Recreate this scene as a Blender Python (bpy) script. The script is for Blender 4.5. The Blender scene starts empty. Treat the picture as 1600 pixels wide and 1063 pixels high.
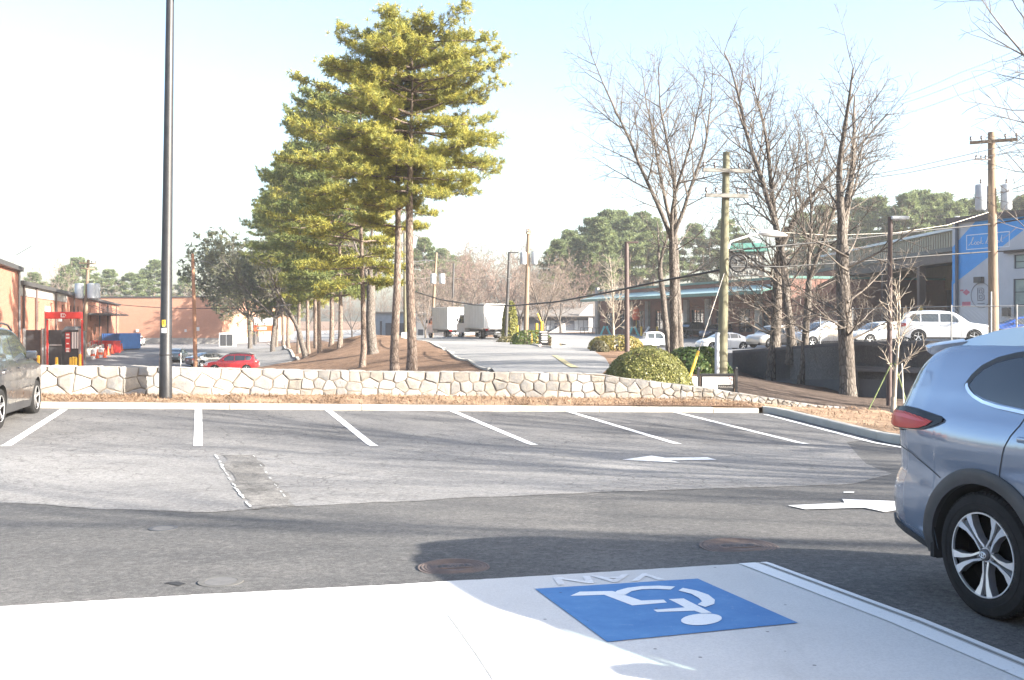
import bpy, bmesh, math, random
import numpy as np
from mathutils import Vector, Matrix
random.seed(7)
rng = np.random.default_rng(11)
R = math.radians
S = bpy.context.scene
COL = S.collection
EYE = 1.82            # eye height above the pad

# ------------------------------------------------------------------ camera
cd = bpy.data.cameras.new('camera'); cam = bpy.data.objects.new('camera', cd); COL.objects.link(cam)
cam.location = (0, 0, EYE); cam.rotation_euler = (R(90), 0, 0)
cd.lens = 36.0; cd.sensor_width = 36.0; cd.shift_y = -31.5/1600
cd.clip_start = 0.1; cd.clip_end = 6000
S.camera = cam
# ------------------------------------------------------------------ light
SUN_AZ, SUN_EL = 24.5, 23.4      # degrees behind the right hand side; elevation
sd = Vector((math.cos(R(SUN_AZ))*math.cos(R(SUN_EL)), -math.sin(R(SUN_AZ))*math.cos(R(SUN_EL)), math.sin(R(SUN_EL))))
W = bpy.data.worlds.new('World'); S.world = W; W.use_nodes = True
wn = W.node_tree; wn.nodes.clear()
sky = wn.nodes.new('ShaderNodeTexSky'); sky.sky_type = 'NISHITA'; sky.sun_disc = False
sky.sun_elevation = R(SUN_EL); sky.sun_rotation = R(90+SUN_AZ)
sky.air_density = 1.0; sky.dust_density = 3.5; sky.ozone_density = 1.0; sky.altitude = 300
bg = wn.nodes.new('ShaderNodeBackground'); bg.inputs[1].default_value = 0.102
wo = wn.nodes.new('ShaderNodeOutputWorld')
wn.links.new(sky.outputs[0], bg.inputs[0]); wn.links.new(bg.outputs[0], wo.inputs[0])
ld = bpy.data.lights.new('sun', 'SUN'); ld.energy = 5.0; ld.angle = R(0.5); ld.color = (1, .93, .83)
lo = bpy.data.objects.new('sun', ld); COL.objects.link(lo)
lo.rotation_euler = sd.to_track_quat('Z', 'Y').to_euler(); lo.location = (60, -40, 60)
S.view_settings.view_transform = 'Standard'; S.view_settings.look = 'None'
S.view_settings.exposure = 2.15; S.view_settings.gamma = 1.0; S.view_settings.use_curve_mapping = False
S.cycles.max_bounces = 6; S.cycles.transparent_max_bounces = 12
S.cycles.use_denoising = True

# ------------------------------------------------------------------ helpers
def P(px, py, d):
    return Vector(((px-800)/1600*d, d, (500-py)/1600*d+EYE))

class MB:
    """collects faces of one mesh"""
    def __init__(s): s.V = []; s.F = []; s.M = []
    def add(s, vs, fs, mi=0):
        o = len(s.V); s.V += [tuple(v) for v in vs]; s.F += [tuple(i+o for i in f) for f in fs]; s.M += [mi]*len(fs)
    def box(s, c, size, rz=0, mi=0, rx=0):
        x, y, z = size[0]/2, size[1]/2, size[2]/2
        m = Matrix.Translation(c) @ Matrix.Rotation(rz, 4, 'Z') @ Matrix.Rotation(rx, 4, 'X')
        vs = [m @ Vector((a*x, b*y, c_*z)) for c_ in (-1, 1) for a, b in ((-1, -1), (1, -1), (1, 1), (-1, 1))]
        s.add(vs, [(3, 2, 1, 0), (4, 5, 6, 7), (0, 1, 5, 4), (1, 2, 6, 5), (2, 3, 7, 6), (3, 0, 4, 7)], mi)
    def bbox(s, a, b, mi=0):   # corner to corner
        s.box(((a[0]+b[0])/2, (a[1]+b[1])/2, (a[2]+b[2])/2), (abs(b[0]-a[0]), abs(b[1]-a[1]), abs(b[2]-a[2])), 0, mi)
    def rbox(s, c, size, r=.02, rz=0, mi=0, seg=2):   # box with rounded edges
        bm = bmesh.new(); bmesh.ops.create_cube(bm, size=1)
        for v in bm.verts: v.co = Vector((v.co.x*size[0], v.co.y*size[1], v.co.z*size[2]))
        bmesh.ops.bevel(bm, geom=bm.edges[:], offset=r, segments=seg, affect='EDGES', profile=.6)
        m = Matrix.Translation(c) @ Matrix.Rotation(rz, 4, 'Z')
        bm.verts.ensure_lookup_table()
        s.add([m @ v.co for v in bm.verts], [[v.index for v in f.verts] for f in bm.faces], mi); bm.free()
    def tube(s, pts, rad, n=8, mi=0, caps=True):
        pts = [Vector(p) for p in pts]; k = len(pts)
        if not hasattr(rad, '__len__'): rad = [rad]*k
        vs = []; ref = None
        for i, p in enumerate(pts):
            d = (pts[min(i+1, k-1)]-pts[max(i-1, 0)])
            if d.length < 1e-9: d = Vector((0, 0, 1))
            d.normalize()
            if ref is None: ref = d.orthogonal().normalized()
            a = (ref-d*ref.dot(d))
            a = a.normalized() if a.length > 1e-6 else d.orthogonal().normalized()
            ref = a; b = d.cross(a)
            for j in range(n):
                t = 2*math.pi*j/n; vs.append(p+(a*math.cos(t)+b*math.sin(t))*rad[i])
        fs = [(i*n+j, i*n+(j+1) % n, (i+1)*n+(j+1) % n, (i+1)*n+j) for i in range(k-1) for j in range(n)]
        if caps: fs += [tuple(range(n-1, -1, -1)), tuple((k-1)*n+j for j in range(n))]
        s.add(vs, fs, mi)
    def cyl(s, p0, p1, r0, r1=None, n=12, mi=0): s.tube([p0, p1], [r0, r0 if r1 is None else r1], n, mi)
    def lathe(s, prof, c=(0, 0, 0), n=24, mi=0, axis='Z', a0=0, a1=2*math.pi):
        full = abs(a1-a0-2*math.pi) < 1e-6; m = n if full else n+1
        vs = []
        for r, z in prof:
            for j in range(m):
                t = a0+(a1-a0)*j/n; x, y = r*math.cos(t), r*math.sin(t)
                v = (x, y, z) if axis == 'Z' else ((x, z, y) if axis == 'Y' else (z, x, y))
                vs.append((v[0]+c[0], v[1]+c[1], v[2]+c[2]))
        fs = [(i*m+j, i*m+(j+1) % m, (i+1)*m+(j+1) % m, (i+1)*m+j) for i in range(len(prof)-1) for j in range(n)]
        s.add(vs, fs, mi)
    def prism(s, poly, vec, mi=0):
        poly = [Vector(p) for p in poly]; vec = Vector(vec); n = len(poly)
        s.add(poly+[p+vec for p in poly], [tuple(range(n-1, -1, -1)), tuple(range(n, 2*n))]+[(i, (i+1) % n, n+(i+1) % n, n+i) for i in range(n)], mi)
    def quad(s, a, b, c, d, mi=0): s.add([a, b, c, d], [(0, 1, 2, 3)], mi)
    def build(s, name, mats, parent=None, smooth=False, world=False, fix=True):
        me = bpy.data.meshes.new(name)
        V = s.V
        if parent is not None and world:
            m = MAT_OF[parent.name].inverted(); V = [tuple(m @ Vector(v)) for v in V]
        me.from_pydata(V, [], s.F)
        if not isinstance(mats, (list, tuple)): mats = [mats]
        for m in mats: me.materials.append(m)
        if len(mats) > 1: me.polygons.foreach_set('material_index', s.M)
        if fix:
            bm = bmesh.new(); bm.from_mesh(me); bmesh.ops.recalc_face_normals(bm, faces=bm.faces[:]); bm.to_mesh(me); bm.free()
        if smooth:
            me.polygons.foreach_set('use_smooth', [True]*len(me.polygons))
            if smooth is not True: me.set_sharp_from_angle(angle=R(smooth))
        me.update()
        o = bpy.data.objects.new(name, me); COL.objects.link(o)
        if parent is not None: o.parent = parent
        return o

MAT_OF = {}
def tag(o, label, cat, group=None, kind=None):
    o['label'] = label; o['category'] = cat
    if group: o['group'] = group
    if kind: o['kind'] = kind
    return o
def thing(name, label, cat, loc=(0, 0, 0), rz=0, group=None):
    o = bpy.data.objects.new(name, None); COL.objects.link(o); o.empty_display_size = .2
    o.location = loc; o.rotation_euler = (0, 0, rz)
    MAT_OF[o.name] = Matrix.Translation(loc) @ Matrix.Rotation(rz, 4, 'Z')
    return tag(o, label, cat, group)
def structure(o): o['kind'] = 'structure'; return o
def kids(o): return [c for c in COL.objects if c.parent == o]
def dup(root, loc, rz, label, group=None, scale=None, name=None):
    r = root.copy(); COL.objects.link(r); r.location = loc; r.rotation_euler = (0, 0, rz); r['label'] = label
    if group: r['group'] = group
    if scale: r.scale = (scale, scale, scale) if not hasattr(scale, '__len__') else scale
    for ch in kids(root):
        c = ch.copy(); COL.objects.link(c); c.parent = r
        for g in kids(ch):
            d = g.copy(); COL.objects.link(d); d.parent = c
    return r
def text_mesh(txt, size, depth=.004, bold=False):
    cu = bpy.data.curves.new('t', 'FONT'); cu.body = txt; cu.size = size; cu.extrude = depth/2; cu.align_x = 'CENTER'; cu.align_y = 'CENTER'
    cu.resolution_u = 3
    if bold: cu.offset = size*.02
    o = bpy.data.objects.new('t', cu); COL.objects.link(o)
    dg = bpy.context.evaluated_depsgraph_get(); dg.update()
    me = bpy.data.meshes.new_from_object(o.evaluated_get(dg))
    vs = [v.co.copy() for v in me.vertices]; fs = [tuple(p.vertices) for p in me.polygons]
    bpy.data.objects.remove(o); bpy.data.curves.remove(cu); bpy.data.meshes.remove(me)
    return vs, fs
def add_text(mb, txt, size, M4, depth=.004, mi=0, bold=False, sx=1):
    vs, fs = text_mesh(txt, size, depth, bold)
    mb.add([M4 @ Vector((v.x*sx, v.y, v.z)) for v in vs], fs, mi)

# ------------------------------------------------------------------ materials
class NT:
    def __init__(s, name):
        s.m = bpy.data.materials.new(name); s.m.use_nodes = True; s.t = s.m.node_tree; s.t.nodes.clear()
        s.out = s.n('ShaderNodeOutputMaterial'); s.b = s.n('ShaderNodeBsdfPrincipled'); s.l(s.b.outputs[0], s.out.inputs[0])
        s.co = s.n('ShaderNodeTexCoord').outputs['Object']
    def n(s, t, **kw):
        x = s.t.nodes.new(t)
        for k, v in kw.items(): setattr(x, k, v)
        return x
    def l(s, a, b): s.t.links.new(a, b)
    def mapv(s, scale=(1, 1, 1), rot=(0, 0, 0), vec=None):
        x = s.n('ShaderNodeMapping'); x.inputs['Scale'].default_value = scale; x.inputs['Rotation'].default_value = rot
        s.l(vec or s.co, x.inputs['Vector']); return x.outputs[0]
    def noise(s, scale, detail=5, rough=.6, vec=None, dist=0):
        x = s.n('ShaderNodeTexNoise'); x.inputs['Scale'].default_value = scale; x.inputs['Detail'].default_value = detail
        x.inputs['Roughness'].default_value = rough; x.inputs['Distortion'].default_value = dist
        s.l(vec or s.co, x.inputs['Vector']); return x.outputs['Fac']
    def vor(s, scale, feature='F1', vec=None, rnd=1):
        x = s.n('ShaderNodeTexVoronoi'); x.feature = feature; x.inputs['Scale'].default_value = scale; x.inputs['Randomness'].default_value = rnd
        s.l(vec or s.co, x.inputs['Vector']); return x
    def ramp(s, fac, stops):
        x = s.n('ShaderNodeValToRGB'); e = x.color_ramp.elements
        while len(e) < len(stops): e.new(.5)
        for i, (p, c) in enumerate(stops):
            e[i].position = p; e[i].color = (c[0], c[1], c[2], 1) if hasattr(c, '__len__') else (c, c, c, 1)
        s.l(fac, x.inputs[0]); return x.outputs[0]
    def mix(s, fac, a, b, mode='MIX'):
        x = s.n('ShaderNodeMix', data_type='RGBA', blend_type=mode)
        for i, v in ((0, fac), (6, a), (7, b)):
            if hasattr(v, 'links'): s.l(v, x.inputs[i])
            elif hasattr(v, '__len__'): x.inputs[i].default_value = (v[0], v[1], v[2], 1)
            else: x.inputs[i].default_value = v
        return x.outputs[2]
    def math(s, op, a, b=0):
        x = s.n('ShaderNodeMath', operation=op)
        for i, v in enumerate((a, b)):
            if hasattr(v, 'links'): s.l(v, x.inputs[i])
            else: x.inputs[i].default_value = v
        return x.outputs[0]
    def bump(s, h, strength=.3, dist=.02):
        x = s.n('ShaderNodeBump'); x.inputs['Strength'].default_value = strength; x.inputs['Distance'].default_value = dist
        s.l(h, x.inputs['Height']); s.l(x.outputs[0], s.b.inputs['Normal'])
    def col(s, v):
        if hasattr(v, 'links'): s.l(v, s.b.inputs['Base Color'])
        else: s.b.inputs['Base Color'].default_value = (v[0], v[1], v[2], 1)
    def set(s, **kw):
        for k, v in kw.items():
            i = s.b.inputs[k.replace('_', ' ')]
            if hasattr(v, 'links'): s.l(v, i)
            else: i.default_value = v
    def attr(s, name='Col'):
        x = s.n('ShaderNodeAttribute'); x.attribute_name = name; return x.outputs['Color']

MATS = {}
def mat(name, c, c2=None, scale=3, rough=.75, metal=0, coat=0, bump=0, bscale=None, stretch=(1, 1, 1), lo=.35, hi=.65, detail=6, spec=.5):
    if name in MATS: return MATS[name]
    t = NT(name); v = t.mapv(stretch)
    if c2 is None: c2 = tuple(x*.8 for x in c)
    t.col(t.ramp(t.noise(scale, detail, vec=v), [(lo, c), (hi, c2)]))
    t.set(Roughness=rough, Metallic=metal, Coat_Weight=coat, Specular_IOR_Level=spec)
    if coat: t.set(Coat_Roughness=.04)
    if bump: t.bump(t.noise(bscale or scale*4, 6, vec=v), bump, .02)
    MATS[name] = t.m
    return t.m
def paint(name, c, metal=.25, rough=.32):
    if name in MATS: return MATS[name]
    t = NT(name)
    n = t.noise(1.3, 4); d = tuple(x*.93 for x in c)
    t.col(t.ramp(n, [(.3, c), (.75, d)]))
    t.set(Metallic=metal, Roughness=t.math('ADD', t.math('MULTIPLY', t.noise(6, 5), .06), rough-.03), Coat_Weight=1.0, Coat_Roughness=.03)
    MATS[name] = t.m; return t.m
def glass_dark(name='tinted glass', c=(.012, .014, .016)):
    if name in MATS: return MATS[name]
    t = NT(name); t.col(t.ramp(t.noise(1.1, 3), [(.3, c), (.7, tuple(x*1.6 for x in c))])); t.set(Roughness=.03, Specular_IOR_Level=.7, Coat_Weight=.6)
    MATS[name] = t.m; return t.m
def glass_clear(name='clear glass', tint=(.62, .74, .68), gloss=.14):
    if name in MATS: return MATS[name]
    t = NT(name); tr = t.n('ShaderNodeBsdfTransparent'); tr.inputs[0].default_value = (*tint, 1)
    gl = t.n('ShaderNodeBsdfGlossy'); gl.inputs['Roughness'].default_value = .02
    fr = t.n('ShaderNodeFresnel'); fr.inputs[0].default_value = 1.5
    mx = t.n('ShaderNodeMixShader'); t.l(t.math('ADD', fr.outputs[0], gloss-.04), mx.inputs[0]); t.l(tr.outputs[0], mx.inputs[1]); t.l(gl.outputs[0], mx.inputs[2])
    t.l(mx.outputs[0], t.out.inputs[0]); MATS[name] = t.m; return t.m
def leafmat(name, trans=.25, rough=.55):
    if name in MATS: return MATS[name]
    t = NT(name); c = t.attr(); t.col(c); t.set(Roughness=rough, Specular_IOR_Level=.25)
    tr = t.n('ShaderNodeBsdfTranslucent'); t.l(c, tr.inputs[0])
    mx = t.n('ShaderNodeMixShader'); mx.inputs[0].default_value = trans
    t.l(t.b.outputs[0], mx.inputs[1]); t.l(tr.outputs[0], mx.inputs[2]); t.l(mx.outputs[0], t.out.inputs[0])
    MATS[name] = t.m; return t.m
def brickmat(name, c1, c2, mortar, scale=1.0, patch=None, bumpk=.4):
    if name in MATS: return MATS[name]
    t = NT(name); sp = t.n('ShaderNodeSeparateXYZ'); t.l(t.co, sp.inputs[0])
    cb = t.n('ShaderNodeCombineXYZ'); t.l(t.math('ADD', sp.outputs[0], sp.outputs[1]), cb.inputs[0]); t.l(sp.outputs[2], cb.inputs[1])
    b = t.n('ShaderNodeTexBrick'); t.l(cb.outputs[0], b.inputs['Vector'])
    b.inputs['Scale'].default_value = scale; b.inputs['Brick Width'].default_value = .21; b.inputs['Row Height'].default_value = .075
    b.inputs['Mortar Size'].default_value = .009; b.inputs['Bias'].default_value = 0
    b.inputs['Color1'].default_value = (*c1, 1); b.inputs['Color2'].default_value = (*c2, 1); b.inputs['Mortar'].default_value = (*mortar, 1)
    n = t.noise(.35, 6, .65)
    t.col(t.mix(t.ramp(n, [(.35, 0), (.7, .55)]), b.outputs[0], patch or tuple(x*1.35 for x in c1)))
    t.set(Roughness=.9, Specular_IOR_Level=.2); t.bump(b.outputs['Fac'], -bumpk, .01)
    MATS[name] = t.m; return t.m

def pav(name, c1, c2, c3, crack=None, speck=.25, big=.18, rough=.9, stall=False):
    """asphalt: broad patches, tyre-polished streaks, aggregate specks, optional crack net"""
    if name in MATS: return MATS[name]
    t = NT(name)
    base = t.ramp(t.noise(big, 8, .62), [(.32, c1), (.5, c2), (.68, c3)])
    st = t.noise(1.0, 5, .6, vec=t.mapv((.12, .9, 1), (0, 0, R(-12))))
    base = t.mix(t.ramp(st, [(.4, .0), (.66, .38)]), base, c3)
    blot = t.ramp(t.noise(.9, 6, .7), [(.56, 0), (.72, .45)])
    base = t.mix(blot, base, tuple(x*.62 for x in c1))
    ag = t.vor(75); base = t.mix(t.ramp(ag.outputs['Distance'], [(.0, speck), (.36, 0)]), base, tuple(min(1, x*2.1) for x in c3))
    fine = t.noise(34, 5, .8); base = t.mix(t.ramp(fine, [(.36, .75), (.52, 0)]), base, tuple(x*.55 for x in c1))
    g1 = t.noise(13, 9, .82); base = t.mix(t.ramp(g1, [(.34, .55), (.5, 0)]), base, tuple(x*.5 for x in c1)); base = t.mix(t.ramp(g1, [(.52, 0), (.68, .5)]), base, tuple(min(1, x*1.5) for x in c3))
    h = t.noise(60, 4, .75)
    if crack:
        nz = t.n('ShaderNodeTexNoise'); nz.inputs['Scale'].default_value = 2.2; nz.inputs['Detail'].default_value = 6; t.l(t.co, nz.inputs['Vector'])
        vm = t.n('ShaderNodeVectorMath', operation='MULTIPLY_ADD'); t.l(nz.outputs['Color'], vm.inputs[0]); vm.inputs[1].default_value = (.5, .5, .5); t.l(t.co, vm.inputs[2])
        v1 = t.vor(.8, 'DISTANCE_TO_EDGE', vec=vm.outputs[0]); v2 = t.vor(3.1, 'DISTANCE_TO_EDGE', vec=vm.outputs[0])
        k1 = t.math('MULTIPLY', t.ramp(v1.outputs['Distance'], [(.0, 1), (.013, 0)]), t.ramp(t.noise(.7, 4), [(.40, .1), (.6, .8)]))
        gate = t.ramp(t.noise(.4, 4), [(.44, 0), (.6, 1)])
        k2 = t.math('MULTIPLY', t.ramp(v2.outputs['Distance'], [(.0, .9), (.034, 0)]), gate)
        k = t.math('MAXIMUM', k1, k2); base = t.mix(t.math('MULTIPLY', k, .85), base, crack)
        h = t.math('SUBTRACT', h, k)
    if stall:   # the bays are less worn than the drive lane before them
        sp = t.n('ShaderNodeSeparateXYZ'); t.l(t.co, sp.inputs[0]); v = t.math('ADD', t.math('MULTIPLY', sp.outputs[0], -math.sin(R(12.5))), t.math('MULTIPLY', sp.outputs[1], math.cos(R(12.5))))
        v = t.math('ADD', v, t.math('MULTIPLY', t.noise(.5, 7, .7), 5.0)); base = t.mix(t.ramp(t.math('MULTIPLY', v, 1/30), [(.645, 0), (.76, .85)]), base, t.mix(1.0, base, (.62, .62, .63), 'MULTIPLY'))
    t.col(base); t.set(Roughness=rough, Specular_IOR_Level=.3); t.bump(h, .5, .006)
    MATS[name] = t.m; return t.m
# ------------------------------------------------------------------ ground heights (relative to the eye, then + EYE)
KA = R(12.5); kc, ks = math.cos(KA), math.sin(KA)
def uv2xy(u, v): return (u*kc-v*ks, u*ks+v*kc)
def xy2uv(x, y): return (x*kc+y*ks, -x*ks+y*kc)
def zlot(u, v):
    b = np.interp(v, [-60, 5.5, 7.2, 10, 14, 18.5, 23.65, 60], [-1.80, -1.82, -1.87, -2.0, -2.14, -2.2, -2.03, -2.03])
    t = np.interp(v, [7.2, 16, 23.65], [0, -.0225, -.0258])
    return float(b+t*u)+EYE
def zlot_xy(x, y): return zlot(*xy2uv(x, y))
def G(px, py):
    """where the sight line through a picture point meets the car park"""
    t = (px-800)/1600; s = -(py-500)/1600; y = 6.0
    lo_, hi_ = 1.0, 60.0
    for _ in range(60):
        y = (lo_+hi_)/2
        if EYE+s*y > zlot_xy(t*y, y): lo_ = y
        else: hi_ = y
    return (t*y, y)
def wu(px, v=25.2):
    t = (px-800)/1600; return v*(ks+t*kc)/(kc-t*ks)

CP = []   # (x, y, z_rel) control points of the low terrain
def cp(px, py, d): CP.append(((px-800)/1600*d, d, (500-py)/1600*d))
def cpz(x, y, z): CP.append((x, y, z))
for u in (-30, -20, -10, -4, 2, 7, 12):
    x, y = uv2xy(u, 23.8); cpz(x, y, -2.03-.0258*u+.12)
    x, y = uv2xy(u, 25.1); cpz(x, y, -1.86-.0235*u)
for u, dz in ((-30, -2.5), (-20, -2.5), (-10, -2.4), (-4, -2.3), (2, -2.2), (7, -2.15), (12, -2.35)):
    x, y = uv2xy(u, 26.4); cpz(x, y, dz)
for a in ((617, 580, 50), (643, 580, 47), (565, 575, 60), (582, 552, 68), (530, 549, 82), (516, 556, 88), (509, 546, 92), (494, 538, 100), (478, 562, 100),
          (467, 552, 115), (451, 544, 130), (443, 541, 135), (431, 544, 140), (545, 521, 84), (575, 522, 82), (600, 530, 78), (640, 550, 62), (660, 545, 66),
          (765, 577, 40), (696, 549, 65), (651, 536, 95), (700, 527, 104), (760, 528, 102), (860, 577, 40), (850, 546, 70), (790, 533, 96), (888, 542, 72), (935, 585, 36),
          (760, 560, 50), (780, 545, 65), (930, 523, 148), (800, 521, 150), (860, 522, 150), (650, 526, 130), (600, 524, 130),
          (1000, 523, 140), (1100, 523, 128), (1015, 549, 95), (960, 546, 66), (1130, 547, 86), (1050, 560, 55), (1085, 566, 48),
          (1145, 579, 46), (1210, 598, 42), (1330, 622, 36), (1490, 628, 33.5), (1390, 636, 32), (1396, 649, 28.5), (1010, 590, 30), (1128, 583, 37), (1110, 603, 31),
          (1260, 600, 39), (1600, 640, 33), (1240, 606, 40), (700, 539, 80), (757, 538, 80), (810, 537, 84), (720, 534.5, 90), (780, 534.5, 90), (675, 537, 84)):
    cp(*a)
for x, y in ((-20, 95), (-36.5, 158), (-45, 185), (-30, 130), (-25, 110), (-60, 178), (-25, 80), (-40, 110), (-55, 150), (-70, 190), (-20, 82), (-45, 90), (-60, 120), (-90, 150), (-28, 200), (-50, 215), (-120, 200), (-40, 250)):
    cpz(x, y, -4.45)
cpz(-31.5, 66, -3.35); cpz(-28.5, 66.5, -3.4); cpz(-30, 72, -3.6); cpz(-34, 62, -3.35); cpz(-47, 118, -3.9); cpz(-54, 142, -4.15); cpz(-10, 40, -3.2); cpz(-20, 45, -3.6); cpz(-40, 50, -4.2); cpz(-15, 62, -4.2); cpz(-40, 30, -3.4); cpz(-90, 60, -4.4); cpz(-90, 20, -3.5)
cpz(-15, 170, -3.0); cpz(-8, 200, -2.2); cpz(-20, 230, -3.6); cpz(10, 200, -1.8); cpz(40, 200, -1.0); cpz(90, 160, -1.0); cpz(120, 260, -.5); cpz(0, 300, -2); cpz(-100, 300, -4.4); cpz(70, 90, -1.3)
x, y = uv2xy(14, 23); cpz(x, y, -2.45); x, y = uv2xy(14, 18); cpz(x, y, -2.5); x, y = uv2xy(14, 12.5); cpz(x, y, -2.4); x, y = uv2xy(22, 14); cpz(x, y, -2.55); x, y = uv2xy(40, 14); cpz(x, y, -2.4); x, y = uv2xy(26, 22); cpz(x, y, -2.6)
UP = []   # upper car park behind the retaining wall
for a in ((1145, 553, 46), (1330, 541, 36), (1490, 541, 34), (1205, 543, 80), (1130, 547, 86), (1280, 540, 77), (1370, 540, 70), (1475, 534, 60), (1490, 524, 80), (1590, 532, 58), (1015, 549, 95), (1100, 523, 128), (1240, 520, 150), (1350, 523, 96), (1045, 555, 62), (1300, 523, 120)):
    UP.append(((a[0]-800)/1600*a[2], a[2], (500-a[1])/1600*a[2]))
UP += [(45, 34, -1.1), (60, 60, -1.2), (60, 120, -1.2)]
def rbf(pts):
    p = np.array(pts); n = len(p); d = np.hypot(p[:, None, 0]-p[None, :, 0], p[:, None, 1]-p[None, :, 1])
    A = np.zeros((n+1, n+1)); A[:n, :n] = d-np.eye(n)*.0; A[:n, n] = 1; A[n, :n] = 1
    w = np.linalg.lstsq(A, np.append(p[:, 2], 0), rcond=None)[0]
    def f(x, y): return float((np.hypot(p[:, 0]-x, p[:, 1]-y)*w[:n]).sum()+w[n])+EYE
    return f
WALLLINE = [(9.9, 46), (11.0, 40.5), (12.0, 36.2), (14.66, 34.2), (18.6, 33.3), (46, 31)]
UPPER = WALLLINE + [(46, 155), (34, 152), (22, 128), (12.6, 98), (9.8, 90), (9.5, 62)]
def inside(poly, x, y):
    c = False; n = len(poly)
    for i in range(n):
        x1, y1 = poly[i]; x2, y2 = poly[(i+1) % n]
        if (y1 > y) != (y2 > y) and x < (x2-x1)*(y-y1)/(y2-y1)+x1: c = not c
    return c
_low = rbf(CP); TU = rbf(UP)
def TL(x, y):
    z = _low(x, y)
    if y > 31 and inside(UPPER, x, y): return min(z, TU(x, y)-.35)
    return z
def ground(x, y):
    u, v = xy2uv(x, y)
    if v < 23.66 and (u < 11.9 or v < 12): return zlot(u, v)
    if y > 31 and inside(UPPER, x, y): return TU(x, y)
    return TL(x, y)
def on(px, d, f=None):
    x = (px-800)/1600*d; return Vector((x, d, (f or ground)(x, d)))

GX = [-400, -300, -220, -160, -120, -95, -80]+list(range(-70, 61, 2))+[70, 85, 110, 150, 220, 300, 400]
GY = [-60, -30, 0, 6, 10, 14, 18, 20, 22]+[24+1.0*i for i in range(0, 12)]+list(range(36, 166, 2))+[172, 180, 190, 200, 215, 230, 250, 280, 320, 400]
GU = [-40, -30]+list(range(-24, 25, 1))+[30, 40]; GV = [-12, -6, 0, 3, 5.5, 6.4, 7.2, 7.9, 8.6, 9.3, 10, 11, 12, 13, 14, 15, 16, 17, 18.5, 20, 21.5, 23.65]
def drape(name, poly, hf, off, m, lines='xy', kind='structure', thick=0, extra=None):
    """a sheet cut along the ground's own grid and laid on it; poly in (x,y) or, for lines='uv', in car park axes"""
    xs, ys = (GX, GY) if lines == 'xy' else (GU, GV)
    bm = bmesh.new(); vs = [bm.verts.new((p[0], p[1], 0)) for p in poly]; bm.faces.new(vs)
    x0 = min(p[0] for p in poly); x1 = max(p[0] for p in poly); y0 = min(p[1] for p in poly); y1 = max(p[1] for p in poly)
    for a, no in ([((x, 0, 0), (1, 0, 0)) for x in xs if x0+1e-4 < x < x1-1e-4]+[((0, y, 0), (0, 1, 0)) for y in ys if y0+1e-4 < y < y1-1e-4]):
        bmesh.ops.bisect_plane(bm, geom=bm.verts[:]+bm.edges[:]+bm.faces[:], plane_co=a, plane_no=no, dist=1e-5)
    bmesh.ops.triangulate(bm, faces=bm.faces[:])
    for v in bm.verts:
        if lines == 'uv':
            z = zlot(v.co.x, v.co.y); x, y = uv2xy(v.co.x, v.co.y); v.co = (x, y, z+off)
        else: v.co.z = hf(v.co.x, v.co.y)+off
    bmesh.ops.recalc_face_normals(bm, faces=bm.faces[:])
    for f in bm.faces:
        if f.normal.z < 0: f.normal_flip()
    if thick:
        be = [e for e in bm.edges if e.is_boundary]
        r = bmesh.ops.extrude_edge_only(bm, edges=be)
        for v in r['geom']:
            if isinstance(v, bmesh.types.BMVert): v.co.z -= thick
    me = bpy.data.meshes.new(name); bm.to_mesh(me); bm.free(); me.materials.append(m)
    me.polygons.foreach_set('use_smooth', [True]*len(me.polygons)); me.set_sharp_from_angle(angle=R(35))
    o = bpy.data.objects.new(name, me); COL.objects.link(o); o['kind'] = kind
    return o
def pu(px, py): return xy2uv(*G(px, py))      # picture point -> car park axes

# ------------------------------------------------------------------ ground materials
m_new = pav('dark sealed asphalt', (.070, .069, .068), (.100, .098, .095), (.165, .158, .148), speck=.5)
m_old = pav('old cracked asphalt', (.145, .142, .14), (.20, .196, .19), (.27, .264, .254), crack=(.05, .048, .046), speck=.3, stall=True)
m_patch = pav('trench patch asphalt', (.075, .072, .068), (.135, .13, .122), (.25, .238, .22), speck=.6, big=2.2, crack=(.05, .047, .044))
m_road = pav('worn light asphalt', (.19, .19, .188), (.245, .243, .24), (.31, .305, .295), speck=.2, big=.08)
m_lot2 = pav('grey car park asphalt', (.135, .135, .14), (.195, .195, .195), (.27, .265, .26), speck=.2, big=.08)
def mk_concrete():
    t = NT('pale concrete'); n = t.noise(.5, 8, .65)
    c = t.ramp(n, [(.3, (.56, .55, .525)), (.5, (.63, .62, .595)), (.7, (.68, .67, .64))])
    sp = t.vor(4.2); c = t.mix(t.ramp(sp.outputs['Distance'], [(.0, .8), (.040, .8), (.052, 0)]), c, (.12, .115, .11))
    sp2 = t.vor(1.3); c = t.mix(t.ramp(sp2.outputs['Distance'], [(.0, .7), (.022, .7), (.030, 0)]), c, (.10, .09, .085))
    st = t.noise(1.6, 6, .7, vec=t.mapv((1, .3, 1), (0, 0, R(20)))); c = t.mix(t.ramp(st, [(.55, 0), (.75, .3)]), c, (.36, .345, .32))
    fi = t.noise(70, 3); c = t.mix(t.ramp(fi, [(.35, .25), (.6, 0)]), c, (.35, .34, .33))
    t.col(c); t.set(Roughness=.85, Specular_IOR_Level=.3); t.bump(t.noise(90, 4), .3, .004); return t.m
m_conc = mk_concrete()
m_kerb = mat('kerb concrete', (.46, .44, .39), (.33, .31, .27), 2.2, .9, bump=.4, bscale=40, lo=.3, hi=.75)
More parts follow.
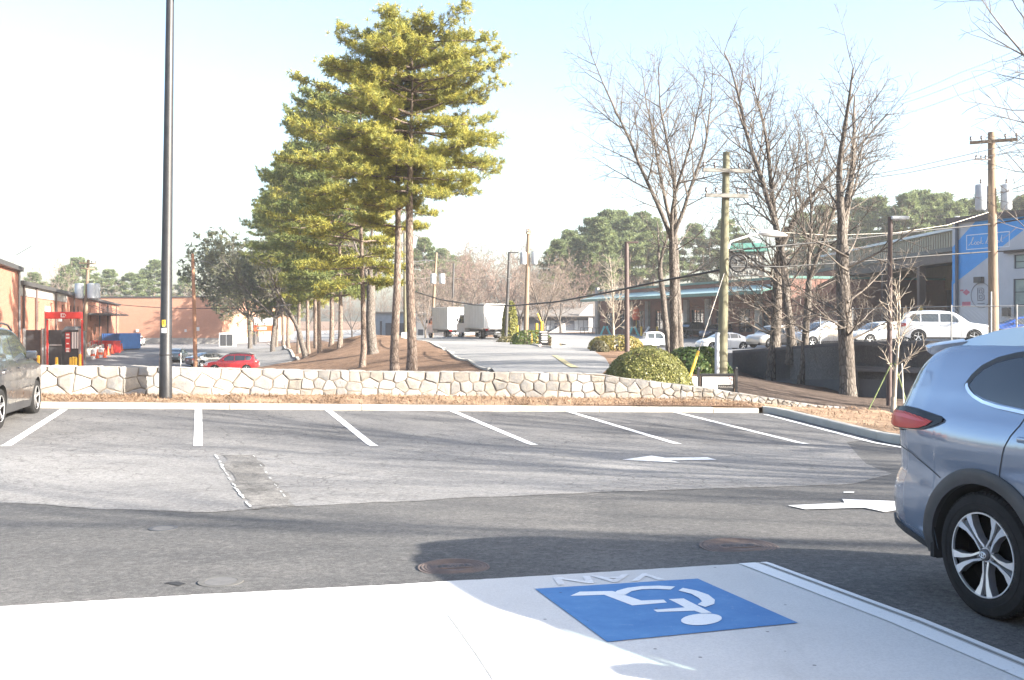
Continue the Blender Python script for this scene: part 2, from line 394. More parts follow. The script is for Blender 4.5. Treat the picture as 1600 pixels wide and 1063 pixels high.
def mk_straw(name, cols, sc=1):
    t = NT(name); v1 = t.mapv((5*sc, 34*sc, 10), (0, 0, .5)); v2 = t.mapv((30*sc, 5*sc, 10), (0, 0, .2)); v3 = t.mapv((9*sc, 40*sc, 10), (0, 0, -.9))
    n1, n2, n3 = t.noise(1, 4, .7, v1, 1.5), t.noise(1, 4, .7, v2, 1.5), t.noise(1, 4, .7, v3, 1.2)
    f = t.math('MAXIMUM', t.math('MAXIMUM', n1, n2), n3)
    c = t.ramp(f, [(.42, cols[0]), (.55, cols[1]), (.68, cols[2])])
    big = t.noise(.35, 6, .65); c = t.mix(t.ramp(big, [(.38, 0), (.65, .6)]), c, cols[3])
    p2 = t.noise(1.3, 8, .75); c = t.mix(t.ramp(p2, [(.36, .6), (.52, 0)]), c, tuple(x*.55 for x in cols[3])); c = t.mix(t.ramp(p2, [(.54, 0), (.70, .5)]), c, cols[2])
    t.col(c); t.set(Roughness=1, Specular_IOR_Level=.1); t.bump(f, 1, .03); return t.m
m_straw = mk_straw('pine straw', ((.14, .09, .06), (.37, .26, .175), (.54, .41, .29), (.27, .175, .115)))
m_shade_litter = mk_straw('leaf litter with painted shade', ((.035, .028, .024), (.10, .076, .062), (.19, .15, .125), (.072, .055, .046)), .6)  # leaf litter, its colour darkened to carry the tree shade
m_soil = mk_straw('leaf litter and pine straw', ((.075, .048, .034), (.215, .138, .092), (.33, .22, .15), (.165, .105, .07)), .5)
def whitepaint(name='road paint', c=(.78, .78, .76), wear=.5):
    t = NT(name); n = t.noise(9, 8, .75)
    c1 = t.ramp(n, [(.30, (.30, .30, .30)), (.30+.14*wear+.02, c), (1, c)]); f = t.noise(80, 3, .7)
    t.col(t.mix(t.ramp(f, [(.28, .5), (.42, 0)]), c1, (.35, .35, .35))); t.set(Roughness=.75); t.bump(f, .3, .003); return t.m
m_white = whitepaint()
def mk_blue():
    t = NT('blue stencil paint'); n = t.noise(3.5, 8, .7); c = t.ramp(n, [(.3, (.050, .175, .41)), (.55, (.075, .22, .46)), (.75, (.11, .27, .50))])
    w = t.noise(26, 8, .8); c = t.mix(t.ramp(w, [(.30, .75), (.40, 0)]), c, (.40, .46, .52)); sc = t.noise(1, 6, .75, t.mapv((4, 40, 4), (0, 0, R(55)))); c = t.mix(t.ramp(sc, [(.62, 0), (.74, .5)]), c, (.32, .42, .55))
    sp = t.vor(5.5); c = t.mix(t.ramp(sp.outputs['Distance'], [(0, .7), (.05, .7), (.065, 0)]), c, (.04, .06, .09)); t.col(c); t.set(Roughness=.75); t.bump(t.noise(90, 4), .3, .003); return t.m
m_blue = mk_blue()

# ------------------------------------------------------------------ car park
LOT = [(-30, -12), (40, -12), (40, 12), (11.9, 12), (11.9, 23.65), (-30, 23.65)]
drape('car_park_asphalt', LOT, None, 0, m_new, 'uv')
seam = [(-60, 786), (0, 786), (60, 789), (150, 796), (240, 799), (330, 801), (400, 796), (450, 793), (560, 787), (640, 784), (700, 780), (860, 773), (1000, 768), (1150, 763), (1250, 760), (1330, 757), (1395, 741), (1370, 732), (1350, 724)]
old = [pu(*p) for p in seam]
rs = random.Random(3); old2 = []
for i in range(len(old)-1):
    for k in range(4):
        a = k/4; old2.append((old[i][0]*(1-a)+old[i+1][0]*a+rs.uniform(-.03, .03), old[i][1]*(1-a)+old[i+1][1]*a+rs.uniform(-.035, .035)))
far_edge = [(11.0, 18.6), (11.85, 18.9), (11.85, 23.6), (-29.9, 23.6), (-29.9, old2[0][1])]
drape('old_asphalt', old2+far_edge, None, .005, m_old, 'uv')
def jit(poly, n, a, seed):
    r_ = random.Random(seed); out = []
    for i in range(len(poly)):
        p, q = poly[i], poly[(i+1) % len(poly)]
        for k in range(n):
            t = k/n; out.append((p[0]*(1-t)+q[0]*t+r_.uniform(-a, a), p[1]*(1-t)+q[1]*t+r_.uniform(-a, a)))
    return out
drape('trench_patch', jit([pu(346, 712), pu(398, 712), pu(462, 791), pu(392, 797)], 16, .05, 5), None, .009, m_patch, 'uv')
m_chip = whitepaint('chipped paint', (.62, .62, .60), 2.2)
for a, b, sd_ in (((336, 712), (391, 794), 1), ((397, 713), (455, 789), 2)):
    p, q = pu(*a), pu(*b); r_ = random.Random(sd_); t0 = 0
    while t0 < .97:
        L_ = r_.uniform(.02, .11) if sd_ == 1 else r_.uniform(.01, .05); t1 = min(1, t0+L_)
        wl, wr = r_.uniform(.004, .05)*(1 if sd_ == 1 else .6), r_.uniform(.004, .04)*(1 if sd_ == 1 else .5)
        c = [(p[0]+(q[0]-p[0])*t+s, p[1]+(q[1]-p[1])*t) for t, s in ((t0, -wl*.5), (t0, wr*.6), (t1, wr), (t1, -wl*.3))]
        drape('old_line_trace', jit(c, 6, .011, sd_*100+int(t0*1000)), None, .013, m_chip, 'uv')
        t0 = t1+(max(0, r_.gauss(.005, .03)) if sd_ == 1 else abs(r_.gauss(.03, .09)))
# stall lines
for a, b in (((100, 640.5), (8, 698)), ((310, 641), (309.5, 698)), ((512, 641), (585, 698)), ((703, 641.5), (835, 696)), ((883, 642.5), (1060, 694.5)), ((1056, 645), (1260, 694.5))):
    p, q = pu(*a), pu(*b); w = .075
    drape('parking_line', [(p[0]-w, p[1]), (q[0]-w, q[1]), (q[0]+w, q[1]), (p[0]+w, p[1])], None, .012, m_white, 'uv')
drape('parking_line', [(11.62, 23.3), (11.50, 23.3), (11.45, 12.5), (11.62, 12.5)], None, .012, m_white, 'uv')
# direction arrows
def arrow(pts, name='direction_arrow'): drape(name, [pu(*p) for p in pts], None, .012, m_white, 'uv')
arrow([(972, 719.5), (1018, 713.2), (1040, 716.6), (1105, 715.6), (1120, 719.6), (1046, 720.4), (1062, 724.2)])
arrow([(1231, 791.5), (1258, 797.5), (1350, 795), (1383, 801.8), (1400, 799), (1440, 790), (1400, 785), (1316, 781.5), (1320, 787.5)])
drape('paint_dash', [pu(1318, 770), pu(1335, 770), pu(1334, 771.6), pu(1318, 771.4)], None, .012, m_white, 'uv')
# concrete pad
pe = pu(1180, 880); pr0 = pu(1180, 880.5)
PADR = lambda v: pe[0]+(v-pe[1])*-.075
pr = [pu(1180, 880.5), pu(1300, 926), pu(1450, 985), pu(1600, 1045)]
q0, q1 = pr[0], pr[3]; sl = (q1[0]-q0[0])/(q1[1]-q0[1]); PR = lambda v: q0[0]+sl*(v-q0[1])
le = [pu(0, 949), pu(300, 931), pu(590, 916), pu(880, 899)]; le = [q for a, b in zip(le, le[1:]+[pr0]) for q in [(a[0]*(1-k/26)+b[0]*k/26, a[1]*(1-k/26)+b[1]*k/26+rs.uniform(-.007, .007)) for k in range(26)]]
eo = .10
pad = [(-24, -11), (PR(-11)+eo, -11), (PR(3)+eo, 3), (pr[3][0]+eo, pr[3][1]), (pr[2][0]+eo, pr[2][1]), (pr[1][0]+eo, pr[1][1]), (pr[0][0]+eo, pr[0][1]+.01), pr[0]]+le[::-1]+[(-24, le[0][1]-.1)]
drape('concrete_pad', pad, None, .006, m_conc, 'uv')
m_joint = mat('joint sealant', (.34, .33, .31), (.22, .21, .20), 20, .9)
j0, j1 = pu(700, 962), pu(770, 1063); jd = (j1[0]-j0[0], j1[1]-j0[1])
je = (j0[0]+jd[0]*4, j0[1]+jd[1]*4); w = .0035
drape('concrete_joint', [(j0[0]-w, j0[1]), (je[0]-w, je[1]), (je[0]+w, je[1]), (j0[0]+w, j0[1])], None, .0095, m_joint, 'uv')
# painted pad edge, two stripes with a worn gap
drape('concrete_joint', [(PR(v)+w_, v) for v, w_ in ((pr[0][1]-.02, .016), (2, .016), (2, .026), (pr[0][1]-.02, .026))], None, .0095, m_joint, 'uv')
for w0, w1 in ((-.15, -.01), (.036, .085)):
    drape('pad_edge_line', [(PR(v)+w_, v) for v, w_ in ((pr[0][1]-.02, w0), (2, w0), (2, w1), (pr[0][1]-.02, w1))], None, .012, m_white, 'uv')
# blue accessible stall marking
m_sym = whitepaint('stencil white', (.80, .81, .80), .35)
SQ = [pu(836, 922.5), pu(1090, 906.5), pu(1247, 976), pu(949, 1006)]
drape('accessible_marking', SQ, None, .011, m_blue, 'uv')
HX = [pu(*p) for p in ((892, 935), (906, 929), (942, 926.5), (1040, 949.5), (1040, 938))]
SYMK = [0]
def sym(pts): SYMK[0] += 1; drape('wheelchair_symbol', [pu(*p) for p in pts], None, .0125+.0006*SYMK[0], m_sym, 'uv')
# traced in the picture from the stencil: leg, seat, back, head, wheel arcs
sym([(891, 934.2), (906, 927.6), (957, 926.6), (1002, 941.6), (1037, 940.2), (1042, 944.8), (988, 949.3), (944, 932.6), (907, 933.8)])
sym([(1021, 956.4), (1070, 952.6), (1056, 945.0), (1045, 939.6), (1068, 938.4), (1112, 961.0), (1096, 961.6), (1085, 957.8), (1027, 959.8)])
sym([(1096+32*math.cos(a), 971.5+9.0*math.sin(a)+.06*32*math.cos(a)*-1) for a in [2*math.pi*k/28 for k in range(28)]])
def arc(cx, cy, rx0, ry0, rx1, ry1, a0, a1, n=16, sk=0):
    A = [a0+(a1-a0)*k/n for k in range(n+1)]
    return [(cx+rx0*math.cos(a)+sk*math.sin(a), cy-ry0*math.sin(a)) for a in A]+[(cx+rx1*math.cos(a)+sk*math.sin(a), cy-ry1*math.sin(a)) for a in A[::-1]]
sym([(958, 931.5), (964, 926.5), (980, 922.0), (1003, 919.2), (1030, 918.6), (1055, 919.9), (1048, 924.8), (1024, 923.6), (1003, 924.3), (987, 927.2), (977, 933.0)])
sym([(1067, 922.2), (1088, 926.4), (1107, 933.0), (1117, 941.0), (1116, 947.5), (1102, 952.4), (1090, 948.2), (1097, 943.5), (1092, 938.2), (1080, 931.5), (1060, 926.4)])
# worn VAN lettering, read from the aisle
def mk_faded():
    t = NT('faded stencil paint'); n = t.noise(11, 8, .75); t.col(t.ramp(n, [(.42, (.62, .61, .59)), (.60, (.76, .76, .75))])); t.set(Roughness=.8); return t.m
def van():
    vs, fs = text_mesh('VAN', 1.0, 0, True); xs = [v.x for v in vs]; ys = [v.y for v in vs]; x0, x1, y0, y1 = min(xs), max(xs), min(ys), max(ys)
    A, B, C_, D = pu(1040, 908), pu(872, 916.5), pu(864, 904.5), pu(1034, 896.6)   # near left, near right, far corners, read from the aisle
    mb = MB(); V = []
    for v in vs:
        a, b = (v.x-x0)/(x1-x0), (v.y-y0)/(y1-y0)
        p = [(A[i]*(1-a)+B[i]*a)*b+(D[i]*(1-a)+C_[i]*a)*(1-b) for i in (0, 1)]; V.append((*uv2xy(*p), zlot(*p)+.0105))
    mb.add(V, fs); structure(mb.build('van_lettering', mk_faded()))
van()

# ------------------------------------------------------------------ kerbs
def kerb(name, us, w=.16, h=.13, wob=.0):
    mb = MB(); sec = []
    for i, (u, v, nu, nv) in enumerate(us):
        z = zlot(u, v); r = []
        for o, dz in ((0, -.15), (0, h-.025), (.012, h-.007), (.03, h), (w, h), (w, -.15)):
            x, y = uv2xy(u+nu*o, v+nv*o); r.append((x, y, z+dz))
        sec.append(r)
    k = 6; V = [p for r in sec for p in r]
    mb.add(V, [(i*k+j, (i+1)*k+j, (i+1)*k+(j+1) % k, i*k+(j+1) % k) for i in range(len(sec)-1) for j in range(k)]+[tuple(range(k)), tuple((len(sec)-1)*k+j for j in range(k))])
    return structure(mb.build(name, m_kerb, smooth=30))
for a, b in ((-30, -22), (-22, -14), (-14, -7.5), (-7.5, -1.2), (-1.2, 1.72), (1.72, 7.4), (7.4, 10.35)):
    kerb('kerb', [(a+.008+(b-a-.016)*k/4, 23.65, 0, 1) for k in range(5)])
kerb('kerb', [(10.36+k*.3, 23.65, 0, 1) for k in range(5)], h=.115)
q = [(11.72, 23.72, .25, .97), (11.84, 23.4, .8, .6), (11.9, 22.9, .99, .1), (11.9, 21.5, 1, 0), (11.9, 19, 1, 0)]
kerb('kerb', q, h=.16); kerb('kerb', [(11.9, 18.985, 1, 0), (11.9, 15, 1, 0), (11.9, 12, 1, 0)], h=.16)

# ------------------------------------------------------------------ beds, roads and terrain
A0 = uv2xy(-60, 23.8); A1 = uv2xy(11.98, 23.8); A2 = uv2xy(12.05, 22.9); A3 = uv2xy(12.05, 12.0); A4 = uv2xy(60, 12.0)
drape('terrain', [(-390, 5), A0, A1, A2, A3, A4, (390, 20), (390, 390), (-390, 390)], TL, 0, m_soil)
mb = MB(); mb.add([(-3000, -800, -7+EYE), (3000, -800, -7+EYE), (3000, 4500, -7+EYE), (-3000, 4500, -7+EYE)], [(0, 1, 2, 3)])
structure(mb.build('far_ground', m_soil))
WT = [(-40, -.95), (wu(0), -1.03), (wu(200), -1.07), (wu(600), -1.255), (wu(900), -1.34), (wu(940), -1.38), (wu(1000), -1.55), (wu(1100), -1.765), (wu(1200), -2.06), (wu(1320), -2.44)]
WB = [(-40, -1.1), (wu(0), -1.70), (wu(200), -1.75), (wu(600), -1.85), (wu(900), -2.0), (wu(1100), -2.08), (wu(1200), -2.24), (wu(1320), -2.52)]
wt = lambda u: float(np.interp(u, [a for a, _ in WT], [b for _, b in WT]))+EYE
wb = lambda u: float(np.interp(u, [a for a, _ in WB], [b for _, b in WB]))+EYE-.06
straw_poly = [uv2xy(u, 23.82) for u in (-30, -20, -10, -4, 2, 7, 11.9)]+[uv2xy(12.1, 22.8), uv2xy(12.1, 14), uv2xy(15.2, 14), uv2xy(16.2, 20), uv2xy(15.3, 25.0)]+[uv2xy(u, 25.2) for u in (14.8, 12, 7, 2, -4, -10, -20, -30)]
def zbed(x, y):
    u, v = xy2uv(x, y); b = .03*math.sin(u*2.3)*math.sin(v*5)+.02*math.sin(u*5.7+1)
    if u > 12 and v < 23.9: return max(TL(x, y)+.03, float(np.interp(u, [12, 13, 16], [zlot(11.9, v)+.15, zlot(11.9, v)+.10, TL(x, y)+.03])))+b*.5
    k = min(1, max(0, (v-23.8)/1.3)); return (zlot(u, 23.65)+.115)*(1-k)+(wb(u)+.05)*k+b*math.sin(math.pi*min(1, k))+.02*k
straw_poly = [uv2xy(u, 23.79) for u in (-30, -20, -10, -4, 2, 7, 11.9)]+straw_poly[7:]
drape('pine_straw_bed', straw_poly, zbed, 0, m_straw, extra=1)
# loose needles of the bed: short bent blades
def straw_blades():
    r_ = np.random.default_rng(5); V = []; F = []; n = 16000
    for i in range(n):
        if i < 13600: u = r_.uniform(-12, 12); v = r_.uniform(23.85, 25.15)
        else: u = r_.uniform(12.15, 15.2); v = r_.uniform(14.5, 24.5)
        x, y = uv2xy(u, v); z = zbed(x, y)+.006; a = r_.uniform(0, 6.28); L = r_.uniform(.06, .16); h = r_.uniform(.0, .09); w = r_.uniform(.006, .013)
        dx, dy = math.cos(a), math.sin(a); o = len(V)
        V += [(x-dy*w, y+dx*w, z), (x+dy*w, y-dx*w, z), (x+dx*L, y+dy*L, z+h)]; F.append((o, o+1, o+2))
    mb = MB(); mb.V = V; mb.F = F; mb.M = [0]*len(F); o = mb.build('pine_needle_litter', m_straw, fix=False); o['kind'] = 'stuff'
straw_blades()
PX = lambda px, d: ((px-800)/1600*d, d)
drape('leaf_litter_painted_shade', [PX(1160, 29), PX(1140, 34), PX(1135, 44)]+[(x+.05, y-.02) for x, y in WALLLINE[:5]]+[(18.6, 28), (15.7, 26.6), PX(1330, 28.6), PX(1250, 28.8)], TL, .035, m_shade_litter)  # leafy ground below the retaining wall, tree shade painted into its colour
left_lot = [(-19.5, 82), PX(470, 95), PX(452, 125), PX(430, 158), PX(418, 190), (-42, 222), (-66, 222), (-72, 190), (-70, 178), (-34, 72), (-30, 62), (-19, 66)]
drape('lower_car_park', left_lot, TL, .05, m_lot2)
back_lot = [(-42, 222), PX(418, 190), (-36, 240), (-40, 330), (-75, 330), (-66, 222)]
drape('back_road', back_lot, TL, .05, m_road)
road = [PX(790, 33), PX(768, 40), PX(735, 50), PX(697, 65), PX(668, 82), PX(651, 97), PX(636, 125), PX(600, 150), PX(560, 175), (-40, 215), (-30, 225), PX(640, 170), PX(690, 130), PX(775, 108), PX(800, 92), PX(845, 72), PX(870, 70.5), PX(890, 72), PX(880, 84), PX(800, 118), PX(760, 140), (-3, 152), (10, 151), (24, 128), (12.9, 99), (9.6, 84), PX(950, 74), PX(930, 60), PX(945, 50), PX(955, 42), PX(935, 33)]
drape('hill_road', road, TL, .05, m_road)
drape('upper_car_park', UPPER, TU, .03, m_lot2, thick=1.2)
m_yl = mat('worn yellow line', (.48, .39, .16), (.34, .31, .22), 8, .8)
drape('centre_line', [PX(862, 52), PX(870, 52), PX(905, 40), PX(893, 40)], TL, .07, m_yl)
# kerb on the left edge of the hill and of the island
def edgekerb(pts, f, h=.13, w=.3):
    mb = MB()
    for (x0, y0), (x1, y1) in zip(pts[:-1], pts[1:]):
        n = max(1, int(math.hypot(x1-x0, y1-y0)/2))
        for k in range(n):
            a, b = k/n, (k+1)/n; p = Vector((x0+(x1-x0)*a, y0+(y1-y0)*a, 0)); q_ = Vector((x0+(x1-x0)*b, y0+(y1-y0)*b, 0)); p.z = f(p.x, p.y); q_.z = f(q_.x, q_.y)
            s = (q_-p).cross(Vector((0, 0, 1))).normalized()*w/2
            V = []
            for c in (p, q_):
                V += [c-s+Vector((0, 0, -.1)), c-s+Vector((0, 0, h)), c+s+Vector((0, 0, h)), c+s+Vector((0, 0, -.1))]
            mb.add(V, [(0, 1, 5, 4), (1, 2, 6, 5), (2, 3, 7, 6), (0, 3, 2, 1), (4, 5, 6, 7)])
    return structure(mb.build('kerb', m_kerb))
edgekerb([(-19.5, 82), PX(470, 95), PX(452, 125), PX(430, 158), PX(418, 190)], TL)
edgekerb([PX(775, 108), PX(800, 92), PX(845, 72), PX(870, 70.5), PX(890, 72), PX(880, 84)], TL)
edgekerb([PX(768, 40), PX(735, 50), PX(697, 65), PX(668, 82), PX(651, 97)], TL, h=.05)

# ------------------------------------------------------------------ stone wall
def stone_wall():
    r_ = random.Random(12); u0, u1 = -16.0, wu(1320); vf, th = 25.2, .42
    mb = MB(); cols = []
    def put(vs, fs, mi, c): mb.add(vs, fs, mi); cols.append((len(vs), c))
    # mortar core
    n = 60
    for i in range(n):
        a, b = u0+(u1-u0)*i/n, u0+(u1-u0)*(i+1)/n
        V = []
        for u in (a, b):
            for v, z in ((vf+.02, wb(u)-.3), (vf+.02, wt(u)-.03), (vf+th, wt(u)-.03), (vf+th, wb(u)-.9)): V.append((*uv2xy(u, v), z))
        put(V, [(0, 1, 5, 4), (1, 2, 6, 5), (2, 3, 7, 6)]+([(0, 3, 2, 1)] if i == 0 else [])+([(4, 5, 6, 7)] if i == n-1 else []), 1, (.2, .17, .14))
    def stone(pts, front=True, hfix=None):
        """pts: polygon in (u,z) (front) or (u,v) (top)"""
        cu = sum(p[0] for p in pts)/len(pts); cz = sum(p[1] for p in pts)/len(pts)
        fine = []
        for i in range(len(pts)):
            p, q_ = pts[i], pts[(i+1) % len(pts)]; L = math.hypot(q_[0]-p[0], q_[1]-p[1]); k = max(1, int(L/.09))
            for j in range(k):
                t = j/k; w_ = .008 if j else .012
                fine.append((p[0]*(1-t)+q_[0]*t+r_.uniform(-w_, w_), p[1]*(1-t)+q_[1]*t+r_.uniform(-w_, w_)))
        n = len(fine); prot = r_.uniform(.012, .042); tilt = (r_.uniform(-.03, .03), r_.uniform(-.03, .03))
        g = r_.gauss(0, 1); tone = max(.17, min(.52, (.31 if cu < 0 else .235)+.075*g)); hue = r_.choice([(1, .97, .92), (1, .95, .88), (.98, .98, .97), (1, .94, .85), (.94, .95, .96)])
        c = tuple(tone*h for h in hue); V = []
        for s, d, nz in ((1, 0, 0), (.985, .55, .003), (.93, .85, .006), (.72, 1, .010), (.38, 1.03, .012)):
            for p in fine:
                a, b = cu+(p[0]-cu)*s, cz+(p[1]-cz)*s
                o = d*prot+(tilt[0]*(a-cu)+tilt[1]*(b-cz))*d+r_.uniform(-nz, nz)
                if front: V.append((*uv2xy(a, vf+.022-o), b))
                else: V.append((*uv2xy(a, b), wt(a)-.034+o*.75))
        F = [(i*n+j, i*n+(j+1) % n, (i+1)*n+(j+1) % n, (i+1)*n+j) for i in range(4) for j in range(n)]+[tuple(4*n+j for j in range(n))]
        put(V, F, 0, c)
    # irregular rubble: cells of a jittered point net, cut by their neighbours
    g = .010; sites = []
    for fr, sp_, jz in ((.12, .50, .05), (.46, .40, .11), (.83, .40, .05)):
        u = u0-.5+r_.random()*.3
        while u < u1+.6:
            H = max(.12, wt(u)-wb(u)); big = 1.1 if u < 0 else .82
            if not (H < .42 and fr == .47): sites.append((u, wb(u)+H*(fr+r_.uniform(-jz, jz))))
            if fr == .47 and H > .5 and r_.random() < (.25 if u < 0 else .4): sites.append((u+r_.uniform(-.12, .12), wb(u)+H*r_.uniform(.25, .72)))
            u += sp_*big*r_.uniform(.55, 1.4)*min(1, .55+H*.7)
    for n_, (cu, cz) in enumerate(sites):
        if not (u0 < cu < u1): continue
        poly = [(cu-1, wb(cu-1)), (cu+1, wb(cu+1)), (cu+1, wt(cu+1)), (cu-1, wt(cu-1))]
        for m_, (ou, oz) in enumerate(sites):
            if m_ == n_ or abs(ou-cu) > 1.6: continue
            kz = 1.15; mu, mz = (cu+ou)/2, (cz+oz)/2; nu_, nz_ = ou-cu, (oz-cz)*kz*kz; out = []
            sd_ = lambda p: (p[0]-mu)*nu_+(p[1]-mz)*nz_
            for k in range(len(poly)):
                p, q_ = poly[k], poly[(k+1) % len(poly)]; a, b = sd_(p), sd_(q_)
                if a <= 0: out.append(p)
                if a*b < 0: t = a/(a-b); out.append((p[0]+(q_[0]-p[0])*t, p[1]+(q_[1]-p[1])*t))
            poly = out
            if len(poly) < 3: break
        if len(poly) < 3: continue
        poly = [(min(u1, max(u0, a)), b) for a, b in poly]
        au = sum(p[0] for p in poly)/len(poly); az = sum(p[1] for p in poly)/len(poly); w_ = max(p[0] for p in poly)-min(p[0] for p in poly); h_ = max(p[1] for p in poly)-min(p[1] for p in poly)
        if w_ < .07 or h_ < .04: continue
        kx, kz_ = 1-2*g*r_.uniform(.7, 1.6)/w_, 1-2*g*r_.uniform(.7, 1.6)/h_
        stone([(au+(a-au)*kx, az+(b-az)*kz_) for a, b in poly])
    u = u0
    while u < u1-.05:
        ue = min(u1, u+r_.uniform(.3, .65)); vm = vf+th*r_.uniform(.4, .6)
        stone([(u+g, vf+.0), (ue-g, vf+.0), (ue-g, vm-g), (u+g, vm-g)], False); stone([(u+g, vm+g), (ue-g, vm+g), (ue-g, vf+th), (u+g, vf+th)], False); u = ue
    t = NT('rubble stone'); c = t.attr(); n1 = t.noise(7, 8, .7); c = t.mix(t.ramp(n1, [(.35, .45), (.6, 0)]), c, (.30, .26, .21)); n2 = t.noise(2.2, 5); c = t.mix(t.ramp(n2, [(.55, 0), (.75, .45)]), c, (.62, .53, .40))
    n3 = t.noise(40, 4, .7); c = t.mix(t.ramp(n3, [(.3, .5), (.5, 0)]), c, (.22, .21, .20))
    t.col(c); t.set(Roughness=.9, Specular_IOR_Level=.2); t.bump(t.noise(22, 8, .7), .8, .02)
    mm = mat('mortar', (.23, .195, .155), (.15, .125, .10), 6, .95, bump=.6, bscale=50)
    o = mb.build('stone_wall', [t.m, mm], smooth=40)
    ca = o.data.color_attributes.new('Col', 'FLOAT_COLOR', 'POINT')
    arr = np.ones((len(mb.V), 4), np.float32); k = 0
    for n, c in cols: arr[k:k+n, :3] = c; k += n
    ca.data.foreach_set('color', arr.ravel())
    tag(o, 'long low wall of pale rubble stone along the back of the car park', 'wall')
stone_wall()
# ------------------------------------------------------------------ vehicles
m_tyre = mat('tyre rubber', (.016, .016, .017), (.024, .024, .024), 9, .9, bump=.2, bscale=60, spec=.2)
m_trim = mat('black plastic trim', (.030, .031, .033), (.042, .042, .044), 8, .55, bump=.1, bscale=150)
m_under = mat('underbody', (.012, .012, .012), (.02, .02, .02), 5, .9)
m_rim = mat('alloy wheel', (.72, .73, .74), (.62, .63, .64), 5, .32, metal=.75)
m_rimdark = mat('dark brake disc', (.004, .004, .004), (.007, .007, .007), 5, .95, spec=.05)
m_rimgrey = mat('grey alloy pocket', (.10, .105, .11), (.15, .15, .155), 5, .4, metal=.6)
m_chrome = mat('chrome', (.75, .76, .78), (.65, .66, .68), 4, .12, metal=1)
m_glass = glass_dark()
m_glass2 = glass_dark('grey window glass', (.035, .042, .045))
m_red = mat('red lamp lens', (.42, .010, .008), (.30, .006, .006), 14, .12, coat=1)
m_lamp = mat('clear lamp lens', (.60, .62, .64), (.35, .36, .38), 12, .08, coat=1, metal=.3)
m_amber = mat('amber lens', (.7, .25, .02), (.6, .2, .02), 9, .2)
m_plate = mat('number plate', (.7, .7, .68), (.5, .55, .6), 8, .5)

def resample(prof, n):
    pts = [Vector((a, b)) for a, b in prof]; d = [0]
    for a, b in zip(pts[:-1], pts[1:]): d.append(d[-1]+(b-a).length)
    out = []
    for i in range(n):
        s = d[-1]*i/(n-1); out.append((float(np.interp(s, d, [p.x for p in pts])), float(np.interp(s, d, [p.y for p in pts]))))
    return out
def smooth_prof(prof, it=2):
    p = list(prof)
    for _ in range(it):
        q = [p[0]]
        for a, b in zip(p[:-1], p[1:]):
            q += [(a[0]*.75+b[0]*.25, a[1]*.75+b[1]*.25), (a[0]*.25+b[0]*.75, a[1]*.25+b[1]*.75)]
        q.append(p[-1]); p = q
    return p

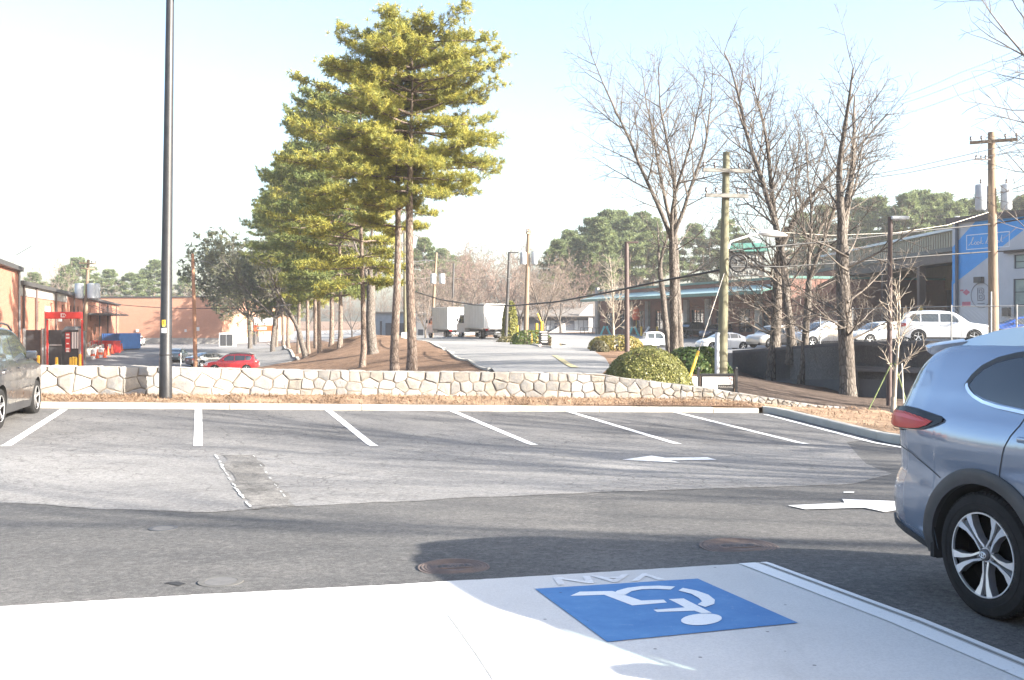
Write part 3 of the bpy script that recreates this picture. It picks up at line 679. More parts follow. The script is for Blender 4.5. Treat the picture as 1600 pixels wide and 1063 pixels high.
class Shell:
    """car body: half width W(x, z), upper outline, wheel arches; x runs from the rear bumper forward"""
    def __init__(s, sp):
        s.sp = sp; s.prof = smooth_prof(sp['top'], 2); s.px = [a for a, _ in s.prof]; s.pz = [b for _, b in s.prof]
    def plan(s, x):
        sp = s.sp; return float(np.interp(x, [a for a, _ in sp['plan']], [b for _, b in sp['plan']]))
    def W(s, x, z):
        sp = s.sp; w = s.plan(x)-float(np.interp(z, [a for a, _ in sp['sec']], [b for _, b in sp['sec']]))
        for wx in sp['wx']: w += sp.get('flare', .012)*math.exp(-((x-wx)/.5)**2)*max(0, min(1, (sp['belt']-z)/.3))
        return w
    def zhi(s, x): return float(np.interp(x, s.px, s.pz))
    def zlo(s, x):
        sp = s.sp; z = float(np.interp(x, [a for a, _ in sp['bot']], [b for _, b in sp['bot']]))
        for wx in sp['wx']:
            d = abs(x-wx); ra = sp['ra']
            if d < ra: z = max(z, sp['r']+math.sqrt(ra*ra-d*d))
        return z
    def mesh(s, holes=()):
        sp = s.sp; L = sp['L']; nx = sp.get('nx', 70); rd = sp.get('rd', .07); cr = sp.get('crown', .035)
        xs = [a for a, _ in resample(s.prof, nx)]
        for wx in sp['wx']:
            xs += [wx+sp['ra']*math.cos(math.pi*k/14) for k in range(15)]+[wx-sp['ra']-.004, wx+sp['ra']+.004]
        xs += [0, .02, .05, .1, .16, .24, .34, L-.34, L-.24, L-.16, L-.1, L-.05, L-.02, L]
        xs = sorted(set(round(x, 4) for x in xs if 0 <= x <= L)); xs = [x for i, x in enumerate(xs) if i == 0 or x-xs[i-1] > .0035]
        m = sp.get('nz', 14); tops = [1, .62, .34, .15, .04, 0]
        cols = []
        for x in xs:
            lo_, hi_ = s.zlo(x), s.zhi(x); r_ = min(rd, max(.01, (hi_-lo_)*.45)); col = []
            zs = [lo_+(hi_-r_-lo_)*k/m for k in range(m)]+[hi_-r_*t for t in tops]
            for z in zs:
                e = s.ends(x, z); y = s.W(x, z); dt = hi_-z
                if dt < r_: y -= r_*(1-math.sqrt(max(0, 1-(1-dt/r_)**2)))
                col.append((e, y, z))
            cols.append(col)
        n = len(cols[0]); mb = MB(); k = 5; cut = lambda p: any(inside(h, p[0], p[2]) for h in holes)
        for sg in (1, -1):
            V = [(x, sg*y, z) for c in cols for x, y, z in c]
            F = []; MI = []
            for i in range(len(cols)-1):
                for j in range(n-1):
                    q = (i*n+j, (i+1)*n+j, (i+1)*n+j+1, i*n+j+1); cx = sum(V[a][0] for a in q)/4; cz = sum(V[a][2] for a in q)/4
                    if holes and cut((cx, 0, cz)): continue
                    mb_i = 1 if cz < sp.get('clad', 0) else 0
                    F.append(q if sg < 0 else q[::-1]); MI.append(mb_i)
            o = len(mb.V); mb.V += V; mb.F += [tuple(a+o for a in f) for f in F]; mb.M += MI
        # roof, bonnet, ends: strips across
        def strip(rowfun, cnt, mi=0, skip=None):
            T = [-1, -.85, -.6, -.3, 0, .3, .6, .85, 1]; V = []
            for i in range(cnt):
                x, y, z, bx, bz = rowfun(i)
                for t in T: V.append((x+bx*(1-t*t), y*t, z+bz*(1-t*t)))
            w = len(T); F = [(i*w+j, (i+1)*w+j, (i+1)*w+j+1, i*w+j+1) for i in range(cnt-1) for j in range(w-1) if not (skip and skip(sum(V[a][0] for a in (i*w+j, (i+1)*w+j))/2, (T[j]+T[j+1])/2))]
            mb.add(V, F, mi)
        strip(lambda i: (cols[i][-1][0], cols[i][-1][1], cols[i][-1][2], (-sp.get('rb', .06) if i == 0 else (-sp.get('rb', .06)*max(0, 1-xs[i]/.5)**2 if xs[i] < .5 else sp.get('fb', .12)*max(0, 1-(L-xs[i])/.8)**2 if L-xs[i] < .8 else 0)), cr*min(1, 1)), len(cols), 0, sp.get('topskip'))
        strip(lambda i: (cols[0][i][0], cols[0][i][1], cols[0][i][2], -sp.get('rb', .06), cr*(1 if i == n-1 else max(0, (i-n+8)/8))), n)
        strip(lambda i: (cols[-1][i][0], cols[-1][i][1], cols[-1][i][2], sp.get('fb', .12), cr*(1 if i == n-1 else max(0, (i-n+8)/8))), n)
        strip(lambda i: (cols[i][0][0], cols[i][0][1], cols[i][0][2], (-sp.get('rb', .06) if i == 0 else sp.get('fb', .12) if i == len(cols)-1 else 0), 0), len(cols), 2)
        return mb
    def ends(s, x, z):
        sp = s.sp; L = sp['L']; e = .9
        if x < e: x += float(np.interp(z, [a for a, _ in sp['xr']], [b for _, b in sp['xr']]))*(1-x/e)**2
        if x > L-e: x -= float(np.interp(z, [a for a, _ in sp['xf']], [b for _, b in sp['xf']]))*(1-(L-x)/e)**2
        return x
    def panel(s, mb, poly, sg, off=.006, thick=.012, mi=0, step=.09):
        bm = bmesh.new(); bm.faces.new([bm.verts.new((p[0], p[1], 0)) for p in poly])
        x0 = min(p[0] for p in poly); x1 = max(p[0] for p in poly); z0 = min(p[1] for p in poly); z1 = max(p[1] for p in poly)
        for lo_, hi_, ax in ((x0, x1, 0), (z0, z1, 1)):
            n = int((hi_-lo_)/step)
            for k in range(1, n+1):
                c = lo_+(hi_-lo_)*k/(n+1); co = (c, 0, 0) if ax == 0 else (0, c, 0); no = (1, 0, 0) if ax == 0 else (0, 1, 0)
                bmesh.ops.bisect_plane(bm, geom=bm.verts[:]+bm.edges[:]+bm.faces[:], plane_co=co, plane_no=no)
        if thick:
            be = [e for e in bm.edges if e.is_boundary]; r = bmesh.ops.extrude_edge_only(bm, edges=be)
            for v in r['geom']:
                if isinstance(v, bmesh.types.BMVert): v.co.z = 1
        bm.verts.index_update()
        V = [(v.co.x, sg*(s.W(v.co.x, v.co.y)+off-(thick if v.co.z > .5 else 0)), v.co.y) for v in bm.verts]
        F = [tuple(v.index for v in f.verts) for f in bm.faces]
        mb.add(V, F, mi); bm.free()
    def ribbon(s, mb, line, sg, w, off=.003, mi=0, thick=.0, dense=.06):
        pts = []
        for a, b in zip(line[:-1], line[1:]):
            k = max(1, int(math.hypot(b[0]-a[0], b[1]-a[1])/dense))
            pts += [(a[0]+(b[0]-a[0])*i/k, a[1]+(b[1]-a[1])*i/k) for i in range(k)]
        pts.append(line[-1]); A = []
        for i, p in enumerate(pts):
            a = pts[max(0, i-1)]; b = pts[min(len(pts)-1, i+1)]; dx, dz = b[0]-a[0], b[1]-a[1]; l = math.hypot(dx, dz) or 1
            nx, nz = -dz/l*w/2, dx/l*w/2
            for q in ((p[0]+nx, p[1]+nz), (p[0]-nx, p[1]-nz)):
                A.append((q[0], sg*(s.W(*q)+off), q[1]))
            if thick:
                for q in ((p[0]-nx, p[1]-nz), (p[0]+nx, p[1]+nz)): A.append((q[0], sg*(s.W(*q)+off-thick), q[1]))
        k = 4 if thick else 2
        F = [(i*k+j, (i+1)*k+j, (i+1)*k+(j+1) % k, i*k+(j+1) % k) for i in range(len(pts)-1) for j in (range(4) if thick else range(1))]
        mb.add(A, F, mi)

def wheel(parent, x, y, sg, r, w, style='five', rimr=None, hero=False):
    rr = rimr or r*.66; n = 64 if hero else 24
    wh = MB()
    prof = [(rr*.97, -w/2+.03), (rr*1.0, -w/2+.012), (rr*1.06, -w/2+.002), (r*.86, -w/2), (r*.95, -w/2+.012), (r*.99, -w/2+.04), (r, -w/2+.08), (r, w/2-.08), (r*.99, w/2-.04), (r*.95, w/2-.012), (r*.86, w/2), (rr*1.06, w/2-.002), (rr*1.0, w/2-.012), (rr*.97, w/2-.03)]
    pr2 = []
    for a, b in prof: pr2.append((a, b))
    wh.lathe(pr2, (0, 0, 0), n, 0, 'Y')
    if hero:   # tread blocks on the shoulder and raised lettering ring on the sidewall
        for k in range(72):
            a = 2*math.pi*k/72
            for b0, b1 in ((-w/2+.02, -w/2+.075), (w/2-.075, w/2-.02), (-.05, .05)):
                c = [(r*.972, b0), (r*1.004, b0+.012), (r*1.004, b1-.004), (r*.972, b1)]; da = .03
                V = [(q*math.cos(a+d), b, q*math.sin(a+d)) for d in (-da, da) for q, b in c]
                wh.add(V, [(0, 1, 5, 4), (1, 2, 6, 5), (2, 3, 7, 6), (0, 1, 2, 3), (4, 5, 6, 7)])
        wh.lathe([(r*.80, -w/2-.001), (r*.805, -w/2-.004), (r*.83, -w/2-.004), (r*.835, -w/2-.001)], (0, 0, 0), n, 0, 'Y')
    o = wh.build('wheel', m_tyre, parent, smooth=30); o.location = (x, y, r); o.rotation_euler = (0, 0, 0 if sg < 0 else math.pi)
    # rim faces -Y in wheel space
    rm = MB(); f = -w/2
    rm.lathe([(rr*.99, f+.012), (rr*.985, f+.004), (rr*.955, f+.004), (rr*.95, f+.02)], (0, 0, 0), n, 0, 'Y')
    rm.lathe([(0, f+.035), (rr*.17, f+.035), (rr*.2, f+.05)], (0, 0, 0), 20, 0, 'Y')
    rm.lathe([(rr*.95, f+.03), (rr*.93, f+.13), (rr*.5, f+.13)], (0, 0, 0), 24, 1, 'Y'); rm.lathe([(rr*.92, f+.12), (rr*.5, f+.11), (0, f+.11)], (0, 0, 0), 24, 1, 'Y')
    if style == 'hero':
        for k in range(5):
            a = math.pi/2+math.pi+2*math.pi*k/5+.05
            def pt(rad, t, dep): return (rad*math.cos(a)-t*math.sin(a), f+dep, rad*math.sin(a)+t*math.cos(a))
            for sg2 in (1, -1):   # twin bright arms
                inner = [(.16, .055, .030), (.45, .030, .022), (.72, .050, .014), (.955, .100, .006)]; outer = [(.16, .105, .032), (.42, .085, .024), (.70, .150, .016), (.955, .285, .006)]
                V = []
                for (r0, t0, d0), (r1, t1, d1) in zip(inner, outer):
                    V += [pt(rr*r0, sg2*rr*t0, d0), pt(rr*r1*(1 if r0 < .9 else .96), sg2*rr*t1, d1), pt(rr*r1*.985, sg2*rr*t1*.96, d1+.055), pt(rr*r0, sg2*rr*t0*.9, d0+.05)]
                F = [(i*4+j, (i+1)*4+j, (i+1)*4+(j+1) % 4, i*4+(j+1) % 4) for i in range(3) for j in range(4)]
                rm.add(V, F, 0)
            V = []
            for r0, t0, d0 in ((.2, .05, .05), (.45, .035, .035), (.72, .05, .026), (.93, .095, .022)): V += [pt(rr*r0, -rr*t0, d0), pt(rr*r0, 0, d0+.014), pt(rr*r0, rr*t0, d0)]
            rm.add(V, [(i*3+j, (i+1)*3+j, (i+1)*3+j+1, i*3+j+1) for i in range(3) for j in range(2)], 2)
            c = pt(rr*.24, 0, .03); rm.lathe([(0, .0), (.011, .0), (.013, .012)], (c[0], c[1], c[2]), 8, 2, 'Y')
        # round cap with an interlaced oval badge
        rm.lathe([(0, f+.012), (rr*.115, f+.012), (rr*.135, f+.02), (rr*.14, f+.045)], (0, 0, 0), 28, 2, 'Y')
        for ra, rb, cz in ((rr*.098, rr*.07, 0), (rr*.035, rr*.066, 0), (rr*.06, rr*.03, rr*.026)):
            pts = [(ra*math.cos(2*math.pi*q/24), f+.010, cz+rb*math.sin(2*math.pi*q/24)) for q in range(25)]
            rm.tube(pts, rr*.009, 5, 0)
    else:
        ns = 5 if style == 'five' else 7
        for k in range(ns):
            a = math.pi/2+2*math.pi*k/ns
            V = []
            for r0, t0, d0 in ((.15, .10, .035), (.55, .085, .028), (.97, .13, .012)):
                for t, dd in ((-t0, 0), (t0, 0), (t0*.7, .05), (-t0*.7, .05)):
                    V.append((rr*r0*math.cos(a)-rr*t*math.sin(a), f+d0+dd, rr*r0*math.sin(a)+rr*t*math.cos(a)))
            rm.add(V, [(i*4+j, (i+1)*4+j, (i+1)*4+(j+1) % 4, i*4+(j+1) % 4) for i in range(2) for j in range(4)], 0)
    ro = rm.build('rim', [m_rim, m_rimdark, m_rimgrey], o, smooth=30)
    return o

def sec(belt, H, tum, sill=.05):
    return [(.2, .06), (.35, sill*.5), (.5, .015), (.62, .004), (.72, .0), (belt-.16, .004), (belt-.06, .02), (belt, .045), (belt+.12, .045+tum*.22), (H-.15, tum*.9), (H-.05, tum*1.05), (H, tum*1.1)]
TYPES = {}
TYPES['suv'] = dict(L=4.75, belt=1.12, r=.36, ra=.42, wx=(.92, 3.72), crown=.04, rb=.07, fb=.13, clad=.42,
    top=[(0, 1.02), (.08, 1.12), (.22, 1.40), (.34, 1.60), (.55, 1.68), (1.4, 1.74), (2.2, 1.73), (2.75, 1.66), (3.1, 1.42), (3.5, 1.10), (3.8, 1.06), (4.4, .98), (4.68, .86), (4.75, .72)],
    plan=[(0, .76), (.1, .85), (.25, .90), (.6, .93), (1.5, .94), (3.6, .93), (4.2, .89), (4.5, .82), (4.65, .74), (4.75, .62)],
    sec=sec(1.12, 1.74, .22), bot=[(0, .40), (.4, .28), (.7, .22), (4.0, .22), (4.5, .24), (4.75, .32)], xr=[(.2, .14), (.45, .02), (.6, 0), (.75, .03), (1.1, .08)], xf=[(.2, .12), (.5, 0), (.75, .02), (1, .12)],
    wins=[[(.62, 1.17), (1.02, 1.15), (1.02, 1.56), (.66, 1.55), (.48, 1.42)], [(1.08, 1.15), (1.95, 1.14), (1.95, 1.58), (1.08, 1.575)], [(2.03, 1.14), (3.02, 1.14), (2.98, 1.24), (2.70, 1.50), (2.5, 1.575), (2.03, 1.585)]],
    ws=(2.82, 3.42, .66, .74), rw=(.10, .30, .72, .60), tl=[(.03, .86), (.30, .92), (.30, 1.06), (.06, 1.10)], hl=[(4.36, .74), (4.60, .70), (4.62, .82), (4.30, .92)], mir=(2.95, 1.16), door=(1.02, 2.0, 3.08))
TYPES['sedan'] = dict(L=4.8, belt=.92, r=.32, ra=.375, wx=(1.02, 3.82), crown=.03, rb=.07, fb=.14, clad=0,
    top=[(0, .92), (.12, 1.02), (.6, 1.06), (.95, 1.14), (1.35, 1.34), (1.8, 1.42), (2.3, 1.44), (2.7, 1.40), (3.1, 1.22), (3.6, .98), (4.1, .90), (4.6, .78), (4.8, .62)],
    plan=[(0, .72), (.1, .80), (.3, .87), (.8, .90), (2.4, .91), (3.8, .90), (4.3, .86), (4.6, .76), (4.8, .60)],
    sec=sec(.94, 1.44, .21), bot=[(0, .36), (.5, .22), (.8, .18), (4.1, .18), (4.8, .26)], xr=[(.2, .12), (.45, .02), (.6, 0), (.8, .03), (1, .06)], xf=[(.2, .10), (.45, 0), (.7, .03), (.9, .12)],
    wins=[[(1.18, .99), (1.42, .975), (1.42, 1.29), (1.30, 1.20)], [(1.47, .975), (2.15, .965), (2.15, 1.335), (1.75, 1.335), (1.47, 1.30)], [(2.22, .965), (3.22, .96), (3.15, 1.06), (2.85, 1.24), (2.6, 1.325), (2.22, 1.34)]],
    ws=(2.78, 3.5, .62, .72), rw=(.72, 1.42, .70, .60), tl=[(.03, .74), (.34, .80), (.36, .90), (.08, .92)], hl=[(4.35, .62), (4.62, .58), (4.64, .68), (4.26, .76)], mir=(3.1, 1.0), door=(1.3, 2.18, 3.3))
TYPES['pickup'] = dict(L=5.5, belt=1.15, r=.40, ra=.47, wx=(1.05, 4.45), crown=.02, rb=.03, fb=.06, clad=.45, rd=.04,
    top=[(0, 1.02), (.04, 1.13), (1.68, 1.14), (1.76, 1.16), (1.82, 1.70), (1.92, 1.80), (2.9, 1.83), (3.3, 1.80), (3.62, 1.52), (3.86, 1.22), (3.95, 1.19), (5.1, 1.14), (5.4, 1.08), (5.5, .80)],
    plan=[(0, .86), (.06, .90), (.3, .92), (3.7, .92), (4.4, .90), (5.3, .86), (5.45, .80), (5.5, .72)],
    sec=sec(1.15, 1.83, .12), bot=[(0, .55), (.6, .5), (1.6, .36), (3.9, .36), (5.0, .42), (5.5, .5)], xr=[(.3, .05), (1, 0)], xf=[(.3, .05), (.9, 0), (1.2, .06)],
    wins=[[(2.0, 1.24), (2.62, 1.22), (2.62, 1.68), (1.98, 1.67)], [(2.72, 1.22), (3.56, 1.21), (3.5, 1.34), (3.3, 1.62), (3.18, 1.69), (2.72, 1.69)]],
    ws=(3.36, 3.84, .72, .76), rw=(1.785, 1.84, .66, .64), tl=[(.02, .82), (.10, .82), (.10, 1.06), (.02, 1.06)], hl=[(5.2, .86), (5.4, .86), (5.4, 1.0), (5.18, 1.0)], mir=(3.5, 1.3), door=(1.95, 2.67, 3.7), bed=(.12, 1.62))
def scaled(base, sl=1, sh=1, **kw):
    b = dict(TYPES[base]); f2 = lambda L_: [(a*sl, c*sh) for a, c in L_]
    for k in ('top', 'tl', 'hl'): b[k] = f2(b[k])
    b['wins'] = [f2(w) for w in b['wins']]; b['bot'] = f2(b['bot']); b['plan'] = [(a*sl, c) for a, c in b['plan']]
    for k in ('sec', 'xr', 'xf'): b[k] = [(a*sh, c) for a, c in b[k]]
    b['L'] *= sl; b['belt'] *= sh; b['wx'] = tuple(x*sl for x in b['wx']); b['ws'] = (b['ws'][0]*sl, b['ws'][1]*sl, *b['ws'][2:]); b['rw'] = (b['rw'][0]*sl, b['rw'][1]*sl, *b['rw'][2:])
    b['mir'] = (b['mir'][0]*sl, b['mir'][1]*sh); b['door'] = tuple(x*sl for x in b['door'])
    if 'bed' in b: b['bed'] = tuple(x*sl for x in b['bed'])
    b.update(kw); return b
def top_glass(sh, seg, name, root, m):
    x0, x1, w0, w1 = seg; mb = MB(); V = []; n = 8; T = [-1, -.6, -.2, .2, .6, 1]; cr = sh.sp.get('crown', .035)
    for i in range(n+1):
        x = x0+(x1-x0)*i/n; z = sh.zhi(x); dz = (sh.zhi(x+.02)-sh.zhi(x-.02)); l = math.hypot(dz, .04); nx, nz = -dz/l, .04/l; w = w0+(w1-w0)*i/n
        b = -sh.sp.get('rb', .06)*max(0, 1-x/.5)**2 if x < .5 else 0
        for t in T:
            e = sh.ends(x, z)
            V.append((e+b*(1-(t*w/max(.3, sh.W(x, z)))**2)+nx*.012, t*w, z+cr*(1-(t*w/max(.3, sh.W(x, z)))**2)+nz*.012))
    k = len(T); mb.add(V, [(i*k+j, (i+1)*k+j, (i+1)*k+j+1, i*k+j+1) for i in range(n) for j in range(k-1)])
    return mb.build(name, m, root, smooth=True)
def car(name, label, cat, loc, heading, spec, body, group=None, glass=None, detail=True, style='five', rails=False):
    """heading: compass angle of the nose in the ground plane, degrees from +X; loc: centre of the car on the ground"""
    sp = TYPES[spec] if isinstance(spec, str) else spec; root = thing(name, label, cat, loc, R(heading), group); sh = Shell(sp); g = glass or m_glass
    L = sp['L']; mb = sh.mesh(); off = Vector((-L/2, 0, 0))
    def fin(mb_, nm, mats, smooth=False, par=None):
        mb_.V = [(v[0]-L/2, v[1], v[2]) for v in mb_.V]; return mb_.build(nm, mats, par or root, smooth=smooth)
    fin(mb, 'body', [body, m_trim, m_under], 32)
    for sg in (-1, 1):
        for w in sp['wins']:
            b = MB(); sh.panel(b, w, sg, .005, .012); fin(b, 'window', g, 30)
        b = MB(); sh.panel(b, sp['tl'], sg, .012, .03); fin(b, 'taillight', m_red, 30)
        b = MB(); sh.panel(b, sp['hl'], sg, .012, .03); fin(b, 'headlight', m_lamp, 30)
        if detail:
            mx, mz = sp['mir']; y = sg*(sh.W(mx, mz)+.11); b = MB()
            b.rbox((mx, y, mz+.05), (.13, .20, .15), .035); b.rbox((mx, y-sg*.1, mz-.03), (.08, .12, .04), .012); fin(b, 'mirror', body, 30)
            for i in range(len(sp['door'])-1):
                hx = sp['door'][i]+.16; b = MB(); hz = sp['belt']-.13; y = sg*(sh.W(hx, hz)+.02)
                b.rbox((hx, y, hz), (.18, .03, .03), .01); fin(b, 'door_handle', body, 30)
            for dx in sp['door']: b = MB(); sh.ribbon(b, [(dx, sp['bot'][2][1]+.12), (dx, sp['belt'])], sg, .010, .003); fin(b, 'door_seam', m_under)
        if rails:
            b = MB(); xs = np.linspace(.75, 2.7, 9)*L/4.75
            b.tube([(x, sg*(sh.W(x, sh.zhi(x)-.05)-.06), sh.zhi(x)+(.075 if 0 < i < 8 else .01)) for i, x in enumerate(xs)], .02, 6); fin(b, 'roof_rail', m_trim, 30)
    for seg, nm in ((sp['ws'], 'windscreen'), (sp['rw'], 'rear_window')):
        o = top_glass(sh, seg, nm, root, g); o.location = (-L/2, 0, 0)
    b = MB(); b.rbox((-sp.get('rb', .06)-.005, 0, .78 if 'sedan' not in str(spec) else .7), (.02, .34, .16), .005); fin(b, 'number_plate', m_plate)
    for wx in sp['wx']:
        for sg in (-1, 1):
            wheel(root, wx-L/2, sg*(sh.plan(wx)-.115), sg, sp['r'], .23, style)
    if 'bed' in sp:
        a, c = sp['bed']; b = MB(); b.bbox((a-L/2, -.70, sh.zhi(1.0)+.006), (c-L/2, .70, sh.zhi(1.0)+.03)); b.build('bed_cover', m_trim, root)
    return root

# ---- the blue grey SUV standing beside the blue marking
def hero_suv():
    H = dict(L=4.95, belt=1.24, r=.381, ra=.445, wx=(1.10, 3.95), crown=.045, rb=.09, fb=.16, clad=0, flare=.020, nx=150, nz=34, rd=.085,
        top=[(0, 1.16), (.05, 1.26), (.13, 1.42), (.22, 1.55), (.33, 1.635), (.55, 1.685), (1.1, 1.722), (1.8, 1.735), (2.5, 1.72), (2.9, 1.67), (3.3, 1.48), (3.75, 1.20), (3.95, 1.13), (4.3, 1.08), (4.7, .98), (4.88, .86), (4.95, .74)],
        plan=[(0, .66), (.04, .73), (.09, .80), (.15, .85), (.22, .885), (.32, .912), (.5, .935), (.8, .95), (1.1, .955), (2.4, .955), (3.9, .95), (4.4, .90), (4.7, .82), (4.88, .70), (4.95, .60)],
        sec=[(.2, .09), (.34, .045), (.42, .02), (.55, .010), (.68, .012), (.78, .020), (.86, .022), (.94, .012), (1.02, .002), (1.08, .002), (1.13, .010), (1.19, .028), (1.24, .052), (1.30, .078), (1.36, .098), (1.5, .165), (1.6, .225), (1.66, .27), (1.74, .33)],
        bot=[(0, .42), (.12, .40), (.3, .355), (.62, .30), (1.6, .26), (3.5, .26), (4.5, .26), (4.95, .36)],
        xr=[(.3, .20), (.40, .08), (.47, .02), (.56, 0), (.66, .005), (.74, .04), (.80, .085), (.92, .10), (1.05, .105), (1.10, .07), (1.16, .05), (1.22, .07), (1.4, .12)], xf=[(.2, .10), (.45, 0), (.7, .02), (1, .12)])
    ang = 17.3; F = Vector((math.sin(R(ang)), -math.cos(R(ang)), 0)); N = Vector((F.y, -F.x, 0))
    hub = Vector((2.869, 6.262, 0))          # outer face of the right rear tyre on the ground
    base = hub+F*(4.95/2-1.10)-N*.945; base.z = 0.0
    root = thing('parked_suv', 'silver blue SUV at the right edge, its rear wheel beside the white concrete edge line', 'car', base, math.atan2(F.y, F.x))
    L = H['L']; sh = Shell(H); body = paint('silver blue car paint', (.235, .292, .385), .55, .14)
    t = NT('clear side glass')
    m_clear = glass_clear('green tinted clear glass', (.50, .66, .58), .1); m_priv = glass_dark('privacy glass', (.010, .013, .017))
    wq = [(.875, 1.405), (.905, 1.46), (.95, 1.505), (1.03, 1.55), (1.15, 1.582), (1.27, 1.60), (1.50, 1.615), (1.62, 1.618), (1.62, 1.283), (1.39, 1.295), (1.17, 1.312), (1.04, 1.331), (.95, 1.358), (.90, 1.385)]
    wr = [(1.67, 1.28), (2.42, 1.27), (2.42, 1.625), (1.67, 1.62)]
    wf = [(2.50, 1.27), (3.58, 1.25), (3.56, 1.30), (3.30, 1.45), (3.05, 1.56), (2.8, 1.615), (2.50, 1.625)]
    shrink = lambda p, k=.985: [((a-sum(x for x, _ in p)/len(p))*k+sum(x for x, _ in p)/len(p), (b-sum(z for _, z in p)/len(p))*(k-.05)+sum(z for _, z in p)/len(p)) for a, b in p]
    H['topskip'] = lambda x, t_: 2.98 < x < 3.66 and abs(t_) < .95
    mb = sh.mesh([shrink(wr), shrink(wf)])
    def fin(mb_, nm, mats, smooth=False, par=None, lab=None):
        mb_.V = [(v[0]-L/2, v[1], v[2]) for v in mb_.V]; o = mb_.build(nm, mats, par or root, smooth=smooth)
        if lab: o['label'] = lab
        return o
    fin(mb, 'body', [body, m_trim, m_under], 38)
    for sg in (-1, 1):
        for w, g, nm in ((wq, m_priv, 'rear_quarter_window'), (wr, m_clear, 'window'), (wf, m_clear, 'window')):
            b = MB(); sh.panel(b, w, sg, .006, .014 if g is m_priv else 0, 0, .05); fin(b, nm, g, 30)
        b = MB()   # black surround of the side glass
        top = [(.845, 1.395), (.872, 1.46), (.925, 1.52), (1.02, 1.57), (1.15, 1.603), (1.27, 1.621), (1.50, 1.637), (1.62, 1.64), (2.5, 1.648), (2.82, 1.637), (3.07, 1.58), (3.32, 1.47), (3.60, 1.30)]
        sh.ribbon(b, top, sg, .036, .0045, dense=.03)
        for x in (1.645, 2.46): sh.ribbon(b, [(x, 1.26), (x, 1.63)], sg, .085, .008)
        fin(b, 'window_surround', m_trim, 30)
        b = MB(); low = [(.852, 1.415), (.868, 1.392), (.90, 1.368), (.95, 1.342), (1.04, 1.314), (1.17, 1.294), (1.39, 1.277), (1.64, 1.265), (2.45, 1.252), (3.2, 1.238), (3.62, 1.235)]
        sh.ribbon(b, low, sg, .020, .012, thick=.012, dense=.03); fin(b, 'chrome_strip', m_chrome, 30)
        # tail lamp
        outer = [(.10, 1.165), (.20, 1.218), (.32, 1.232), (.46, 1.226), (.62, 1.208), (.72, 1.196), (.757, 1.183), (.752, 1.166), (.70, 1.142), (.62, 1.113), (.54, 1.094), (.44, 1.085), (.34, 1.082), (.26, 1.080), (.16, 1.090), (.10, 1.11)]
        b = MB(); sh.panel(b, outer, sg, .016, .03, 0, .035); tl = fin(b, 'taillight', m_trimgloss, 30)
        lens = [(.105, 1.155), (.20, 1.196), (.34, 1.197), (.50, 1.182), (.665, 1.160), (.62, 1.130), (.54, 1.104), (.44, 1.092), (.34, 1.089), (.26, 1.087), (.16, 1.097), (.105, 1.115)]
        b = MB(); sh.panel(b, lens, sg, .0225, .01, 0, .035); fin(b, 'lamp_lens', m_redlens, 30, tl); 
        b = MB(); sh.panel(b, [(.12, 1.150), (.22, 1.180), (.36, 1.182), (.54, 1.163), (.60, 1.152), (.50, 1.150), (.34, 1.158), (.2, 1.158)], sg, .0245, 0, 0, .035); fin(b, 'lamp_lens', m_pinklens, 30, tl)
        # black wheel arch mouldings
        for wx in H['wx']:
            b = MB(); V = []; n = 40; ri, ro = H['ra']-.012, H['ra']+.082
            a0, a1 = (R(-8), R(190)) if wx < 2 else (R(-12), R(196))
            for k in range(n+1):
                a = a0+(a1-a0)*k/n
                for rr, oo in ((ri, -.03), (ri, .012), (ri+.03, .020), (ro-.012, .018), (ro, .010), (ro, -.004)):
                    x, z = wx+rr*math.cos(a)*1.02, H['r']+rr*math.sin(a); z = max(z, .27)
                    V.append((x, sg*(sh.W(x, z)+oo), z))
            b.add(V, [(i*6+j, (i+1)*6+j, (i+1)*6+j+1, i*6+j+1) for i in range(n) for j in range(5)])
            fin(b, 'wheel_arch_trim', m_trim, 40)
        b = MB(); sh.panel(b, [(1.62, .27), (3.43, .27), (3.43, .40), (1.62, .40)], sg, .014, .03, 0, .1); fin(b, 'sill_trim', m_trim, 30)
        b = MB(); sh.ribbon(b, [(.10, .435), (.2, .415), (.34, .382), (.52, .345), (.61, .325)], sg, .045, .010, thick=.02, dense=.03); fin(b, 'bumper_trim', m_trim, 30)
        for line, w_ in (([(1.405, 1.262), (1.385, 1.20), (1.34, 1.135), (1.305, 1.06), (1.285, .98), (1.262, .90), (1.262, .80)], .007), ([(2.48, 1.24), (2.46, .9), (2.46, .41)], .007), ([(3.52, 1.24), (3.50, .9), (3.50, .41)], .007),
                         ([(.12, 1.072), (.2, 1.060), (.27, 1.066), (.36, 1.072)], .006), ([(.27, .965), (.42, .925), (.56, .87), (.70, .815), (.735, .80)], .006), ([(.30, 1.06), (.305, .96)], .004)):
            b = MB(); sh.ribbon(b, line, sg, w_, .0025, dense=.03); fin(b, 'panel_seam', m_under)
        for hx in (1.44, 2.56):
            b = MB(); y = sg*(sh.W(hx+.1, 1.12)+.022); b.rbox((hx+.10, y, 1.125), (.24, .035, .036), .014, 0, 0, 3); fin(b, 'door_handle', body, 40)
        b = MB(); b.rbox((3.42, sg*1.03, 1.30), (.17, .22, .17), .05, 0, 0, 3); b.rbox((3.44, sg*.94, 1.24), (.10, .12, .05), .015); fin(b, 'mirror', body, 40)
        b = MB(); sh.panel(b, [(4.40, .86), (4.68, .82), (4.70, .92), (4.36, 1.0)], sg, .012, .03); fin(b, 'headlight', m_lamp, 30)
        b = MB(); xs = np.linspace(.62, 3.0, 16); V = []
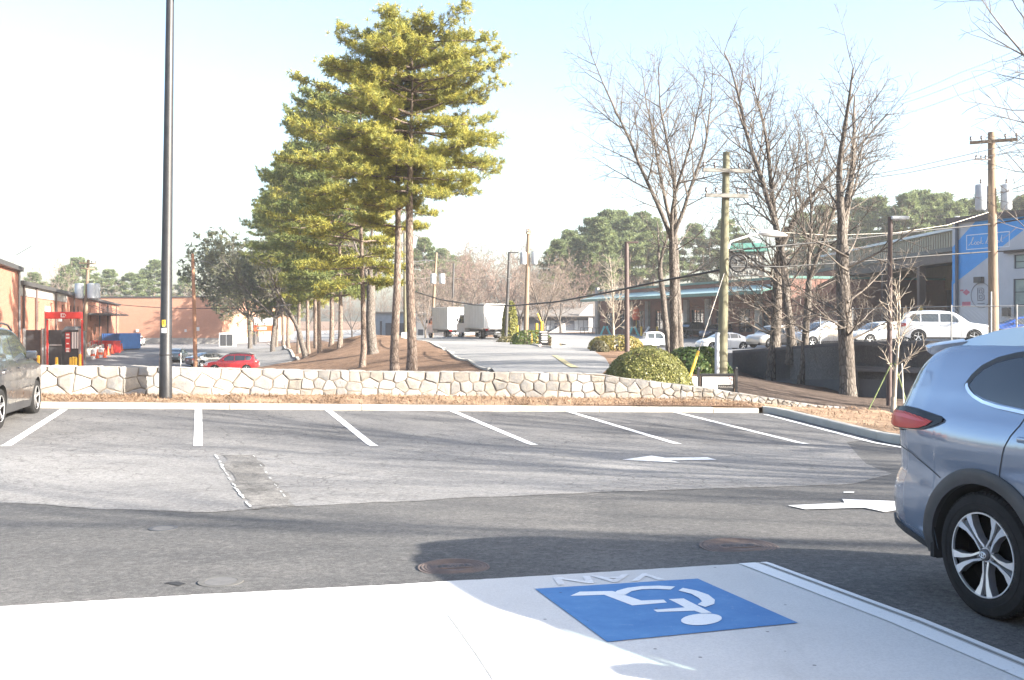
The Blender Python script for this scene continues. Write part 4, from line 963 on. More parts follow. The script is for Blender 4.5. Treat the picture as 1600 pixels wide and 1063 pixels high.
        for i, x in enumerate(xs):
            hh = .062*min(1, i/2.5, (15-i)/2.5); y = sh.W(x, 1.655)-.035
            V += [(x, sg*(y-.025), sh.zhi(x)-.06), (x, sg*(y-.02), sh.zhi(x)+hh), (x, sg*(y+.015), sh.zhi(x)+hh-.006), (x, sg*(y+.028), sh.zhi(x)-.06)]
        b.add(V, [(i*4+j, (i+1)*4+j, (i+1)*4+(j+1) % 4, i*4+(j+1) % 4) for i in range(15) for j in range(4)]); fin(b, 'roof_rail', body, 40)
    # inner wheel houses
    for wx in H['wx']:
        for sg in (-1, 1):
            b = MB(); V = []; n = 20
            for k in range(n+1):
                a = R(-15)+(R(210))*k/n
                for yy, rr in ((sg*.92, H['ra']-.004), (sg*.84, H['ra']-.02), (sg*.60, H['ra']-.03)): V.append((wx+rr*math.cos(a), yy, max(.2, H['r']+rr*math.sin(a))))
            b.add(V, [(i*3+j, (i+1)*3+j, (i+1)*3+j+1, i*3+j+1) for i in range(n) for j in range(2)])
            b.add([(wx+.44*math.cos(R(-15)+R(210)*k/n), sg*.60, max(.2, H['r']+.44*math.sin(R(-15)+R(210)*k/n))) for k in range(n+1)], [tuple(range(n+1))])
            if wx < 2:   # suspension arm, mud flap behind the wheel
                b.bbox((wx-.47, sg*.66, .27), (wx-.435, sg*.93, .60)); b.tube([(wx-.30, sg*.70, .72), (wx-.22, sg*.74, .40)], .035, 8); b.tube([(wx-.36, sg*.78, .62), (wx-.26, sg*.62, .56)], .03, 8)
            fin(b, 'wheel_housing', m_under, 40)
    # spoiler over the tailgate
    sx = [(.33, .655), (.40, .675), (.55, .69)]
    V = []; T = [-1, -.93, -.7, -.35, 0, .35, .7, .93, 1]; k = len(T)
    prof = [(.56, 1.690, .665), (.36, 1.668, .665), (.22, 1.650, .655), (.165, 1.632, .645), (.170, 1.600, .64), (.24, 1.575, .64), (.42, 1.60, .645)]
    for x, z, y in prof:
        for t in T: V.append((x-.05*(1-t*t)+(.10 if abs(t) == 1 else .02 if abs(t) > .9 else 0), y*t, z+.030*(1-t*t)-(.012 if abs(t) == 1 else 0)))
    b = MB(); b.add(V, [(i*k+j, (i+1)*k+j, (i+1)*k+j+1, i*k+j+1) for i in range(len(prof)-1) for j in range(k-1)]+[tuple(i*k for i in range(len(prof))), tuple(i*k+k-1 for i in range(len(prof)))]); fin(b, 'spoiler', body, 40)
    o = top_glass(sh, (.10, .28, .66, .56), 'rear_window', root, m_priv); o.location = (-L/2, 0, 0)
    o = top_glass(sh, (2.93, 3.72, .66, .74), 'windscreen', root, m_clear); o.location = (-L/2, 0, 0)
    # cabin: floor, seats, dashboard
    b = MB(); b.bbox((.5, -.75, .42), (3.6, .75, .5)); b.bbox((.45, -.74, .5), (1.55, .74, 1.12)); fin(b, 'cabin_floor', m_under)
    for x0, ys in ((1.75, (-.4, .4)), (2.7, (-.4, .4))):
        for y in ys:
            b = MB(); b.rbox((x0+.25, y, .72), (.5, .5, .2), .06); b.rbox((x0-.02, y, 1.02), (.16, .5, .62), .06); b.rbox((x0-.06, y, 1.42), (.09, .26, .17), .03); fin(b, 'seat', m_trim, 40)
    b = MB(); b.rbox((3.62, 0, 1.0), (.5, 1.5, .24), .06); fin(b, 'dashboard', m_trim, 40)
    for wx in H['wx']:
        for sg in (-1, 1): wheel(root, wx-L/2, sg*.825, sg, H['r'], .24, 'hero', .262, True)
    return root
m_trimgloss = mat('gloss black lamp surround', (.008, .008, .010), (.012, .012, .014), 4, .15, spec=.25)
def mk_lens():
    t = NT('red tail lamp lens'); w = t.n('ShaderNodeTexWave', wave_type='BANDS'); w.inputs['Scale'].default_value = 22; w.inputs['Distortion'].default_value = 2.5; t.l(t.mapv((.4, 1, 2.2), (0, R(30), 0)), w.inputs['Vector'])
    t.col(t.ramp(w.outputs['Fac'], [(.15, (.22, .002, .003)), (.55, (.42, .006, .006)), (.85, (.58, .03, .015))])); t.set(Roughness=.3, Specular_IOR_Level=.25, Coat_Weight=.12, Coat_Roughness=.05); return t.m
m_redlens = mk_lens(); m_pinklens = mat('pale red lens', (.55, .10, .11), (.45, .07, .08), 9, .3, spec=.25)
hero_suv()

# ---- the dark SUV nosed up to the kerb on the left
x, y = uv2xy(-5.93, 21.5); nose = math.degrees(math.atan2(kc, -ks))
car('parked_suv', 'dark grey SUV at the left edge, nosed up to the kerb', 'car', (x, y, zlot(-5.93, 21.2)-.01), nose,
    scaled('suv', 1.0, 1.06, r=.37, ra=.43, clad=.40, nx=90, nz=18), paint('dark grey car paint', (.045, .050, .060), .4, .28), rails=True, style='five', glass=m_glass2)
# ------------------------------------------------------------------ vegetation
def np_mesh(name, V, F, m, cols=None, parent=None, smooth=False):
    me = bpy.data.meshes.new(name); V = np.asarray(V, np.float32); F = np.asarray(F, np.int32); k = F.shape[1]
    me.vertices.add(len(V)); me.vertices.foreach_set('co', V.ravel()); me.loops.add(F.size); me.loops.foreach_set('vertex_index', F.ravel())
    me.polygons.add(len(F)); me.polygons.foreach_set('loop_start', np.arange(0, F.size, k, dtype=np.int32)); me.polygons.foreach_set('loop_total', np.full(len(F), k, np.int32))
    if smooth: me.polygons.foreach_set('use_smooth', np.ones(len(F), bool))
    me.update(calc_edges=True); me.validate()
    if cols is not None:
        ca = me.color_attributes.new('Col', 'FLOAT_COLOR', 'POINT'); a = np.ones((len(V), 4), np.float32); a[:, :3] = cols; ca.data.foreach_set('color', a.ravel())
    for x in (m if isinstance(m, list) else [m]): me.materials.append(x)
    o = bpy.data.objects.new(name, me); COL.objects.link(o)
    if parent is not None: o.parent = parent
    return o
def segs_mesh(name, segs, m, parent, n_thick=7):
    """tapered tubes for (p0, p1, r0, r1) rows"""
    A = np.asarray(segs, np.float64); Vs = []; Fs = []; o = 0
    for lo_, hi_, n in ((.045, 99, n_thick), (.012, .045, 4), (0, .012, 3)):
        q = A[(A[:, 6] >= lo_) & (A[:, 6] < hi_)]
        if not len(q): continue
        d = q[:, 3:6]-q[:, :3]; l = np.linalg.norm(d, axis=1, keepdims=True); l[l == 0] = 1; d = d/l
        ref = np.where(np.abs(d[:, 2:3]) < .9, np.array([[0, 0, 1.]]), np.array([[1., 0, 0]])); a = np.cross(d, ref); a /= np.linalg.norm(a, axis=1, keepdims=True); b = np.cross(d, a)
        t = 2*np.pi*np.arange(n)/n; ring = a[:, None]*np.cos(t)[None, :, None]+b[:, None]*np.sin(t)[None, :, None]
        v0 = q[:, None, :3]-d[:, None]*q[:, None, 6:7]*.3+ring*q[:, None, 6:7]; v1 = q[:, None, 3:6]+ring*q[:, None, 7:8]
        V = np.concatenate([v0, v1], 1).reshape(-1, 3); j = np.arange(n); f = np.stack([j, (j+1) % n, n+(j+1) % n, n+j], 1)
        F = (f[None]+(np.arange(len(q))*2*n)[:, None, None]).reshape(-1, 4)+o
        Vs.append(V); Fs.append(F); o += len(V)
    return np_mesh(name, np.concatenate(Vs), np.concatenate(Fs), m, None, parent, True)
def barkmat(name, c1, c2, c3, vs=1):
    t = NT(name); n = t.noise(1, 6, .7, t.mapv((9*vs, 9*vs, 2.2*vs)), .6); v = t.vor(1, 'DISTANCE_TO_EDGE', t.mapv((11*vs, 11*vs, 3.5*vs)))
    c = t.ramp(n, [(.3, c1), (.5, c2), (.7, c3)]); f = t.ramp(v.outputs['Distance'], [(0, .75), (.16, 0)]); c = t.mix(f, c, tuple(x*.4 for x in c1))
    t.col(c); t.set(Roughness=.95, Specular_IOR_Level=.15); t.bump(v.outputs['Distance'], 1, .04); return t.m
m_pinebark = barkmat('pine bark', (.12, .085, .068), (.21, .165, .135), (.31, .26, .22))
m_bark = barkmat('grey bark', (.085, .073, .063), (.145, .127, .112), (.22, .20, .178))
m_twig = mat('twig bark', (.15, .128, .108), (.095, .08, .068), 3, .9)
m_pale = mat('pale sapling bark', (.40, .35, .29), (.28, .24, .19), 6, .9)
m_needle = leafmat('pine needles', .42, .5); m_leaf = leafmat('shrub leaves', .25, .38)

def unit(v): return v/max(1e-9, np.linalg.norm(v))
def bare_segs(seed, H, r0, fork=.25, spread=.4, leaders=1, levels=4, lean=(0, 0), min_r=.0075, dens=1.0, reach=.40, up=.3, low=0, step=.45, wig=.05, ratio=.60):
    """a leader that carries on to the top, side limbs that turn upward, and fine twigs on those"""
    g = np.random.default_rng(seed); S_ = []
    def grow(p, d, L, r, lev, s0, rend=None):
        n = max(3, int(L/(step*(1, .9, .75, .55, .4)[min(lev, 4)]))); rend = rend or max(min_r*.75, r*.16); q = p.copy(); pts = []
        tgt = (0, .5, .35, .25, .2)[min(lev, 4)]
        for i in range(n):
            d = unit(d+g.normal(0, wig*(1, 1.3, 1.8, 2.2, 2.4)[min(lev, 4)], 3)+np.array([0, 0, up*tgt*.35]))
            q2 = q+d*L/n; t0, t1 = i/n, (i+1)/n; ra, rb = r+(rend-r)*t0**.85, r+(rend-r)*t1**.85; S_.append((*q, *q2, ra, rb)); q = q2
            if t1 > s0: pts.append((q.copy(), d.copy(), rb, t1))
        if lev >= levels: return
        side = g.uniform(0, 6.28)
        for q, d0, rb, t in pts:
            m = (1.2, 1.3, 1.3, 1.1, .6)[min(lev, 4)]*dens; m = int(m)+(g.random() < m-int(m))
            for _ in range(m):
                side += 2.4+g.normal(0, .5); s = g.uniform(.5, 1.0) if lev < 2 else g.uniform(.45, .95)
                o = unit(np.cross(d0, [math.cos(side), math.sin(side), .2])); dd = unit(d0*math.cos(s)+o*math.sin(s))
                base = (H*reach if lev == 0 else L*ratio); l2 = base*g.uniform(.55, 1.1)*(1-.62*max(0, t-(s0 if lev == 0 else .1)))
                if l2 < .2: continue
                grow(q, dd, l2, max(min_r, min(rb*.75, .0075+.0095*l2)), lev+1, .18)
        return
    d0 = unit(np.array([lean[0], lean[1], 1.]))
    if leaders == 1: grow(np.zeros(3), d0, H, r0, 0, fork)
    else:
        n = 6; q = np.zeros(3); d = d0; hf = H*fork
        for i in range(n): d = unit(d+g.normal(0, .03, 3)); q2 = q+d*hf/n; S_.append((*q, *q2, r0*(1-.22*i/n), r0*(1-.22*(i+1)/n))); q = q2
        ph = g.uniform(0, 6.28)
        for k in range(leaders):
            a = ph+2*math.pi*k/leaders+g.normal(0, .25); s = spread*g.uniform(.45, 1.1); dd = unit(np.array([d[0]+math.tan(s)*math.cos(a), d[1]+math.tan(s)*math.sin(a), 1.]))
            grow(q, dd, (H-hf)*g.uniform(.8, 1.02), r0*.78*g.uniform(.62, .9)*(.9 if leaders > 2 else 1), 0, .12)
        for k in range(int(low)):
            a = g.uniform(0, 6.28); z = hf*g.uniform(.35, .95); grow(np.array([lean[0]*z, lean[1]*z, z]), unit(np.array([math.cos(a), math.sin(a), .35])), H*reach*g.uniform(.4, .8), r0*.17, 1, .2)
    z = max(s[5] for s in S_); A = np.array(S_); A[:, :6] *= H/z
    return A
def bare_tree(name, label, loc, seed, H, r0, group=None, rz=0, thick=.05, mt=None, mw=None, **kw):
    A = bare_segs(seed, H, r0, **kw); root = thing(name, label, 'tree', loc, rz, group)
    big = A[A[:, 6] >= thick]; small = A[A[:, 6] < thick]
    # root flare
    f = big[0]; fl = np.array([[f[0], f[1], f[2]-.4, f[0], f[1], f[2]+.12, r0*1.5, r0*1.22], [f[0], f[1], f[2]+.05, f[0]+(f[3]-f[0])*.3, f[1]+(f[4]-f[1])*.3, f[2]+.5, r0*1.25, r0*1.0]])
    segs_mesh('trunk', np.concatenate([fl, big]), mt or m_bark, root, 10)
    segs_mesh('crown', small, mw or m_twig, root, 5)
    return root
def needles(name, tufts, cols, parent, ln=.26, k=9, wd=.030, seed=0, m=None):
    """tufts: rows (x, y, z, ax, ay, az)"""
    g = np.random.default_rng(seed); T = np.asarray(tufts); n = len(T); d = T[:, None, 3:6]*.45+g.normal(0, .6, (n, k, 3)); d /= np.linalg.norm(d, axis=2, keepdims=True)
    L = ln*g.uniform(.7, 1.25, (n, k, 1)); s = np.cross(d, g.normal(0, 1, (n, k, 3))); s /= np.linalg.norm(s, axis=2, keepdims=True); c = T[:, None, :3]+g.normal(0, .03, (n, k, 3))
    V = np.stack([c-s*wd*.6, c+s*wd*.6, c+d*L+s*wd*.35, c+d*L-s*wd*.35], 2).reshape(-1, 3); F = np.arange(len(V)).reshape(-1, 4)
    C_ = np.repeat(np.asarray(cols)[:, None], k, 1)*g.uniform(.75, 1.25, (n, k, 1)); C_ = np.repeat(C_[:, :, None], 4, 2).reshape(-1, 3)
    return np_mesh(name, V, F, m or m_needle, C_, parent)
def pine_parts(seed, H, h0, Rm, r0, tiers, per, ln=.26, k=9, wd=.03, lean=(0, 0), dens=1, shape=None, bias=(0, 0), top=0, cols=((.19, .20, .045), (.10, .135, .04))):
    g = np.random.default_rng(seed); S_ = []; T = []; C_ = []
    n = 14; tr = [np.array([lean[0]*t**1.3*H+.12*math.sin(t*5+seed), lean[1]*t**1.3*H+.12*math.cos(t*4+seed), H*t]) for t in np.linspace(0, 1, n)]; tr[0][:2] = 0
    rad = lambda z: r0*(1-.35*min(1, z/(h0*H+.1)))*(1 if z < h0*H else max(.06, 1-((z-h0*H)/(H-h0*H))**1.1))
    for a, b in zip(tr[:-1], tr[1:]): S_.append((*a, *b, rad(a[2])*(1.25 if a[2] < .1 else 1), rad(b[2])))
    at_ = lambda z: np.array([np.interp(z, [t[2] for t in tr], [t[i] for t in tr]) for i in range(3)])
    shape = shape or (lambda s: (.80+.30*math.sin(math.pi*min(1, s*1.35)))*(1-max(0, (s-.45)/.55)**1.9*.78))
    def tuft(p, d, dark):
        T.append((*p, *unit(d+np.array([0, 0, .5])))); w = g.uniform(0, 1)
        C_.append(np.array(cols[0])*w+np.array(cols[1])*(1-w))
    for i in range(tiers):
        s = (i+g.uniform(-.3, .3))/(tiers-1); s = min(.985, max(0, s)); z = H*(h0+(1-h0)*s); base = at_(z); a0 = g.uniform(0, 6.28)
        per_ = per+(top if s > .74 else 0)
        for j in range(per_):
            if g.random() > .88: continue
            a = a0+2*math.pi*j/per_+g.normal(0, .35); L = Rm*shape(s)*g.uniform(.62, 1.12); L *= 1+.25*(math.cos(a)*bias[0]+math.sin(a)*bias[1])
            d = np.array([math.cos(a), math.sin(a), g.uniform(-.02, .3)+(.35 if not top else .9*(g.random() < .5))*max(0, s-.72)]); d = unit(d); q = base.copy(); m = 8; rr = max(.018, .02+L*.011); pts = []
            for e in range(m):
                d = unit(d+g.normal(0, .07, 3)+np.array([0, 0, (-.055 if s < .5 else -.01) if e < 5 else .10])); q2 = q+d*L/m; S_.append((*q, *q2, rr*(1-e/m*.8), rr*(1-(e+1)/m*.8))); pts.append((q2.copy(), d.copy(), (e+1)/m)); q = q2
            for q, d, t in pts:
                if t < .3: continue
                for sg in (1, -1):
                    for rep in range(1+(g.random() < .75*dens)):
                        aa = sg*g.uniform(.55, 1.15); bd = np.array([d[0]*math.cos(aa)-d[1]*math.sin(aa), d[0]*math.sin(aa)+d[1]*math.cos(aa), g.uniform(-.05, .30)]); bd = unit(bd)
                        bl = L*g.uniform(.16, .34)*(1.15-.55*t); st = max(2, int(bl/.17)); e = q+bd*bl; S_.append((*q, *e, .012, .006))
                        for w in range(st):
                            u = (w+1)/st
                            if u < .35 and g.random() < .5: continue
                            p = q+bd*bl*u+np.array([g.normal(0, .09), g.normal(0, .09), .08*u+g.normal(0, .08)]); tuft(p, bd, 0)
                            if g.random() < .45*dens: tuft(p+np.array([g.normal(0, .14), g.normal(0, .14), g.uniform(-.02, .16)]), bd, 0)
                if t > .9: tuft(q, d, 0); tuft(q+d*.12, d, 0)
    for _ in range(110): p = at_(H-.15)+np.clip(g.normal(0, 1, 3), -1.2, 1.2)*np.array([.85, .85, .22]); tuft(p, np.array([0, 0, 1.]), 0)
    return np.array(S_), np.array(T), np.array(C_)
def pine(name, label, loc, parts, group=None, seed=0, ln=.26, k=9, wd=.03, rz=0):
    S_, T, C_ = parts; root = thing(name, label, 'tree', loc, rz, group)
    segs_mesh('trunk', S_, m_pinebark, root, 10); needles('crown', T, C_, root, ln, k, wd, seed); return root

def dome(s): return (.72+.28*min(1, s*4))*(1-.40*max(0, (s-.5)/.5)**2)
def domeb(s): return float(np.interp(s, [0, .1, .45, .68, .86, .95, 1], [.72, .88, .98, 1.06, 1.0, .90, .74]))
g0 = 'pines along the bank between the lower car park and the hill road'
YG = ((.42, .38, .08), (.21, .235, .07)); DG = ((.22, .245, .075), (.12, .16, .055))
b = on(643, 47); pine('pine_tree', 'tallest pine, its straight trunk rightmost of the front pair by the stone wall', b-Vector((0, 0, .2)), pine_parts(3, 15.3, .52, 3.6, .24, 15, 6, cols=YG, bias=(.25, -.2), dens=1.25, shape=domeb, top=4), g0, 1, k=20, ln=.17, wd=.019, rz=.6)
b = on(617.5, 50); pine('pine_tree', 'slightly shorter pine, its trunk leftmost of the front pair by the stone wall', b-Vector((0, 0, .2)), pine_parts(8, 13.4, .54, 3.6, .235, 8, 6, cols=YG, bias=(-.9, -.1), dens=1.1, shape=dome, top=2), g0, 2, k=20, ln=.17, wd=.019, rz=2.6)
protos = []
rowspec = [(565.5, 60, 'pine with a slim straight trunk rising just left of the tall front pair'), (530, 82, 'pine with a pale thick trunk on the crest of the straw bank'),
           (516, 88, 'pine with a slim pale trunk standing left of the pale thick trunk on the bank'), (494, 100, 'pine with a short pale trunk high on the bank, at the middle of the row'), (467, 115, 'pine low on the bank behind the forked leaning tree'),
           (451, 130, 'slim pine near the far end of the bank, right of the last two'), (443, 137, 'next to last pine at the far end of the bank'), (432, 146, 'last pine at the far left end of the bank'),
           (482, 108, 'pine behind the forked leaning tree, half hidden by its trunk'), (500, 96, 'dark trunked pine on the crest, between two paler trunks')]
for i, (px, d, lab) in enumerate(rowspec):
    b = on(px, d)-Vector((0, 0, .3)); H = (17.5, 20.5, 22, 22, 22.5, 22.5, 22, 20, 22, 22)[i]
    if i < 3:
        r = pine('pine_tree', lab, b, pine_parts(20+i, 20, (.30, .22, .26)[i], 4.6, .22, 16, 5, ln=.28, k=9, wd=.045, shape=dome, cols=(YG, DG, ((.27, .275, .075), (.14, .18, .06)))[i], dens=.75, bias=(-.5, 0)), g0, 30+i, .27, 10, .045, rz=i*1.3); r.scale = (H/20,)*3; protos.append(r)
    else:
        dup(protos[(1, 2, 1, 2, 0, 1, 2, 1, 0, 2)[i]], b, i*2.1, lab, g0, (H/20*.92, H/20*.92, H/20))
# bare and thinly leaved trees at the far end of the row
gd = 'grey oaks at the far end of the pine row'
def oak(lab, loc, seed, H, rz):
    r = bare_tree('oak_tree', lab, loc, seed, H, .34, gd, levels=3, leaders=5, spread=.95, fork=.27, min_r=.022, dens=1.1, reach=.36, low=0, step=.6, ratio=.60, rz=rz, mw=mat('grey twig', (.09, .088, .07), (.14, .135, .11), 2, .9))
    A = bare_segs(seed, H, .34, levels=3, leaders=5, spread=.95, fork=.27, min_r=.022, dens=1.1, reach=.36, low=0, step=.6, ratio=.60); A = A[A[:, 6] < .03]
    q = A[np.random.default_rng(seed).random(len(A)) < .33]; n = len(q); T = np.concatenate([q[:, 3:6], unit(np.ones(3))[None]*np.ones((n, 1))], 1); g_ = np.random.default_rng(seed+1); w = g_.random((n, 1))
    needles('leaves', T, np.array((.22, .22, .12))*w+np.array((.12, .135, .085))*(1-w), r, .30, 4, .09, seed); return r
r = oak('broad grey green tree over the brick building corner, left end of the row', on(391, 146)-Vector((0, 0, .2)), 41, 17.5, 0)
dup(r, on(426, 128)-Vector((0, 0, .2)), 2.2, 'broad grey green tree inside the tree row, right of the one over the building corner', gd, 1.0)
dup(r, on(398, 182)-Vector((0, 0, .2)), 4.0, 'farthest grey green tree of the row, lowest and leftmost', gd, .95)
# dark thick trunk and the forked leaning tree on the bank
bare_tree('leaning_tree', 'thick dark trunk forking low, between the slim pine and the tall front pair', on(583, 68)-Vector((0, 0, .2)), 63, 11, .36, None, leaders=3, spread=.6, levels=3, min_r=.018, fork=.45, lean=(-.12, 0), dens=.8, reach=.3)
bare_tree('forked_tree', 'forked tree with leaning pale trunk at the foot of the bank by the kerb', on(478, 99)-Vector((0, 0, .2)), 66, 10, .30, None, leaders=2, spread=.6, levels=3, min_r=.018, fork=.25, lean=(-.25, 0), dens=.8, reach=.3)

# ---- big bare trees by the retaining wall
gb = 'bare trees below the dark retaining wall'
def bt(label, px, d, seed, H, r, grp, **kw): return bare_tree('bare_tree', label, on(px, d)-Vector((0, 0, .1)), seed, H, r, grp, **kw)
bt('tallest bare tree, single thick trunk in front of the panelled retaining wall', 1325, 35.4, 102, 13.6, .29, gb, rz=.3, leaders=2, spread=.3, fork=.42, dens=1.0, reach=.33, low=14)
bt('bare tree with broad crown, the trunk right of the green utility pole', 1205, 42, 107, 14.4, .25, gb, rz=1.0, leaders=3, spread=.42, fork=.42, dens=1.0, reach=.32, low=26)
bt('slimmer bare tree with pale straight trunk, second right of the green utility pole', 1237, 40.5, 113, 13.9, .19, gb, rz=2.2, leaders=1, fork=.14, dens=.95, reach=.34)
bt('bare tree with thin trunk leaning right beside the pale straight one', 1251, 39.5, 118, 11.5, .15, gb, lean=(.16, 0), leaders=2, spread=.3, fork=.4, dens=.9, reach=.32, low=20)
gt = 'twin bare trees behind the clipped round bush'
bt('bare tree with pale trunk, front of the twin pair behind the round bush', 1054, 52, 125, 16.6, .24, gt, rz=.5, leaders=3, spread=.28, fork=.36, dens=.95, reach=.27, low=8, lean=(-.02, 0))
bt('bare tree with darker trunk, rear of the twin pair behind the round bush', 1063, 54, 131, 16.8, .21, gt, rz=2.5, leaders=2, spread=.3, fork=.38, dens=.95, reach=.29, low=6, lean=(.02, 0))
bt('dark slender bare tree leaning left next to the twin pair', 1046, 53, 135, 8.5, .17, gt, leaders=2, spread=.35, fork=.6, dens=.7, reach=.3, lean=(-.07, 0))
# off to the right: trees whose branches reach into the picture and throw the long streaks of shade
gr = 'tall bare trees at the right side of the car park'
r1 = bare_tree('bare_tree', 'tall bare tree right of the utility pole, only branch tips in the upper right corner', Vector((16.9, 27.5, TL(16.9, 27.5))), 141, 15.5, .28, gr, leaders=3, spread=.5, fork=.22, dens=.62, reach=.42, low=4)
for i, (x, y, sc, rz) in enumerate(((25, 7.5, 1.15, 1), (33, -1, 1.45, 2), (36, 9, 1.3, 3.3))):
    dup(r1, Vector((x, y, ground(x, y)-.1)), rz, ['bare tree standing at the right beyond the silver blue SUV', 'second bare tree beyond the silver blue SUV', 'third bare tree farther right of the lot', 'bare tree farthest right of the lot', 'bare tree on the straw bed right of the lot'][i], gr, sc)
# ---- saplings
g = gs = 'young pale barked trees'
def sapling(label, loc, seed, H, r, stakes, rz=0):
    t = bare_tree('sapling', label, loc, seed, H, r, gs, rz, thick=.03, mt=m_pale, mw=m_pale, leaders=1, levels=3, fork=.2, dens=1.15, min_r=.008, reach=.36, up=.5, step=.26, wig=.04)
    return t
sapling('young bare tree tied to stakes on the straw bed right of the car park', on(1396, 28.6), 204, 4.7, .065, True)
sapling('pale bare young tree beside the brown lamp post and yellowish hedge', on(959, 67), 209, 6.3, .11, False)
mb = MB(); c = on(1396, 28.6)
t = thing('tree_stakes', 'thin green and white stakes propping the young tree by the lot', 'stakes', c)
m_gst = mat('green stake', (.20, .26, .10), (.15, .19, .08), 6, .8); m_wst = mat('white stake', (.7, .7, .66), (.55, .55, .5), 6, .8)
for dx, dy, tx, ty, mm in ((-.95, -.1, -.05, 0, m_gst), (.62, .15, .03, 0, m_gst), (.22, -.25, .16, -.2, m_wst)):
    mb = MB(); mb.cyl((dx, dy, -.3), (tx, ty, 1.45), .016, .016, 6); mb.build('stake', mm, t)

# ---- shrubs
def shrub(name, label, loc, rx, ry, rz_, n, size, cols, seed, group=None, lumps=0, stem=True, flat=0, cat='bush', wob=0):
    g_ = np.random.default_rng(seed); root = thing(name, label, cat, loc, 0, group)
    d = g_.normal(0, 1, (n, 3)); d[:, 2] = np.abs(d[:, 2]); d /= np.linalg.norm(d, axis=1, keepdims=True)
    if flat: d = np.sign(d)*np.abs(d)**flat; 
    rad = 1-.30*g_.random((n, 1))**2.2
    if lumps:
        L_ = g_.normal(0, 1, (lumps, 3)); L_ /= np.linalg.norm(L_, axis=1, keepdims=True); k_ = (d@L_.T).max(1, keepdims=True); rad = rad*(.72+.30*k_**3)
    if wob: rad = rad*(1+wob*(np.sin(d[:, :1]*7+1)*np.cos(d[:, 2:]*6)+.7*np.sin(d[:, 1:2]*11+d[:, :1]*5)))
    p = d*rad*np.array([rx, ry, rz_]); nrm = d+g_.normal(0, .45, (n, 3)); nrm /= np.linalg.norm(nrm, axis=1, keepdims=True)
    a = np.cross(nrm, g_.normal(0, 1, (n, 3))); a /= np.linalg.norm(a, axis=1, keepdims=True); b_ = np.cross(nrm, a); s = size*g_.uniform(.7, 1.3, (n, 1))
    V = np.stack([p-a*s*.5, p+b_*s*.38, p+a*s*.5+nrm*s*.12, p-b_*s*.38], 1).reshape(-1, 3); F = np.arange(len(V)).reshape(-1, 4)
    w = g_.random((n, 1)); C_ = np.array(cols[0])*w+np.array(cols[1])*(1-w); w2 = g_.random((n, 1)) < .06; C_ = np.where(w2, np.array(cols[2]), C_)
    np_mesh('foliage', V, F, m_leaf, np.repeat(C_, 4, 0), root)
    if stem:
        S_ = []
        for k in range(22):
            q = np.zeros(3); t_ = d[k]*np.array([rx, ry, rz_])*.85
            for e in range(3): q2 = t_*(e+1)/3+g_.normal(0, .04, 3); S_.append((*q, *q2, .018-.004*e, .014-.004*e)); q = q2
        segs_mesh('stem', S_, m_twig, root, 4)
    return root
shrub('round_bush', 'big round clipped evergreen bush right behind the stone wall', on(1010, 29.2)-Vector((0, 0, .35)), 1.36, 1.25, 1.42, 27000, .052, ((.27, .265, .085), (.10, .115, .04), (.38, .34, .15)), 1, wob=.02)
shrub('hedge', 'low yellowish clipped hedge at the foot of the brown lamp post', on(962, 64)-Vector((0, 0, .1)), 1.75, 1.1, 1.05, 5000, .11, ((.30, .25, .07), (.13, .13, .045), (.34, .20, .08)), 2, flat=.7)
shrub('loose_bush', 'dark green loose bush between round bush and green utility pole', on(1090, 38)-Vector((0, 0, .1)), 1.35, 1.0, 1.35, 5000, .10, ((.11, .16, .05), (.05, .085, .028), (.20, .22, .08)), 3, lumps=9)
shrub('loose_bush', 'low dark bush left of the yellowish hedge', on(938, 61), .75, .6, .85, 1200, .10, ((.12, .11, .06), (.07, .07, .04), (.2, .16, .09)), 4, lumps=7)
shrub('low_bush', 'low green bush by the black direction board on the island', on(830, 77)-Vector((0, 0, .1)), 1.6, .9, 1.25, 2500, .13, ((.14, .18, .05), (.06, .095, .03), (.2, .22, .08)), 5, flat=.75)
shrub('low_bush', 'small pale bush at the foot of the column shaped evergreen', on(800, 88)-Vector((0, 0, .1)), 1.4, .8, .8, 1500, .13, ((.24, .21, .10), (.14, .13, .06), (.2, .2, .08)), 6, lumps=6)
shrub('column_evergreen', 'narrow column shaped evergreen behind the rear box truck', on(796.5, 97)-Vector((0, 0, .2)), .78, .7, 4.0, 3500, .2, ((.21, .20, .045), (.12, .13, .035), (.24, .22, .06)), 7, flat=.8)
shrub('low_bush', 'brown bush right of the black direction board on the island', on(862, 75), .9, .6, .7, 900, .12, ((.20, .15, .09), (.12, .10, .06), (.2, .16, .09)), 8, lumps=6)

# ---- far trees
gf = 'bare trees on the far side of the hill road'
mtw = mat('far twig', (.20, .158, .128), (.15, .12, .10), .6, .9); mtw2 = mat('reddish far twig', (.22, .155, .125), (.17, .12, .10), .6, .9)
fb = []
for i, sd_ in enumerate((301, 306, 311)):
    fb.append((sd_, mtw2 if i == 1 else mtw))
spots = [(664, 150, 11), (676, 170, 14), (690, 160, 13), (705, 185, 15), (716, 165, 13), (728, 150, 12), (742, 190, 17), (752, 160, 15), (765, 200, 18), (776, 170, 15), (786, 155, 13), (799, 185, 16), (812, 165, 14), (822, 195, 17), (838, 170, 14), (850, 155, 11), (862, 180, 14), (876, 160, 12), (890, 190, 15), (905, 170, 13), (918, 200, 16), (935, 180, 14), (950, 205, 15), (968, 185, 14), (985, 200, 16), (1005, 190, 14), (700, 125, 8), (815, 104, 0), (735, 205, 19), (845, 205, 17)]
wrd = ['behind the two box trucks', 'left of the two box trucks', 'above the dark low building', 'above the green awning', 'between the roadside poles']
pr_ = [None]*3; rr_ = random.Random(9); fars = []
